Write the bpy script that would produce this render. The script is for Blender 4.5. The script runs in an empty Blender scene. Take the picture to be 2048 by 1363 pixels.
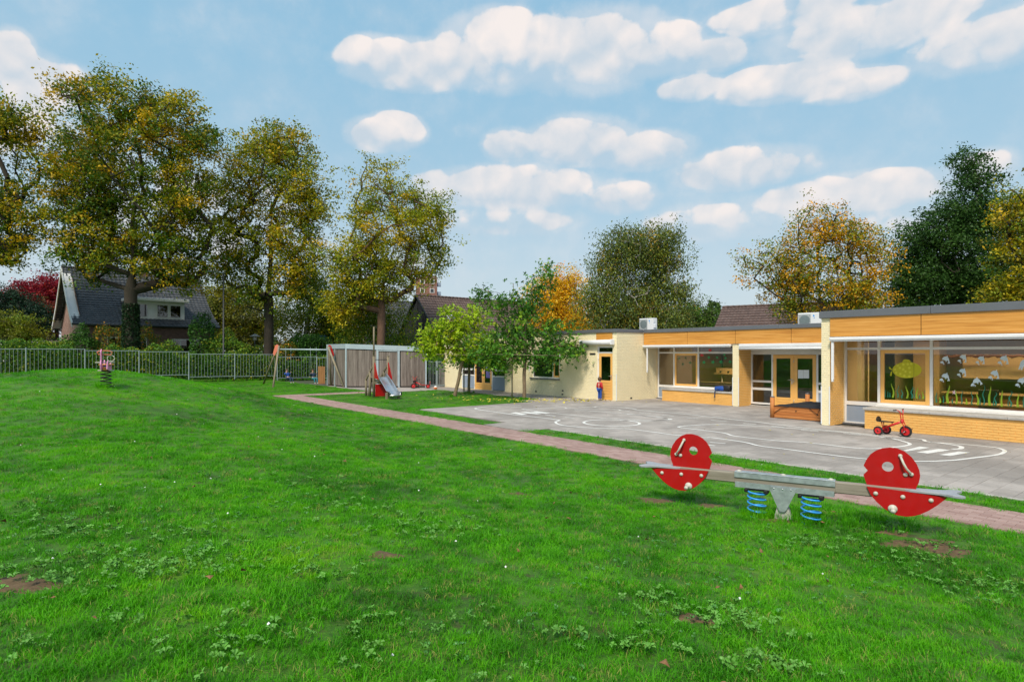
import bpy, bmesh, math, random
import numpy as np
from mathutils import Matrix, Vector
random.seed(7); rng = np.random.default_rng(11)
sc = bpy.context.scene
C = sc.collection
# ------------------------------------------------------------------ camera
EYE, F, HOR = 2.15, 1200.0, 705.0
cd = bpy.data.cameras.new('camera'); cam = bpy.data.objects.new('camera', cd); C.objects.link(cam)
cam.location = (0, 0, EYE); cam.rotation_euler = (math.pi/2, 0, 0)
cd.sensor_width = 36; cd.lens = 36*F/2048; cd.shift_y = (HOR-681.5)/2048
cd.clip_start = 0.05; cd.clip_end = 6000
sc.camera = cam
# ------------------------------------------------------------------ exposure, sun, sky
sc.view_settings.view_transform = 'Standard'; sc.view_settings.look = 'None'
sc.view_settings.exposure = 0.16; sc.view_settings.gamma = 1; sc.view_settings.use_curve_mapping = False
sc.cycles.max_bounces = 6; sc.cycles.transparent_max_bounces = 12; sc.cycles.diffuse_bounces = 3; sc.cycles.glossy_bounces = 3
sc.cycles.caustics_reflective = False; sc.cycles.caustics_refractive = False
SUN_EL, SUN_AZ = math.radians(50), math.radians(200)      # azimuth clockwise from +Y: behind the camera, to its left
sl = bpy.data.lights.new('sun', 'SUN'); sun = bpy.data.objects.new('sun', sl); C.objects.link(sun)
sl.energy = 3.3; sl.angle = math.radians(11); sl.color = (1, .90, .76)
sd = Vector((math.sin(SUN_AZ)*math.cos(SUN_EL), math.cos(SUN_AZ)*math.cos(SUN_EL), math.sin(SUN_EL)))
sun.rotation_euler = sd.to_track_quat('Z', 'Y').to_euler(); sun.location = (0, 0, 60)

class NT:
    def __init__(s, tree): s.t = tree; s.t.nodes.clear()
    def n(s, typ, **kw):
        nd = s.t.nodes.new(typ)
        for k, v in kw.items():
            if k.startswith('i_'):
                key = k[2:]; key = int(key) if key.isdigit() else key.replace('_', ' ')
                nd.inputs[key].default_value = v
            else: setattr(nd, k, v)
        return nd
    def l(s, a, b): s.t.links.new(a, b)
    def put(s, v, sock):
        if isinstance(v, (int, float)): sock.default_value = v
        elif isinstance(v, tuple): sock.default_value = v if len(v) != 3 or sock.type == 'VECTOR' else (*v, 1)
        else: s.l(v, sock)
    def m(s, op, a, b=0.0, c=0.0, clamp=False):
        nd = s.t.nodes.new('ShaderNodeMath'); nd.operation = op; nd.use_clamp = clamp
        s.put(a, nd.inputs[0]); s.put(b, nd.inputs[1]); s.put(c, nd.inputs[2]); return nd.outputs[0]
    def mix(s, f, a, b, blend='MIX'):
        nd = s.t.nodes.new('ShaderNodeMix'); nd.data_type = 'RGBA'; nd.blend_type = blend
        s.put(f, nd.inputs[0]); s.put(a, nd.inputs[6]); s.put(b, nd.inputs[7]); return nd.outputs[2]
    def mr(s, v, a, b, c=0.0, d=1.0, kind='SMOOTHSTEP'):
        nd = s.t.nodes.new('ShaderNodeMapRange'); nd.interpolation_type = kind; nd.clamp = True
        s.put(v, nd.inputs[0])
        for i, x in enumerate((a, b, c, d)): s.put(x, nd.inputs[i+1])
        return nd.outputs[0]
    def noise(s, vec, scale, detail=3, rough=.5, dim='3D', out=0):
        nd = s.t.nodes.new('ShaderNodeTexNoise'); nd.noise_dimensions = dim
        if vec is not None: s.l(vec, nd.inputs['Vector'])
        nd.inputs['Scale'].default_value = scale; nd.inputs['Detail'].default_value = detail; nd.inputs['Roughness'].default_value = rough
        return nd.outputs[out]
    def ramp(s, f, stops):
        nd = s.t.nodes.new('ShaderNodeValToRGB'); e = nd.color_ramp.elements
        while len(e) < len(stops): e.new(.5)
        for el, (p, c) in zip(e, stops): el.position = p; el.color = (*c, 1)
        s.put(f, nd.inputs[0]); return nd.outputs[0]

w = bpy.data.worlds.new('World'); sc.world = w; w.use_nodes = True
N = NT(w.node_tree)
SKY_S = 0.11
tc = N.n('ShaderNodeTexCoord'); D = tc.outputs['Generated']
sep = N.n('ShaderNodeSeparateXYZ'); N.l(D, sep.inputs[0])
az = N.m('MULTIPLY', N.m('ARCTAN2', sep.outputs[0], sep.outputs[1]), 57.2958)
el = N.m('MULTIPLY', N.m('ARCSINE', sep.outputs[2]), 57.2958)
nish = N.n('ShaderNodeTexSky', sky_type='NISHITA', sun_disc=False, sun_elevation=SUN_EL, sun_rotation=SUN_AZ, air_density=1.0, dust_density=1.5, ozone_density=1.0)
grad = N.ramp(N.mr(el, -5, 45, kind='LINEAR'), [(0, (.52, .57, .61)), (.12, (.60, .665, .71)), (.26, (.49, .63, .71)), (.42, (.38, .59, .725)), (.62, (.31, .565, .745)), (1, (.24, .50, .72))])
gs = N.mix(1.0, grad, (1/SKY_S,)*3, 'MULTIPLY')
base = N.mix(.22, gs, nish.outputs[0])
# clouds: (azimuth, elevation, half width, half height) in degrees of the sky
def ad(px, py): 
    x, z = (px-1024)/F, (HOR-py)/F
    return math.degrees(math.atan(x)), math.degrees(math.atan(z/math.sqrt(1+x*x)))
blobs = []
for px, py, rx, ry, wt in [(820, 130, 150, 55, 1), (740, 110, 60, 45, 1), (1000, 105, 130, 90, 1), (1180, 100, 170, 95, 1), (1320, 100, 100, 60, .9),
        (1420, 110, 80, 40, .85), (1380, 175, 70, 30, .9), (1560, 165, 150, 42, 1), (1700, 172, 120, 34, .95), (1560, 28, 170, 42, .75), (1760, 52, 300, 58, .85), (1990, 78, 210, 66, .95),
        (745, 268, 58, 38, 1), (790, 262, 70, 40, .95), (1020, 290, 60, 38, .9), (1160, 280, 110, 55, 1), (1290, 300, 110, 42, .9), (1490, 335, 160, 45, .9),
        (30, 110, 50, 55, .9), (100, 170, 120, 65, .8), (20, 250, 150, 120, .6), (1010, 375, 190, 48, .9), (1240, 395, 80, 36, .85), (1700, 390, 260, 45, .85), (1000, 440, 170, 34, .5), (1560, 440, 200, 36, .55), (1780, 450, 160, 40, .5),
        (1960, 340, 90, 45, .8), (1400, 445, 130, 40, .6), (300, 420, 330, 120, .5), (600, 540, 400, 80, .4), (870, 310, 60, 30, .25), (930, 262, 30, 18, .3)]:
    a, e = ad(px, py); a2, _ = ad(px+rx, py); _, e2 = ad(px, py-ry); blobs.append((a, e, a2-a, e2-e, wt))
cl = None; shade = None
for a, e, ra, re, wt in blobs:
    dx = N.m('MULTIPLY', N.m('SUBTRACT', az, a), 1/ra); dz = N.m('MULTIPLY', N.m('SUBTRACT', el, e), 1/re)
    dd = N.m('MULTIPLY_ADD', dx, dx, N.m('MULTIPLY', dz, dz))
    v = N.m('MULTIPLY', N.m('SUBTRACT', 1.45, dd, clamp=True), wt)
    up = N.m('MULTIPLY', v, dz)
    cl = v if cl is None else N.m('SMOOTH_MAX', cl, v, .25)
    shade = up if shade is None else N.m('ADD', shade, up)
# clouds over the rest of the sky (outside about 44 degrees either side)
gen = N.mr(N.noise(D, 2.2, 2, .5), .50, .66, 0, 1.1)
away = N.mr(N.m('ABSOLUTE', az), 42, 52)
hi = N.mr(el, 33, 40)
cl = N.m('MAXIMUM', cl, N.m('MULTIPLY', gen, N.m('MAXIMUM', away, hi)))
nz = N.noise(D, 9, 7, .62); nz2 = N.noise(D, 28, 6, .6)
edge = N.m('ADD', N.m('MULTIPLY', N.m('SUBTRACT', nz, .5), 1.9), N.m('MULTIPLY', N.m('SUBTRACT', nz2, .5), .8))
edge = N.m('MULTIPLY', edge, N.mr(cl, 0, .3))
wv = N.n('ShaderNodeVectorMath', operation='ADD'); N.l(D, wv.inputs[0])
wsc = N.n('ShaderNodeVectorMath', operation='SCALE'); N.l(N.noise(D, 11, 3, .5, out=1), wsc.inputs[0]); wsc.inputs['Scale'].default_value = .06; N.l(wsc.outputs[0], wv.inputs[1])
def lumps(vec, off=None):
    if off:
        o_ = N.n('ShaderNodeVectorMath', operation='ADD'); N.l(vec, o_.inputs[0]); o_.inputs[1].default_value = off; vec = o_.outputs[0]
    tot = None
    for sc_, wt_ in ((12, .85), (29, .5)):
        vo = N.n('ShaderNodeTexVoronoi', feature='F1'); vo.inputs['Scale'].default_value = sc_; N.l(vec, vo.inputs['Vector'])
        q = N.m('MULTIPLY', N.m('SUBTRACT', .48, vo.outputs['Distance']), wt_); tot = q if tot is None else N.m('ADD', tot, q)
    return tot
LU = lumps(wv.outputs[0]); LU2 = lumps(wv.outputs[0], (.006, 0, -.018))
body = N.m('ADD', cl, N.m('MULTIPLY', N.m('ADD', N.m('MULTIPLY', edge, .5), N.m('MULTIPLY', LU, 1.0)), N.mr(cl, .1, .5)))
soft = N.m('MULTIPLY', N.m('SUBTRACT', 0, shade, clamp=True), .9)
dens = N.mr(body, N.m('SUBTRACT', .34, N.m('MULTIPLY', soft, .15)), N.m('ADD', .66, soft))
vm = N.n('ShaderNodeVectorMath', operation='ADD'); N.l(D, vm.inputs[0]); vm.inputs[1].default_value = (.012, 0, -.03)
nzs = N.noise(vm.outputs[0], 9, 7, .62)
relief = N.m('ADD', N.m('MULTIPLY', N.m('SUBTRACT', nz, nzs), 1.3), N.m('MULTIPLY', N.m('SUBTRACT', LU, LU2), 1.2))
lit = N.m('ADD', N.m('ADD', .40, N.m('MULTIPLY', shade, .55)), relief, clamp=True)
ccol = N.mix(lit, (.54, .61, .68), (.88, .795, .755))
horf = N.mr(el, 2, 17); ccol = N.mix(N.m('MULTIPLY', N.m('SUBTRACT', 1, horf), .45), ccol, (.60, .65, .70))
veil = N.m('MULTIPLY', N.mr(N.m('ADD', cl, N.m('MULTIPLY', edge, .8)), -.02, .8), .5)
wisp = N.m('MULTIPLY', N.mr(N.noise(D, 4.5, 6, .65), .5, .75), .32)
dens = N.m('MULTIPLY', N.m('MAXIMUM', N.m('MAXIMUM', dens, veil), wisp), N.mr(el, 0, 14, .45, .92))
cs = N.mix(1.0, ccol, (1/SKY_S,)*3, 'MULTIPLY')
fin = N.mix(dens, base, cs)
bg = N.n('ShaderNodeBackground'); N.l(fin, bg.inputs[0]); bg.inputs[1].default_value = SKY_S
ow = N.n('ShaderNodeOutputWorld'); N.l(bg.outputs[0], ow.inputs[0])
try: w.cycles.sampling_method = 'MANUAL'; w.cycles.sample_map_resolution = 512
except Exception: pass

# ------------------------------------------------------------------ frames
SN, CS = math.sin(math.radians(38.25)), math.cos(math.radians(38.25))
RZ = -math.radians(51.75)
COURT = Matrix.Rotation(RZ, 4, 'Z')          # local x runs right along the facade, y into the building; origin under the camera
WORLD = Matrix.Identity(4)
def fx(px, T): k = (px-1024)/F; Y = T/(CS*k+SN); return -Y*(CS-SN*k)
def fd(px, T): return T/(CS*(px-1024)/F+SN)
def fz(px, py, T): return EYE+(HOR-py)*fd(px, T)/F
def ground(px, py, z=0.0): Y = F*(EYE-z)/(py-HOR); return Vector(((px-1024)/F*Y, Y, z))
def at(px, py, Y): return Vector(((px-1024)/F*Y, Y, EYE+(HOR-py)*Y/F))
def st(v): return -(-SN*v.x+CS*v.y), CS*v.x+SN*v.y   # world -> court x,y
def smooth(x, a, b): 
    t = np.clip((x-a)/(b-a), 0, 1); return t*t*(3-2*t)
def H(X, Y):
    """height of the lawn in world metres"""
    X = np.asarray(X, float); Y = np.asarray(Y, float)
    t = CS*X+SN*Y
    pl = .6*(1-smooth(t, .0, 7.4))*(1-.0*smooth(Y, 24, 36))
    d2 = ((X+12.6)/np.where(X < -12.6, 3.7, 4.3))**2+((Y-18.2)/5.2)**2
    m = 1.09*np.exp(-d2*.5)*(1-smooth(t, 5.5, 9.2))
    n = .018*np.sin(X*1.3+Y*.7)*np.sin(Y*1.1-X*.4)*(1-smooth(t, 7.6, 9.0))
    return pl+m+n-.01*(smooth(t, 9.0, 9.2)*0)
def Hf(X, Y): return float(H(X, Y))

# ------------------------------------------------------------------ object helpers
PM = {}
def tag(o, label=None, cat=None, group=None, kind=None):
    if label: o['label'] = label
    if cat: o['category'] = cat
    if group: o['group'] = group
    if kind: o['kind'] = kind
    return o
def thing(name, label, cat, M=WORLD, group=None):
    o = bpy.data.objects.new(name, None); C.objects.link(o); o.empty_display_size = .2
    o.matrix_world = M; PM[o.name] = M.copy(); return tag(o, label, cat, group)
def link(name, me, mats, parent=None, M=None, kind=None, label=None):
    if not isinstance(mats, (list, tuple)): mats = [mats]
    if not me.materials:
        for m in mats: me.materials.append(m)
    o = bpy.data.objects.new(name, me); C.objects.link(o)
    if parent is not None:
        o.parent = parent; PM[o.name] = PM[parent.name]
        if M is not None: o.matrix_local = M
    elif M is not None: o.matrix_world = M; PM[o.name] = M.copy()
    else: PM[o.name] = WORLD
    if kind: o['kind'] = kind
    if label: o['label'] = label
    return o
class MB:
    def __init__(s, M=WORLD): s.M = M; s.v = []; s.f = []; s.mi = []; s.sm = []; s.cur = 0
    def add(s, vs, fs, smooth=False):
        b = len(s.v); s.v += [tuple(v) for v in vs]; s.f += [tuple(i+b for i in f) for f in fs]
        s.mi += [s.cur]*len(fs); s.sm += [smooth]*len(fs); return s
    def box(s, x0, x1, y0, y1, z0, z1, nobot=False):
        x0, x1 = sorted((x0, x1)); y0, y1 = sorted((y0, y1)); z0, z1 = sorted((z0, z1))
        vs = [(x0,y0,z0),(x1,y0,z0),(x1,y1,z0),(x0,y1,z0),(x0,y0,z1),(x1,y0,z1),(x1,y1,z1),(x0,y1,z1)]
        fs = [(3,2,1,0),(4,5,6,7),(0,1,5,4),(1,2,6,5),(2,3,7,6),(3,0,4,7)]
        return s.add(vs, fs[1:] if nobot else fs)
    def bbox(s, x0, x1, y0, y1, z0, z1, b=.01):
        """box with chamfered edges"""
        x0, x1 = sorted((x0, x1)); y0, y1 = sorted((y0, y1)); z0, z1 = sorted((z0, z1))
        b = min(b, (x1-x0)*.4, (y1-y0)*.4, (z1-z0)*.4)
        bm = bmesh.new(); bmesh.ops.create_cube(bm, size=1)
        for v in bm.verts: v.co = Vector(((x0+x1)/2+v.co.x*(x1-x0), (y0+y1)/2+v.co.y*(y1-y0), (z0+z1)/2+v.co.z*(z1-z0)))
        bmesh.ops.bevel(bm, geom=bm.edges[:]+bm.verts[:], offset=b, segments=1, affect='EDGES')
        bm.verts.ensure_lookup_table(); s.add([v.co[:] for v in bm.verts], [tuple(v.index for v in f.verts) for f in bm.faces]); bm.free(); return s
    def tube(s, pts, r, n=8, cap=True, closed=False):
        pts = [Vector(p) for p in pts]; m = len(pts); rs = r if isinstance(r, (list, tuple)) else [r]*m
        vs = []; up = None
        for i, p in enumerate(pts):
            a = pts[(i-1) % m] if (closed or i > 0) else p; b = pts[(i+1) % m] if (closed or i < m-1) else p
            d = (b-a).normalized() if (b-a).length > 1e-9 else Vector((0,0,1))
            if up is None: up = d.orthogonal().normalized()
            up = (up-d*up.dot(d)); up = up.normalized() if up.length > 1e-6 else d.orthogonal().normalized()
            q = d.cross(up)
            for k in range(n):
                t = 2*math.pi*k/n; vs.append(p+(up*math.cos(t)+q*math.sin(t))*rs[i])
        fs = []
        for i in range(m if closed else m-1):
            j = (i+1) % m
            for k in range(n): fs.append((i*n+k, i*n+(k+1) % n, j*n+(k+1) % n, j*n+k))
        s.add(vs, fs, True)
        if cap and not closed:
            b = len(s.v)-len(vs); s.f += [tuple(b+k for k in range(n))[::-1], tuple(b+(m-1)*n+k for k in range(n))]; s.mi += [s.cur]*2; s.sm += [False]*2
        return s
    def bar(s, a, b, wx, wz, up=(0,0,1)):
        """rectangular bar from a to b"""
        a, b = Vector(a), Vector(b); d = (b-a).normalized(); upv = Vector(up)
        if abs(d.dot(upv)) > .98: upv = Vector((0,1,0))
        q = d.cross(upv).normalized()*wx/2; u = q.cross(d).normalized()*wz/2
        vs = [a-q-u, a+q-u, a+q+u, a-q+u, b-q-u, b+q-u, b+q+u, b-q+u]
        return s.add(vs, [(3,2,1,0),(4,5,6,7),(0,1,5,4),(1,2,6,5),(2,3,7,6),(3,0,4,7)])
    def lathe(s, prof, c=(0,0,0), n=20, axis='z', smooth=True, cap=True):
        vs = []; m = len(prof)
        for r, z in prof:
            for k in range(n):
                t = 2*math.pi*k/n; x, y = r*math.cos(t), r*math.sin(t)
                p = (x, y, z) if axis == 'z' else ((x, z, y) if axis == 'y' else (z, x, y))
                vs.append((p[0]+c[0], p[1]+c[1], p[2]+c[2]))
        fs = []
        for i in range(m-1):
            for k in range(n): fs.append((i*n+k, i*n+(k+1) % n, (i+1)*n+(k+1) % n, (i+1)*n+k))
        s.add(vs, fs, smooth)
        if not cap: return s
        b = len(s.v)-len(vs)
        if prof[0][0] > 1e-6: s.f.append(tuple(b+k for k in range(n))[::-1]); s.mi.append(s.cur); s.sm.append(False)
        if prof[-1][0] > 1e-6: s.f.append(tuple(b+(m-1)*n+k for k in range(n))); s.mi.append(s.cur); s.sm.append(False)
        return s
    def ball(s, c, r, n=12, sz=1.0):
        m = max(5, n//2+1); return s.lathe([(r*math.sin(math.pi*i/(m-1)), -r*sz*math.cos(math.pi*i/(m-1))) for i in range(m)], c, n)
    def prism(s, poly, y0, y1, plane='xz', holes=()):
        """extrude polygon (list of 2d) along the third axis; holes via bmesh triangulation"""
        bm = bmesh.new(); 
        def mk(a, b, y): return (a, y, b) if plane == 'xz' else ((a, b, y) if plane == 'xy' else (y, a, b))
        loops = [poly]+list(holes); edges = []; 
        for lp in loops:
            vv = [bm.verts.new(mk(a, b, y0)) for a, b in lp]
            for i in range(len(vv)): edges.append(bm.edges.new((vv[i], vv[(i+1) % len(vv)])))
        if holes: bmesh.ops.triangle_fill(bm, edges=edges, use_beauty=True, use_dissolve=False)
        else:
            bm.verts.ensure_lookup_table(); bm.faces.new(bm.verts[:])
        r = bmesh.ops.extrude_face_region(bm, geom=bm.faces[:]); d = mk(0, 0, y1-y0)
        bmesh.ops.translate(bm, vec=d, verts=[g for g in r['geom'] if isinstance(g, bmesh.types.BMVert)])
        bmesh.ops.recalc_face_normals(bm, faces=bm.faces[:])
        bm.verts.index_update(); s.add([v.co[:] for v in bm.verts], [tuple(v.index for v in f.verts) for f in bm.faces]); bm.free(); return s
    def mesh(s, name, parent=None, M=None):
        base = PM[parent.name] if parent is not None else (M or WORLD)
        T = base.inverted() @ s.M
        me = bpy.data.meshes.new(name); me.from_pydata([T @ Vector(v) for v in s.v], [], s.f)
        if me.polygons:
            me.polygons.foreach_set('use_smooth', s.sm)
            if any(s.mi): me.polygons.foreach_set('material_index', s.mi)
        me.update(); return me
    def build(s, name, mats, parent=None, kind=None, label=None, cat=None, group=None, M=None):
        me = s.mesh(name, parent, M); o = link(name, me, mats, parent, M if parent is None else None, kind)
        if label or cat: tag(o, label, cat, group)
        return o
def copy_tree(o, parent=None):
    c = o.copy(); C.objects.link(c)
    if parent: c.parent = parent
    PM[c.name] = PM[o.name]
    for ch in list(o.children): copy_tree(ch, c)
    return c
def frame(x, y, z=0, rz=0): return Matrix.Translation((x, y, z)) @ Matrix.Rotation(rz, 4, 'Z')
def circ(cx, cz, r, n=32, a0=0, a1=2*math.pi, rz=None):
    rz = rz or r; full = abs(a1-a0-2*math.pi) < 1e-6
    return [(cx+r*math.cos(a0+(a1-a0)*i/(n if full else n-1)), cz+rz*math.sin(a0+(a1-a0)*i/(n if full else n-1))) for i in range(n)]
# ------------------------------------------------------------------ materials
def mat(name, col, rough=.6, var=.12, vscale=3.0, bump=0.0, bscale=40, metal=0.0, dirt=0.0, dirtcol=(.09,.08,.06), spec=.4, coat=0.0, stretch=None, vdet=4):
    m = bpy.data.materials.new(name); m.use_nodes = True; n = NT(m.node_tree)
    geo = n.n('ShaderNodeNewGeometry'); pos = geo.outputs['Position']
    if stretch:
        mp = n.n('ShaderNodeMapping'); mp.vector_type = 'POINT'; mp.inputs['Rotation'].default_value = (0, 0, -RZ); mp.inputs['Scale'].default_value = stretch
        # rotate first, then scale: two mapping nodes
        m1 = n.n('ShaderNodeMapping'); m1.inputs['Rotation'].default_value = (0, 0, -RZ); n.l(pos, m1.inputs[0])
        mp.inputs['Rotation'].default_value = (0, 0, 0); n.l(m1.outputs[0], mp.inputs[0]); pos = mp.outputs[0]
    nz = n.noise(pos, vscale, vdet, .6)
    f = n.mr(nz, .25, .75, 1-var, 1+var, 'LINEAR')
    c = n.mix(1.0, (*col, 1), (1, 1, 1, 1), 'MULTIPLY')
    mul = n.n('ShaderNodeCombineColor'); n.l(f, mul.inputs[0]); n.l(f, mul.inputs[1]); n.l(f, mul.inputs[2])
    c = n.mix(1.0, (*col, 1), mul.outputs[0], 'MULTIPLY')
    if dirt:
        dn = n.noise(geo.outputs['Position'], 1.7, 6, .7); dn2 = n.noise(geo.outputs['Position'], 19, 4, .7)
        dm = n.m('MULTIPLY', n.mr(n.m('ADD', n.m('MULTIPLY', dn, .6), n.m('MULTIPLY', dn2, .4)), .47, .66), dirt)
        c = n.mix(dm, c, (*dirtcol, 1))
    p = n.n('ShaderNodeBsdfPrincipled', i_Roughness=rough, i_Metallic=metal)
    p.inputs['Specular IOR Level'].default_value = spec; p.inputs['Coat Weight'].default_value = coat; p.inputs['Coat Roughness'].default_value = .15
    n.l(c, p.inputs['Base Color'])
    n.l(n.mr(n.noise(pos, vscale*2.3, 3), .3, .7, max(.02, rough-.08), min(1, rough+.08), 'LINEAR'), p.inputs['Roughness'])
    if bump:
        b = n.n('ShaderNodeBump', i_Strength=bump, i_Distance=.01); n.l(n.noise(pos, bscale, 4, .6), b.inputs['Height']); n.l(b.outputs[0], p.inputs['Normal'])
    o = n.n('ShaderNodeOutputMaterial'); n.l(p.outputs[0], o.inputs[0]); m['bs'] = 1
    return m
def court_cells(n, sx, sy, half=False):
    """cell id noise over the paving grid, in the court's own axes"""
    geo = n.n('ShaderNodeNewGeometry'); m1 = n.n('ShaderNodeMapping'); m1.inputs['Rotation'].default_value = (0, 0, -RZ); n.l(geo.outputs['Position'], m1.inputs[0])
    sp = n.n('ShaderNodeSeparateXYZ'); n.l(m1.outputs[0], sp.inputs[0])
    iy = n.m('FLOOR', n.m('MULTIPLY', sp.outputs[1], 1/sy))
    x = sp.outputs[0]
    if half: x = n.m('ADD', x, n.m('MULTIPLY', n.m('MODULO', n.m('ADD', iy, 1000), 2), sx/2))
    ix = n.m('FLOOR', n.m('MULTIPLY', x, 1/sx))
    cb = n.n('ShaderNodeCombineXYZ'); n.l(ix, cb.inputs[0]); n.l(iy, cb.inputs[1])
    wn = n.n('ShaderNodeTexWhiteNoise', noise_dimensions='3D'); n.l(cb.outputs[0], wn.inputs['Vector'])
    return geo.outputs['Position'], wn.outputs['Value'], m1.outputs[0]
def paving(name, ca, cb_, sx, sy, half, stain=.5, staincol=(.10, .10, .09)):
    m = bpy.data.materials.new(name); m.use_nodes = True; n = NT(m.node_tree)
    pos, wn, loc = court_cells(n, sx, sy, half)
    c = n.mix(wn, (*ca, 1), (*cb_, 1))
    big = n.noise(pos, .38, 5, .6); c = n.mix(n.m('MULTIPLY', n.mr(big, .42, .62), stain), c, (*[x*.62 for x in ca], 1))
    sp = n.noise(pos, 9, 6, .72); c = n.mix(n.m('MULTIPLY', n.mr(sp, .52, .7), .45*stain+.1), c, (*staincol, 1))
    fine = n.noise(pos, 160, 2, .5); c = n.mix(n.mr(fine, .35, .65, 0, .16), c, (.55, .52, .48, 1))
    p = n.n('ShaderNodeBsdfPrincipled', i_Roughness=.85); p.inputs['Specular IOR Level'].default_value = .25; n.l(c, p.inputs['Base Color'])
    b = n.n('ShaderNodeBump', i_Strength=.35, i_Distance=.004); n.l(n.noise(pos, 90, 4, .6), b.inputs['Height']); n.l(b.outputs[0], p.inputs['Normal'])
    o = n.n('ShaderNodeOutputMaterial'); n.l(p.outputs[0], o.inputs[0]); return m
def grassmat(name, blade):
    m = bpy.data.materials.new(name); m.use_nodes = True; n = NT(m.node_tree)
    pos = n.n('ShaderNodeNewGeometry').outputs['Position']
    big = n.noise(pos, .55, 4, .55); mid = n.noise(pos, 3.2, 4, .6); fine = n.noise(pos, 22, 3, .6)
    f = n.m('ADD', n.m('MULTIPLY', big, .40), n.m('ADD', n.m('MULTIPLY', mid, .34), n.m('MULTIPLY', fine, .26)))
    c = n.ramp(f, [(.34, (.020, .125, .0012)), (.45, (.048, .27, .0012)), (.54, (.105, .44, .0015)), (.66, (.24, .55, .004))])
    br = n.mr(n.noise(pos, 1.35, 5, .66), .585, .70)
    if not blade:
        br2 = n.mr(n.noise(pos, 6.5, 5, .7), .53, .66)
        c = n.mix(1.0, c, (.6, .6, .6, 1), 'MULTIPLY'); c = n.mix(.25, c, (.10, .07, .03, 1)); c = n.mix(n.m('MAXIMUM', n.m('MULTIPLY', br, .8), n.m('MULTIPLY', br2, .6)), c, (.075, .055, .028, 1))
    else:
        dry = n.mr(n.noise(pos, 60, 2, .5), .60, .68); c = n.mix(n.m('MULTIPLY', dry, n.m('ADD', .3, n.m('MULTIPLY', br, .6))), c, (.22, .20, .06, 1))
    d = n.n('ShaderNodeBsdfPrincipled', i_Roughness=.55); d.inputs['Specular IOR Level'].default_value = .25; n.l(c, d.inputs['Base Color'])
    o = n.n('ShaderNodeOutputMaterial')
    if blade:
        t = n.n('ShaderNodeBsdfTranslucent'); n.l(n.mix(1.0, c, (1.15, 1.2, .6, 1), 'MULTIPLY'), t.inputs[0]); mx = n.n('ShaderNodeMixShader', i_0=.35)
        n.l(d.outputs[0], mx.inputs[1]); n.l(t.outputs[0], mx.inputs[2]); n.l(mx.outputs[0], o.inputs[0])
    else:
        b = n.n('ShaderNodeBump', i_Strength=.8, i_Distance=.03); n.l(n.noise(pos, 30, 5, .7), b.inputs['Height']); n.l(b.outputs[0], d.inputs['Normal']); n.l(d.outputs[0], o.inputs[0])
    return m
def leafmat(name, rough=.5, trans=.3):
    m = bpy.data.materials.new(name); m.use_nodes = True; n = NT(m.node_tree)
    a = n.n('ShaderNodeAttribute', attribute_name='Col'); c = a.outputs['Color']
    d = n.n('ShaderNodeBsdfPrincipled', i_Roughness=rough); d.inputs['Specular IOR Level'].default_value = .3; n.l(c, d.inputs['Base Color'])
    t = n.n('ShaderNodeBsdfTranslucent'); n.l(c, t.inputs[0]); mx = n.n('ShaderNodeMixShader', i_0=trans)
    n.l(d.outputs[0], mx.inputs[1]); n.l(t.outputs[0], mx.inputs[2]); o = n.n('ShaderNodeOutputMaterial'); n.l(mx.outputs[0], o.inputs[0]); return m
def glassmat(name, tint=(.78, .76, .70), refl=.09):
    m = bpy.data.materials.new(name); m.use_nodes = True; n = NT(m.node_tree)
    t = n.n('ShaderNodeBsdfTransparent'); t.inputs[0].default_value = (*tint, 1)
    g = n.n('ShaderNodeBsdfGlossy', i_Roughness=.01); fr = n.n('ShaderNodeFresnel', i_IOR=1.5)
    mx = n.n('ShaderNodeMixShader'); n.l(n.m('ADD', n.m('MULTIPLY', fr.outputs[0], 1.3), refl-.05), mx.inputs[0]); n.l(t.outputs[0], mx.inputs[1]); n.l(g.outputs[0], mx.inputs[2])
    o = n.n('ShaderNodeOutputMaterial'); n.l(mx.outputs[0], o.inputs[0]); return m
def emitmat(name, col, s):
    m = bpy.data.materials.new(name); m.use_nodes = True; n = NT(m.node_tree)
    e = n.n('ShaderNodeEmission', i_Strength=s); e.inputs[0].default_value = (*col, 1); o = n.n('ShaderNodeOutputMaterial'); n.l(e.outputs[0], o.inputs[0]); return m
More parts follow.
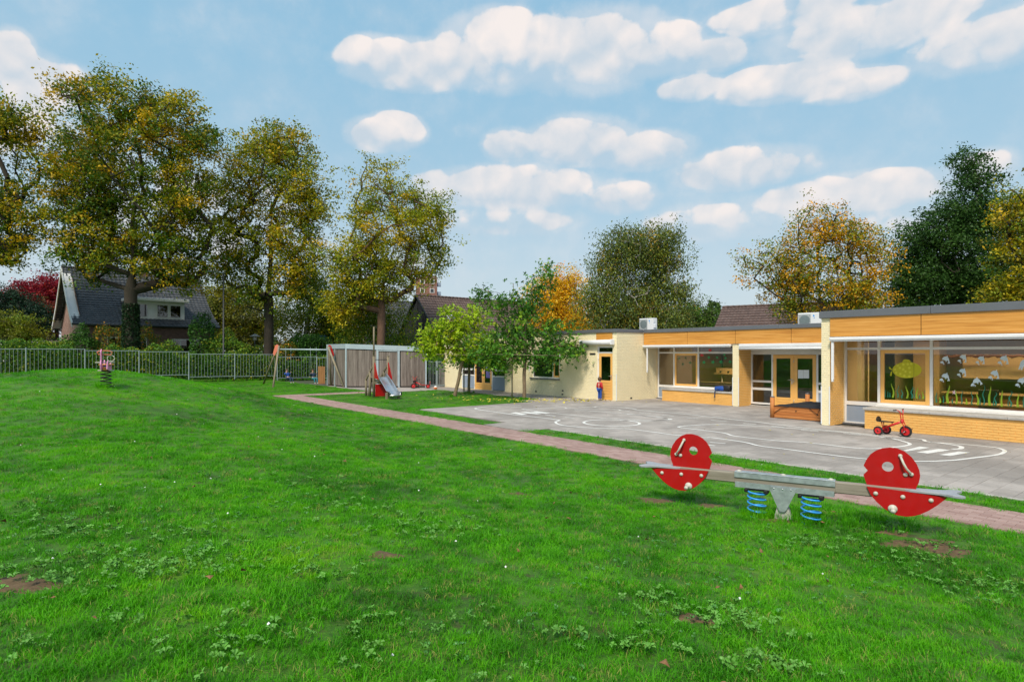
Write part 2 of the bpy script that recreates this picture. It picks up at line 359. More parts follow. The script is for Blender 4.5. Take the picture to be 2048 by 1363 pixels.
def woodmat(name, ca, cb_, rough=.7, along='z', frame_rot=0.0, sc_=1.0, bump=.4):
    m = bpy.data.materials.new(name); m.use_nodes = True; n = NT(m.node_tree)
    tcn = n.n('ShaderNodeTexCoord'); mp1 = n.n('ShaderNodeMapping'); mp1.inputs['Rotation'].default_value = (0, 0, frame_rot)
    n.l(tcn.outputs['Object'] , mp1.inputs[0])
    g = n.n('ShaderNodeNewGeometry'); n.l(g.outputs['Position'], mp1.inputs[0])
    mp = n.n('ShaderNodeMapping'); s = {'x': (1.2, 16, 16), 'y': (16, 1.2, 16), 'z': (16, 16, 1.2)}[along]; mp.inputs['Scale'].default_value = tuple(q*sc_ for q in s); n.l(mp1.outputs[0], mp.inputs[0])
    a = n.noise(mp.outputs[0], 1.0, 6, .65); isl = g.outputs['Random Per Island']
    oi = n.n('ShaderNodeObjectInfo')
    f = n.m('ADD', n.m('MULTIPLY', n.m('SUBTRACT', a, .5), 1.7), n.m('ADD', .3, n.m('MULTIPLY', oi.outputs['Random'], .4)), clamp=True)
    c = n.mix(f, (*ca, 1), (*cb_, 1))
    p = n.n('ShaderNodeBsdfPrincipled', i_Roughness=rough); p.inputs['Specular IOR Level'].default_value = .3; n.l(c, p.inputs['Base Color'])
    b = n.n('ShaderNodeBump', i_Strength=bump, i_Distance=.004); n.l(a, b.inputs['Height']); n.l(b.outputs[0], p.inputs['Normal'])
    o = n.n('ShaderNodeOutputMaterial'); n.l(p.outputs[0], o.inputs[0]); return m

M_ = {}
M_['cream'] = mat('cream_paint', (.91, .81, .55), .62, .03, 2.5, .1, 60, dirt=.10, dirtcol=(.62, .54, .34))
M_['orange_wall'] = mat('apricot_paint', (.86, .49, .14), .6, .06, 2.5, .25, 60, dirt=.2, dirtcol=(.62, .34, .10))
M_['orange_door'] = mat('apricot_gloss', (.86, .47, .13), .38, .04, 3, .05, 20, dirt=.12, dirtcol=(.6, .33, .1))
M_['panel'] = None
M_['white'] = mat('white_aluminium', (.80, .81, .82), .35, .03, 2, 0, dirt=.2, dirtcol=(.55, .55, .52))
M_['whiteframe'] = mat('white_window_paint', (.78, .77, .75), .4, .04, 4, .05, 30, dirt=.25, dirtcol=(.5, .47, .42))
M_['fascia'] = mat('grey_roof_trim', (.17, .18, .20), .42, .08, 1.3, 0, metal=.3, dirt=.15, dirtcol=(.1, .1, .1))
M_['greypanel'] = mat('blue_grey_panel', (.27, .33, .42), .5, .05, 2, .05, 30)
M_['concrete'] = mat('concrete', (.46, .44, .41), .85, .14, 6, .5, 50, dirt=.5, dirtcol=(.24, .23, .21))
M_['roofing'] = mat('roof_gravel', (.13, .13, .13), .95, .3, 20, .6, 60)
M_['glass'] = glassmat('window_glass'); M_['glassdark'] = glassmat('far_window_glass', (.25, .27, .28), .12)
M_['dark'] = mat('dark_recess', (.02, .02, .02), .8)
M_['galv'] = mat('galvanised_steel', (.42, .47, .49), .45, .22, 14, .08, 30, metal=.55, dirt=.35, dirtcol=(.25, .30, .31), vdet=2)
M_['galvlight'] = mat('pale_steel_trim', (.42, .50, .55), .5, .1, 3, .05, 30, metal=.2, dirt=.3, dirtcol=(.3, .36, .4))
M_['fencegrey'] = mat('fence_paint', (.27, .33, .34), .45, .1, 4, 0, metal=.2, dirt=.2, dirtcol=(.15, .2, .18))
M_['red'] = mat('red_plastic_board', (.43, .004, .006), .36, .09, 5, .05, 80, spec=.45, dirt=.3, dirtcol=(.40, .012, .012))
M_['rededge'] = mat('red_board_edge', (.72, .20, .12), .5, .1, 5)
M_['redmetal'] = mat('red_enamel', (.62, .012, .014), .28, .05, 5, spec=.5, coat=.3)
M_['bluesteel'] = mat('blue_spring_paint', (.04, .33, .80), .35, .12, 9, .05, 50, dirt=.3, dirtcol=(.02, .12, .3))
M_['greyplast'] = mat('grey_seat_plastic', (.34, .36, .39), .5, .08, 6, .1, 90, dirt=.25, dirtcol=(.2, .2, .2))
M_['beigeplast'] = mat('beige_plastic', (.56, .54, .46), .4, .1, 9, dirt=.3, dirtcol=(.33, .31, .26))
M_['black'] = mat('black_plastic', (.015, .015, .016), .45, .1, 8)
M_['rubber'] = mat('black_rubber', (.02, .02, .02), .8, .2, 12, .2, 60)
M_['steel'] = mat('polished_steel', (.62, .63, .64), .36, .06, 4, .03, 20, metal=.95, dirt=.35, dirtcol=(.36, .34, .32))
M_['woodgrey'] = woodmat('weathered_beam', (.19, .165, .125), (.40, .36, .30), .85, 'x', math.radians(31), 1.3)
M_['postwood'] = woodmat('round_post_wood', (.16, .13, .08), (.33, .28, .20), .85, 'z')
M_['plank'] = woodmat('weathered_plank', (.10, .078, .066), (.31, .265, .235), .85, 'z', 0, .8)
M_['brownboard'] = woodmat('brown_board', (.22, .10, .035), (.42, .21, .08), .75, 'z')
M_['deck'] = woodmat('orange_hardwood', (.42, .13, .03), (.64, .27, .085), .6, 'x', -RZ, 1.2)
M_['net'] = mat('black_net', (.02, .02, .024), .9, .4, 60, .8, 120)
M_['court'] = paving('court_tile', (.32, .285, .258), (.44, .395, .36), .3, .3, False, .65)
M_['path'] = paving('red_path_brick', (.30, .175, .15), (.42, .28, .245), .21, .105, True, .3, (.16, .12, .10))
M_['joint'] = mat('paving_joint_sand', (.12, .11, .09), .95, .3, 12, .3, 60)
M_['linepaint'] = mat('road_line_paint', (.80, .79, .75), .7, .08, 14, .2, 80, dirt=.5, dirtcol=(.48, .46, .43))
M_['lawn'] = grassmat('lawn_soil', False); M_['blade'] = grassmat('grass_blade', True)
M_['leaf'] = leafmat('leaf'); M_['leafdense'] = leafmat('hedge_leaf', .55, .2)
M_['bark'] = mat('grey_brown_bark', (.055, .043, .032), .95, .35, 6, 1.0, 25, dirt=.4, dirtcol=(.04, .05, .02), stretch=(3, 3, .5))
M_['barkred'] = mat('red_brown_bark', (.15, .085, .055), .95, .35, 6, 1.0, 25, stretch=(3, 3, .5))
M_['barkyoung'] = mat('young_bark', (.21, .15, .095), .9, .25, 8, .6, 30, dirt=.3, dirtcol=(.10, .11, .05))
M_['barkbirch'] = mat('birch_bark', (.52, .48, .43), .85, .2, 3, .5, 20, dirt=1.0, dirtcol=(.05, .045, .04))
M_['brickred'] = None
M_['mortar'] = mat('mortar', (.30, .26, .23), .95, .1, 10)
M_['skin'] = mat('skin', (.58, .34, .25), .5, .04, 6); M_['jean'] = mat('blue_trousers', (.05, .11, .24), .85, .2, 30, .3, 90)
M_['coatblue'] = mat('blue_jacket', (.02, .08, .36), .6, .15, 20, .2, 60); M_['coatred'] = mat('red_jacket', (.52, .02, .03), .6, .15, 20, .2, 60)
M_['coatnavy'] = mat('navy_jacket', (.03, .05, .10), .6, .15, 20); M_['teal'] = mat('teal_trousers', (.03, .20, .24), .8, .15, 20)
M_['hair'] = mat('brown_hair', (.09, .05, .025), .6, .3, 60, .4, 80); M_['shoe'] = mat('pale_shoe', (.45, .45, .44), .6)
M_['pink'] = mat('pink_board', (.72, .28, .52), .45, .05, 6); M_['yellowboard'] = mat('orange_board', (.85, .42, .10), .45, .05, 6); M_['blueboard'] = mat('blue_board', (.04, .14, .5), .45, .05, 6)
M_['springblack'] = mat('black_spring', (.02, .02, .022), .5, .1, 9, metal=.2)
M_['asphalt'] = mat('far_ground', (.07, .09, .05), .95, .4, .6, .3, 8)
def panelmat():
    m = bpy.data.materials.new('ochre_wood_laminate'); m.use_nodes = True; n = NT(m.node_tree)
    g = n.n('ShaderNodeNewGeometry'); m1 = n.n('ShaderNodeMapping'); m1.inputs['Rotation'].default_value = (0, 0, -RZ); n.l(g.outputs['Position'], m1.inputs[0])
    mp = n.n('ShaderNodeMapping'); mp.inputs['Scale'].default_value = (.35, .35, 9); n.l(m1.outputs[0], mp.inputs[0])
    a = n.noise(mp.outputs[0], 2.2, 7, .62); mp2 = n.n('ShaderNodeMapping'); mp2.inputs['Scale'].default_value = (1.1, 1, 60); n.l(m1.outputs[0], mp2.inputs[0]); b2 = n.noise(mp2.outputs[0], 2, 3, .5)
    f = n.m('ADD', n.m('MULTIPLY', a, .75), n.m('MULTIPLY', b2, .25))
    c = n.ramp(f, [(.34, (.47, .185, .028)), (.5, (.66, .30, .055)), (.64, (.76, .39, .10))])
    p = n.n('ShaderNodeBsdfPrincipled', i_Roughness=.42); n.l(c, p.inputs['Base Color']); o = n.n('ShaderNodeOutputMaterial'); n.l(p.outputs[0], o.inputs[0]); return m
M_['panel'] = panelmat()
def brickmat(name, ca, cb_):
    m = bpy.data.materials.new(name); m.use_nodes = True; n = NT(m.node_tree)
    g = n.n('ShaderNodeNewGeometry'); c = n.mix(g.outputs['Random Per Island'], (*ca, 1), (*cb_, 1))
    c = n.mix(n.mr(n.noise(g.outputs['Position'], 2, 5, .6), .4, .7, 0, .35), c, (*[x*.5 for x in ca], 1))
    p = n.n('ShaderNodeBsdfPrincipled', i_Roughness=.9); n.l(c, p.inputs['Base Color']); o = n.n('ShaderNodeOutputMaterial'); n.l(p.outputs[0], o.inputs[0]); return m
M_['brickred'] = brickmat('red_brick', (.21, .095, .075), (.32, .16, .125)); M_['brickpale'] = brickmat('pale_red_brick', (.34, .20, .16), (.44, .28, .23))
M_['brickbrown'] = brickmat('brown_brick', (.15, .085, .075), (.24, .14, .12))
M_['tiledark'] = mat('dark_roof_tile', (.055, .06, .068), .6, .35, 2.5, .3, 20, dirt=.55, dirtcol=(.15, .155, .155)); M_['tilebrown'] = mat('brown_roof_tile', (.12, .08, .07), .7, .35, 2.5, .3, 20, dirt=.5, dirtcol=(.19, .14, .12))
M_['blackboard'] = mat('black_cladding', (.028, .03, .036), .8, .25, 2, .3, 20, dirt=.3, dirtcol=(.06, .06, .065))
M_['whitepaint'] = mat('white_paint', (.76, .75, .73), .6, .05, 2, dirt=.2, dirtcol=(.5, .5, .47))
M_['roadsign'] = mat('blue_sign', (.03, .14, .50), .4, .05, 3)
M_['pole'] = mat('dark_lamp_pole', (.03, .035, .04), .5, .1, 3)
M_['curtain'] = mat('pale_curtain', (.35, .38, .40), .9, .25, 9, stretch=(8, 8, .3))
M_['ballpaint'] = mat('ball_orange', (.80, .22, .06), .5, .1, 4)
M_['intwall'] = mat('room_wall', (.34, .25, .13), .9, .08, 1.2); M_['intfloor'] = mat('room_floor', (.20, .14, .09), .6, .15, 3); M_['intceil'] = mat('room_ceiling', (.40, .36, .28), .9, .1, 2)
M_['intorange'] = mat('room_orange_wall', (.62, .34, .10), .9, .08, 1.2); M_['cabinet'] = mat('cabinet_cream', (.58, .44, .24), .5, .06, 2); M_['brownpost'] = mat('brown_door', (.20, .085, .035), .6, .1, 3)
M_['lamp'] = emitmat('warm_lamp', (1, .72, .36), 9)
M_['dolphin'] = mat('pale_blue_sticker', (.62, .72, .76), .6, .05, 9); M_['weedl'] = mat('lime_sticker', (.24, .36, .015), .6, .12, 9); M_['weedd'] = mat('teal_green_sticker', (.015, .17, .10), .6, .15, 9)
M_['subm'] = mat('yellow_sticker', (.52, .48, .01), .6, .08, 5); M_['submdot'] = mat('bright_yellow_sticker', (.66, .62, .04), .6, .08, 5); M_['starpink'] = mat('pink_sticker', (.62, .42, .46), .6, .08, 5)
M_['paper'] = mat('paper', (.72, .76, .78), .8, .08, 30); M_['purple'] = mat('purple_poster', (.14, .13, .36), .7, .3, 25)
M_['garland'] = mat('brown_garland', (.10, .04, .02), .9, .4, 30); M_['pot'] = mat('green_leafy_cutout', (.03, .30, .10), .7, .3, 20)

# ------------------------------------------------------------------ ground
bgd = MB(); bgd.add([(-1500, -300, -.12), (1500, -300, -.12), (1500, 2600, -.12), (-1500, 2600, -.12)], [(0, 1, 2, 3)])
bgd.build('ground', M_['asphalt'], kind='structure')
def court_to_world(xs, ys): return SN*xs+CS*ys, -CS*xs+SN*ys
def lawn_sheet(name, x0, x1, y0, y1, step, cut=None, z0=-.02):
    xs = np.arange(x0, x1+1e-6, (x1-x0)/max(1, round((x1-x0)/step))); ys = np.arange(y0, y1+1e-6, (y1-y0)/max(1, round((y1-y0)/step)))
    Xc, Yc = np.meshgrid(xs, ys); Xw, Yw = court_to_world(Xc, Yc); Z = H(Xw, Yw)+z0
    me = bpy.data.meshes.new(name); nx, ny = len(xs), len(ys)
    vs = np.stack([Xw.ravel(), Yw.ravel(), Z.ravel()], 1); idx = np.arange(nx*ny).reshape(ny, nx)
    fs = np.stack([idx[:-1, :-1].ravel(), idx[:-1, 1:].ravel(), idx[1:, 1:].ravel(), idx[1:, :-1].ravel()], 1)
    if cut is not None:
        cx, cy = (Xc[:-1, :-1]+Xc[1:, 1:]).ravel()/2, (Yc[:-1, :-1]+Yc[1:, 1:]).ravel()/2; fs = fs[~cut(cx, cy)]
    me.from_pydata(vs.tolist(), [], fs.tolist()); me.polygons.foreach_set('use_smooth', [True]*len(fs)); me.update()
    o = link(name, me, M_['lawn']); o['kind'] = 'structure'; return o
PATH_Y0, PATH_Y1, STRIP_Y1 = 9.22, 10.32, 11.3
def bedcut(x, y): return ((x > -21.0) & (y > 17.2)) | ((x > -20.6) & (y > 18.0)) | ((x-(-20.1))*.9+(y-18.3) > .2) & (y > 16.8)
lawn_sheet('lawn', -70, 14, -45, PATH_Y0, .35)
lawn_sheet('swing_lawn', -70, -31.3, PATH_Y0, 14.6, .5)
lawn_sheet('slide_lawn', -30.0, -20.2, 10.32, 18.3, .25, bedcut, -.012)
lawn_sheet('verge', -20.2, -14.6, 10.32, STRIP_Y1-.05, .25, None, -.012)
lawn_sheet('verge', -12.8, 10, 10.32, STRIP_Y1, .25, None, -.012)
# paving beds and the individual stones
pv = MB(COURT)
for (a, b, c, d) in [(-31.3, 12, PATH_Y0, PATH_Y1), (-31.3, -30.0, PATH_Y1, 20.3)]: pv.add([(a, c, -.02), (b, c, -.02), (b, d, -.02), (a, d, -.02)], [(0, 1, 2, 3)])
path = pv.build('path', M_['joint'], kind='structure')
pv = MB(COURT)
for (a, b, c, d, z) in [(-30.0, 12, 11.2, 22.9, -.024), (-14.7, -12.7, PATH_Y1, 11.2, -.024), (-42, -31.3, 14.5, 24, -.024)]: pv.add([(a, c, z), (b, c, z), (b, d, z), (a, d, z)], [(0, 1, 2, 3)])
court = pv.build('courtyard', M_['joint'], kind='structure')
def in_bed(x, y): return (-30.0 < x < -20.2 and 10.3 < y < 18.3) and not bool(bedcut(np.array(x), np.array(y)))
def stones(parent, name, mt, rects, sx, sy, half, gap, skip, zt=0.0):
    cells = []
    for (x0, x1, y0, y1) in rects:
        for j in range(math.floor(y0/sy+.5), math.floor(y1/sy+.5)):
            off = -sx/2*((j+1000) % 2) if half else 0
            for i in range(math.floor((x0-off)/sx+.001), math.ceil((x1-off)/sx)):
                a, b = i*sx+off, (i+1)*sx+off
                if b <= x0+.03 or a >= x1-.03: continue
                a, b = max(a, x0), min(b, x1)
                if skip and skip((a+b)/2, (j+.5)*sy): continue
                wx, wy = court_to_world((a+b)/2, (j+.5)*sy)
                if wy < 1 or abs(wx/wy) > 1.25: vis = 1e6
                else: vis = math.hypot(wx, wy) if abs(wx/wy) < .88 else 5e5
                cells.append((vis, a, b, j*sy, (j+1)*sy))
    cells.sort(key=lambda c: c[0])
    rest = MB(COURT); protos = {}
    T = PM[parent.name].inverted() @ COURT
    for k, (vis, a, b, c, d) in enumerate(cells):
        dz = random.uniform(-.0018, .0012); g = gap/2; e = .003
        def block(mb, a, b, c, d, z):
            mb.add([(a+g, c+g, z-.03), (b-g, c+g, z-.03), (b-g, d-g, z-.03), (a+g, d-g, z-.03), (a+g, c+g, z-e), (b-g, c+g, z-e), (b-g, d-g, z-e), (a+g, d-g, z-e),
                    (a+g+e, c+g+e, z), (b-g-e, c+g+e, z), (b-g-e, d-g-e, z), (a+g+e, d-g-e, z)],
                   [(8, 9, 10, 11), (0, 1, 5, 4), (1, 2, 6, 5), (2, 3, 7, 6), (3, 0, 4, 7), (4, 5, 9, 8), (5, 6, 10, 9), (6, 7, 11, 10), (7, 4, 8, 11)])
        if k < 300 and vis < 4e5:
            key = round(b-a, 3)
            if key not in protos:
                mb = MB(); w_ = (b-a)/2; h_ = (d-c)/2; block(mb, -w_, w_, -h_, h_, 0); protos[key] = mb.mesh(name); protos[key].materials.append(mt)
            o = bpy.data.objects.new(name, protos[key]); C.objects.link(o); o.parent = parent
            o.matrix_local = T @ Matrix.Translation(((a+b)/2, (c+d)/2, zt+dz)) @ Matrix.Rotation(random.uniform(-.006, .006), 4, 'Z') @ Matrix.Rotation(random.uniform(-.002, .002), 4, 'X')
        else: block(rest, a, b, c, d, zt+dz)
    rest.build(name+'_field', mt, parent, kind='stuff')
def wallskip(x, y):
    if in_bed(x, y): return True
    if x > -8.2 and y > 18.55: return True
    if x < -18.1 and y > 20.2 and x > -33: return True
    return False
stones(court, 'paving_tile', M_['court'], [(-30.0, -20.1, 11.3, 20.4), (-20.1, 8, 11.3, 22.8), (-14.7, -12.75, 10.35, 11.3), (-38, -30.0, 14.7, 20.4)], .3, .3, False, .006, wallskip)
stones(path, 'path_brick', M_['path'], [(-31.2, 9, PATH_Y0, PATH_Y1+.03), (-31.2, -30.0, PATH_Y1, 14.6)], .21, .105, True, .005, None)
kb = MB(COURT)
for x0 in np.arange(-12.6, 8, 1.0): kb.bbox(x0, x0+.994, STRIP_Y1-.01, STRIP_Y1+.05, -.05, .006, .006)
kb.build('verge_kerb', M_['concrete'], court, kind='stuff')
# ------------------------------------------------------------------ painted road lines on the courtyard
def ribbon(pts, wdt=.08, closed=False):
    P = [st(ground(*p)) for p in pts]; P = [Vector((a, b)) for a, b in P]
    # smooth by one pass of corner subdivision
    def chaik(Q):
        out = [] if closed else [Q[0]]
        for i in range(len(Q) if closed else len(Q)-1):
            a, b = Q[i], Q[(i+1) % len(Q)]; out += [a*.8+b*.2, a*.2+b*.8]
        if not closed: out.append(Q[-1])
        return out
    for _ in range(2): P = chaik(P)
    m = len(P); L = []; R = []
    for i in range(m):
        a = P[i-1] if (closed or i) else P[i]; b = P[(i+1) % m] if (closed or i < m-1) else P[i]
        d = (b-a); d = d.normalized() if d.length > 1e-6 else Vector((1, 0)); q = Vector((-d.y, d.x))*wdt/2
        L.append((P[i].x+q.x, P[i].y+q.y, .006)); R.append((P[i].x-q.x, P[i].y-q.y, .006))
    mb = MB(COURT); vs = L+R; fs = [(m+i, m+(i+1) % m, (i+1) % m, i) for i in range(m if closed else m-1)]
    mb.add(vs, fs); return mb
def Z7(pts): return [(900+x/3.413, 780+y/3.413) for x, y in pts]
def Z28(pts): return [(1240+x/2.844, 820+y/2.844) for x, y in pts]
def Z17(pts): return [(880+x/1.7534, 780+y/1.7534) for x, y in pts]
outer = Z7([(480, 103), (330, 107), (230, 114), (160, 125), (215, 136), (330, 152), (450, 170), (600, 185), (700, 197), (755, 206), (718, 215), (728, 229), (770, 241), (900, 254), (1050, 262), (1180, 261), (1320, 276), (1540, 308), (1740, 325)])
outer += Z28([(520, 155), (720, 183), (790, 204), (950, 222), (1100, 243), (1390, 278), (1600, 289), (1750, 292), (1900, 285)]) + Z17([(1850, 240), (1965, 226), (1985, 213), (1955, 201), (1840, 190), (1700, 181)]) + Z28([(1730, 165), (1500, 148), (1300, 125), (1080, 105)]) + Z7([(2048, 212), (1850, 191), (1600, 162), (1285, 136), (1250, 127), (1180, 119), (1000, 110), (985, 118), (875, 113)])
ribbon(outer).build('road_line', M_['linepaint'], court)
ribbon(Z7([(490, 130), (640, 123), (780, 117), (800, 126), (960, 129), (1150, 131), (1165, 139), (1225, 143)]), .07).build('road_line', M_['linepaint'], court)
ribbon(Z7([(490, 130), (600, 146), (800, 167), (1020, 190), (1180, 196), (1360, 210), (1540, 200), (1420, 184), (1230, 163), (1060, 149), (850, 133)]), .07).build('road_line', M_['linepaint'], court)
ribbon(Z28([(310, 95), (420, 86), (560, 79), (760, 88), (1000, 105), (1300, 128), (1560, 162), (1665, 193), (1600, 208), (1440, 221), (1330, 216), (1180, 197), (1030, 181), (900, 175), (640, 147), (600, 130), (440, 110)]), .08, True).build('road_line', M_['linepaint'], court)
ribbon(Z28([(0, 58), (160, 62), (300, 53), (220, 38), (40, 22)]), .07).build('road_line', M_['linepaint'], court)
ribbon(Z17([(1715, 182), (1775, 188), (1830, 197), (1828, 206), (1795, 207)]), .1).build('road_line', M_['linepaint'], court)
c0 = st(ground(1223, 845.3)); P = []; mb = MB(COURT); n_ = 48
mb.add([(c0[0]+r*math.cos(2*math.pi*i/n_), c0[1]+r*math.sin(2*math.pi*i/n_), .006) for r in (.80, .89) for i in range(n_)], [(i, (i+1) % n_, n_+(i+1) % n_, n_+i) for i in range(n_)])
mb.build('roundabout_ring', M_['linepaint'], court)
dashes = [Z7([(415, 117), (490, 114)]), Z7([(570, 110), (630, 108)]), Z7([(650, 167), (720, 177)]), Z7([(785, 185), (850, 191)]), Z7([(1290, 153), (1375, 160)]), Z7([(1450, 170), (1530, 177)]), Z7([(1615, 188), (1695, 195)]), Z7([(1780, 205), (1890, 213)]),
    Z28([(700, 75), (775, 80)]), Z28([(860, 90), (935, 98)]), Z28([(1030, 112), (1130, 122)]), Z28([(1270, 132), (1370, 142)]), Z28([(1490, 155), (1620, 168)]), Z28([(510, 182), (600, 190)]), Z28([(500, 197), (540, 203)])]
for d in dashes: ribbon(d, .07).build('road_dash', M_['linepaint'], court)
def quad(pts, z=.006):
    P = [st(ground(*p)) for p in pts]; mb = MB(COURT); mb.add([(a, b, z) for a, b in P], [(3, 2, 1, 0)])
    me = mb; return me
for q in [[(1806, 900.6), (1839.7, 892.8), (1860, 895.2), (1814, 902.4)], [(1832.8, 904.3), (1877, 897.5), (1900.8, 900), (1856, 906.6)], [(1877.7, 909.3), (1917, 902.8), (1941, 904.5), (1900.8, 911.6)]] + [Z7(q) for q in [[(412, 155), (450, 151), (530, 166), (490, 169)], [(475, 152), (520, 148), (630, 160), (590, 164)], [(550, 149), (590, 145), (690, 156), (650, 160)]]]:
    P = [st(ground(*p)) for p in q]; ar = sum(P[i][0]*P[(i+1) % 4][1]-P[(i+1) % 4][0]*P[i][1] for i in range(4))
    mb = MB(COURT); mb.add([(a, b, .006) for a, b in P], [(0, 1, 2, 3) if ar > 0 else (3, 2, 1, 0)]); mb.build('crossing_stripe', M_['linepaint'], court)

# ------------------------------------------------------------------ the school building
BM = COURT @ Matrix.Translation((-13, 20, 0))
school = thing('school_building', 'long low cream and apricot painted brick school with ochre panels and flat grey roof trim', 'building', BM)
def part(mb, name, mt, label=None, kind=None, parent=None): return mb.build(name, M_[mt] if isinstance(mt, str) else mt, parent or school, kind=kind, label=label)
def bricks(name, mt, x0, x1, z0, z1, y, face='front', holes=(), count=0, sx=.216, sz=.0645, gap=.010, proud=.010):
    """real brick courses on a backing slab; face 'front' looks to -y, 'right' looks to +x (then x0..x1 is a y range and y an x position)"""
    mb = MB(COURT); singles = 0; proto = {}
    nrow = max(1, round((z1-z0)/sz)); h = (z1-z0)/nrow
    T = PM[school.name].inverted() @ COURT
    def emit(a, b, c, d):
        nonlocal singles
        e = .003; j = random.uniform(-.0015, .0015)
        def pt(p, q, r): return (p, y-r, q) if face == 'front' else (y+r, p, q)
        vs = [pt(a, c, 0), pt(b, c, 0), pt(b, d, 0), pt(a, d, 0), pt(a+e, c+e, proud+j), pt(b-e, c+e, proud+j), pt(b-e, d-e, proud+j), pt(a+e, d-e, proud+j)]
        fs = [(4, 5, 6, 7), (0, 1, 5, 4), (1, 2, 6, 5), (2, 3, 7, 6), (3, 0, 4, 7)]
        if singles < count:
            k = round(b-a, 3)
            if k not in proto:
                q = MB(); ox, oz = (a+b)/2, (c+d)/2
                q.add([(v[0]-ox, v[1]-y, v[2]-oz) for v in vs], fs); proto[k] = q.mesh('brick'); proto[k].materials.append(M_[mt])
            o = bpy.data.objects.new('brick', proto[k]); C.objects.link(o); o.parent = school
            o.matrix_local = T @ Matrix.Translation(((a+b)/2, y, (c+d)/2)); singles += 1
        else: mb.add(vs, fs)
    for r in range(nrow):
        za, zb = z0+r*h+gap/2, z0+(r+1)*h-gap/2; x = x0-(sx/2 if r % 2 else 0)
        segs = []
        while x < x1-.001:
            a, b = max(x, x0), min(x+sx, x1); x += sx
            if b-a < .02: continue
            a += gap/2 if a > x0 else 0; b -= gap/2 if b < x1 else 0
            cut = [(a, b)]
            for hx0, hx1, hz0, hz1 in holes:
                if zb > hz0+.02 and za < hz1-.02:
                    nc = []
                    for p, q in cut:
                        if q <= hx0 or p >= hx1: nc.append((p, q)); continue
                        if p < hx0: nc.append((p, hx0))
                        if q > hx1: nc.append((hx1, q))
                    cut = nc
            segs += [c for c in cut if c[1]-c[0] > .015]
        for a, b in segs: emit(a, b, za, zb)
    if mb.v: mb.build(name, M_[mt], school, kind='stuff')
def wallslab(name, mt, x0, x1, y0, y1, z0, z1, holes=()):
    """backing wall with rectangular openings cut out (openings in x,z)"""
    mb = MB(COURT); xs = sorted({x0, x1, *[h[0] for h in holes], *[h[1] for h in holes]}); zs = sorted({z0, z1, *[h[2] for h in holes], *[h[3] for h in holes]})
    for i in range(len(xs)-1):
        run = None
        for j in range(len(zs)-1):
            cx, cz = (xs[i]+xs[i+1])/2, (zs[j]+zs[j+1])/2
            solid = not any(h[0] < cx < h[1] and h[2] < cz < h[3] for h in holes)
            if solid: run = (run[0], zs[j+1]) if run else (zs[j], zs[j+1])
            if (not solid or j == len(zs)-2) and run: mb.box(xs[i], xs[i+1], y0, y1, *run); run = None
    return part(mb, name, mt)
TA, TB, TC = 18.29, 21.95, 20.1
WA, WB = 19.2, 22.85
XA0, XA1 = -8.33, 3.0                    # near wing, pillar edge to beyond the frame
XC0, XC1 = -32.4, -18.0
ZA, ZB_ = 3.37, 3.21
# roof slabs
mb = MB(COURT); mb.box(XA0+.03, XA1, TA+.02, 31.9, ZA-.16, ZA-.02); part(mb, 'roof', 'roofing', 'flat roof of the near wing')
mb = MB(COURT); mb.box(XC0+.03, XA0-.001, TB+.02, 31.9, ZB_-.12, ZB_-.02); mb.box(XC0+.03, XC1-.03, TC+.03, TB+.02, ZB_-.12, ZB_-.02); part(mb, 'roof', 'roofing', 'flat roof of the far wing')
def fascia(segs, z0, z1):
    for (x0, x1, y, face) in segs:
        L = x1-x0; n = max(1, round(L/2.9))
        for i in range(n):
            a, b = x0+L*i/n+.002, x0+L*(i+1)/n-.002; mb = MB(COURT)
            if face == 'front': mb.bbox(a, b, y-.035, y+.09, z0, z1, .008)
            else: mb.bbox(y-.09, y+.035, a, b, z0, z1, .008)
            part(mb, 'roof_trim', 'fascia')
fascia([(XA0-.03, XA1, TA-.05, 'front'), ], ZA-.20, ZA)
fascia([(XC1+.036, XA0-.01, TB-.05, 'front')], ZB_-.15, ZB_)
fascia([(XC0-.03, XC1+.034, TC-.03, 'front')], ZB_-.15, ZB_)
fascia([(TC+.062, TB-.09, XC1, 'side')], ZB_-.15, ZB_)
mb = MB(COURT); mb.bbox(XA0-.06, XA0+.03, TA+.05, 31.9, ZA-.20, ZA, .008); part(mb, 'roof_trim', 'fascia')
# ---- ochre panels
def panels(edges, y, z0, z1):
    for a, b in zip(edges, edges[1:]):
        mb = MB(COURT); mb.bbox(a+.008, b-.008, y-.02, y, z0, z1, .002); part(mb, 'cladding_panel', 'panel')
    mb = MB(COURT); mb.box(edges[0], edges[-1], y+.002, y+.10, z0-.0, z1); part(mb, 'cladding_backing', 'dark')
eA = [fx(1660.5, TA), fx(1843, TA)]; dA = eA[1]-eA[0]; eA += [eA[1]+dA*i for i in range(1, 6) if eA[1]+dA*i < XA1+dA]; eA[-1] = XA1
panels(eA, TA-.02, 2.62, ZA-.195)
eB = [XC1+.02, fx(1375.7, TB), fx(1471.7, TB), fx(1583.4, TB), XA0-.01]
panels(eB, TB-.02, 2.505, ZB_-.145)
# soffits under the panels
mb = MB(COURT); mb.box(XA0+.27, XA1, TA-.01, WA+.05, 2.60, 2.615); part(mb, 'soffit', 'whiteframe')
mb = MB(COURT); mb.box(XC1+.02, XA0-.02, TB-.01, WB+.05, 2.485, 2.50); part(mb, 'soffit', 'whiteframe')
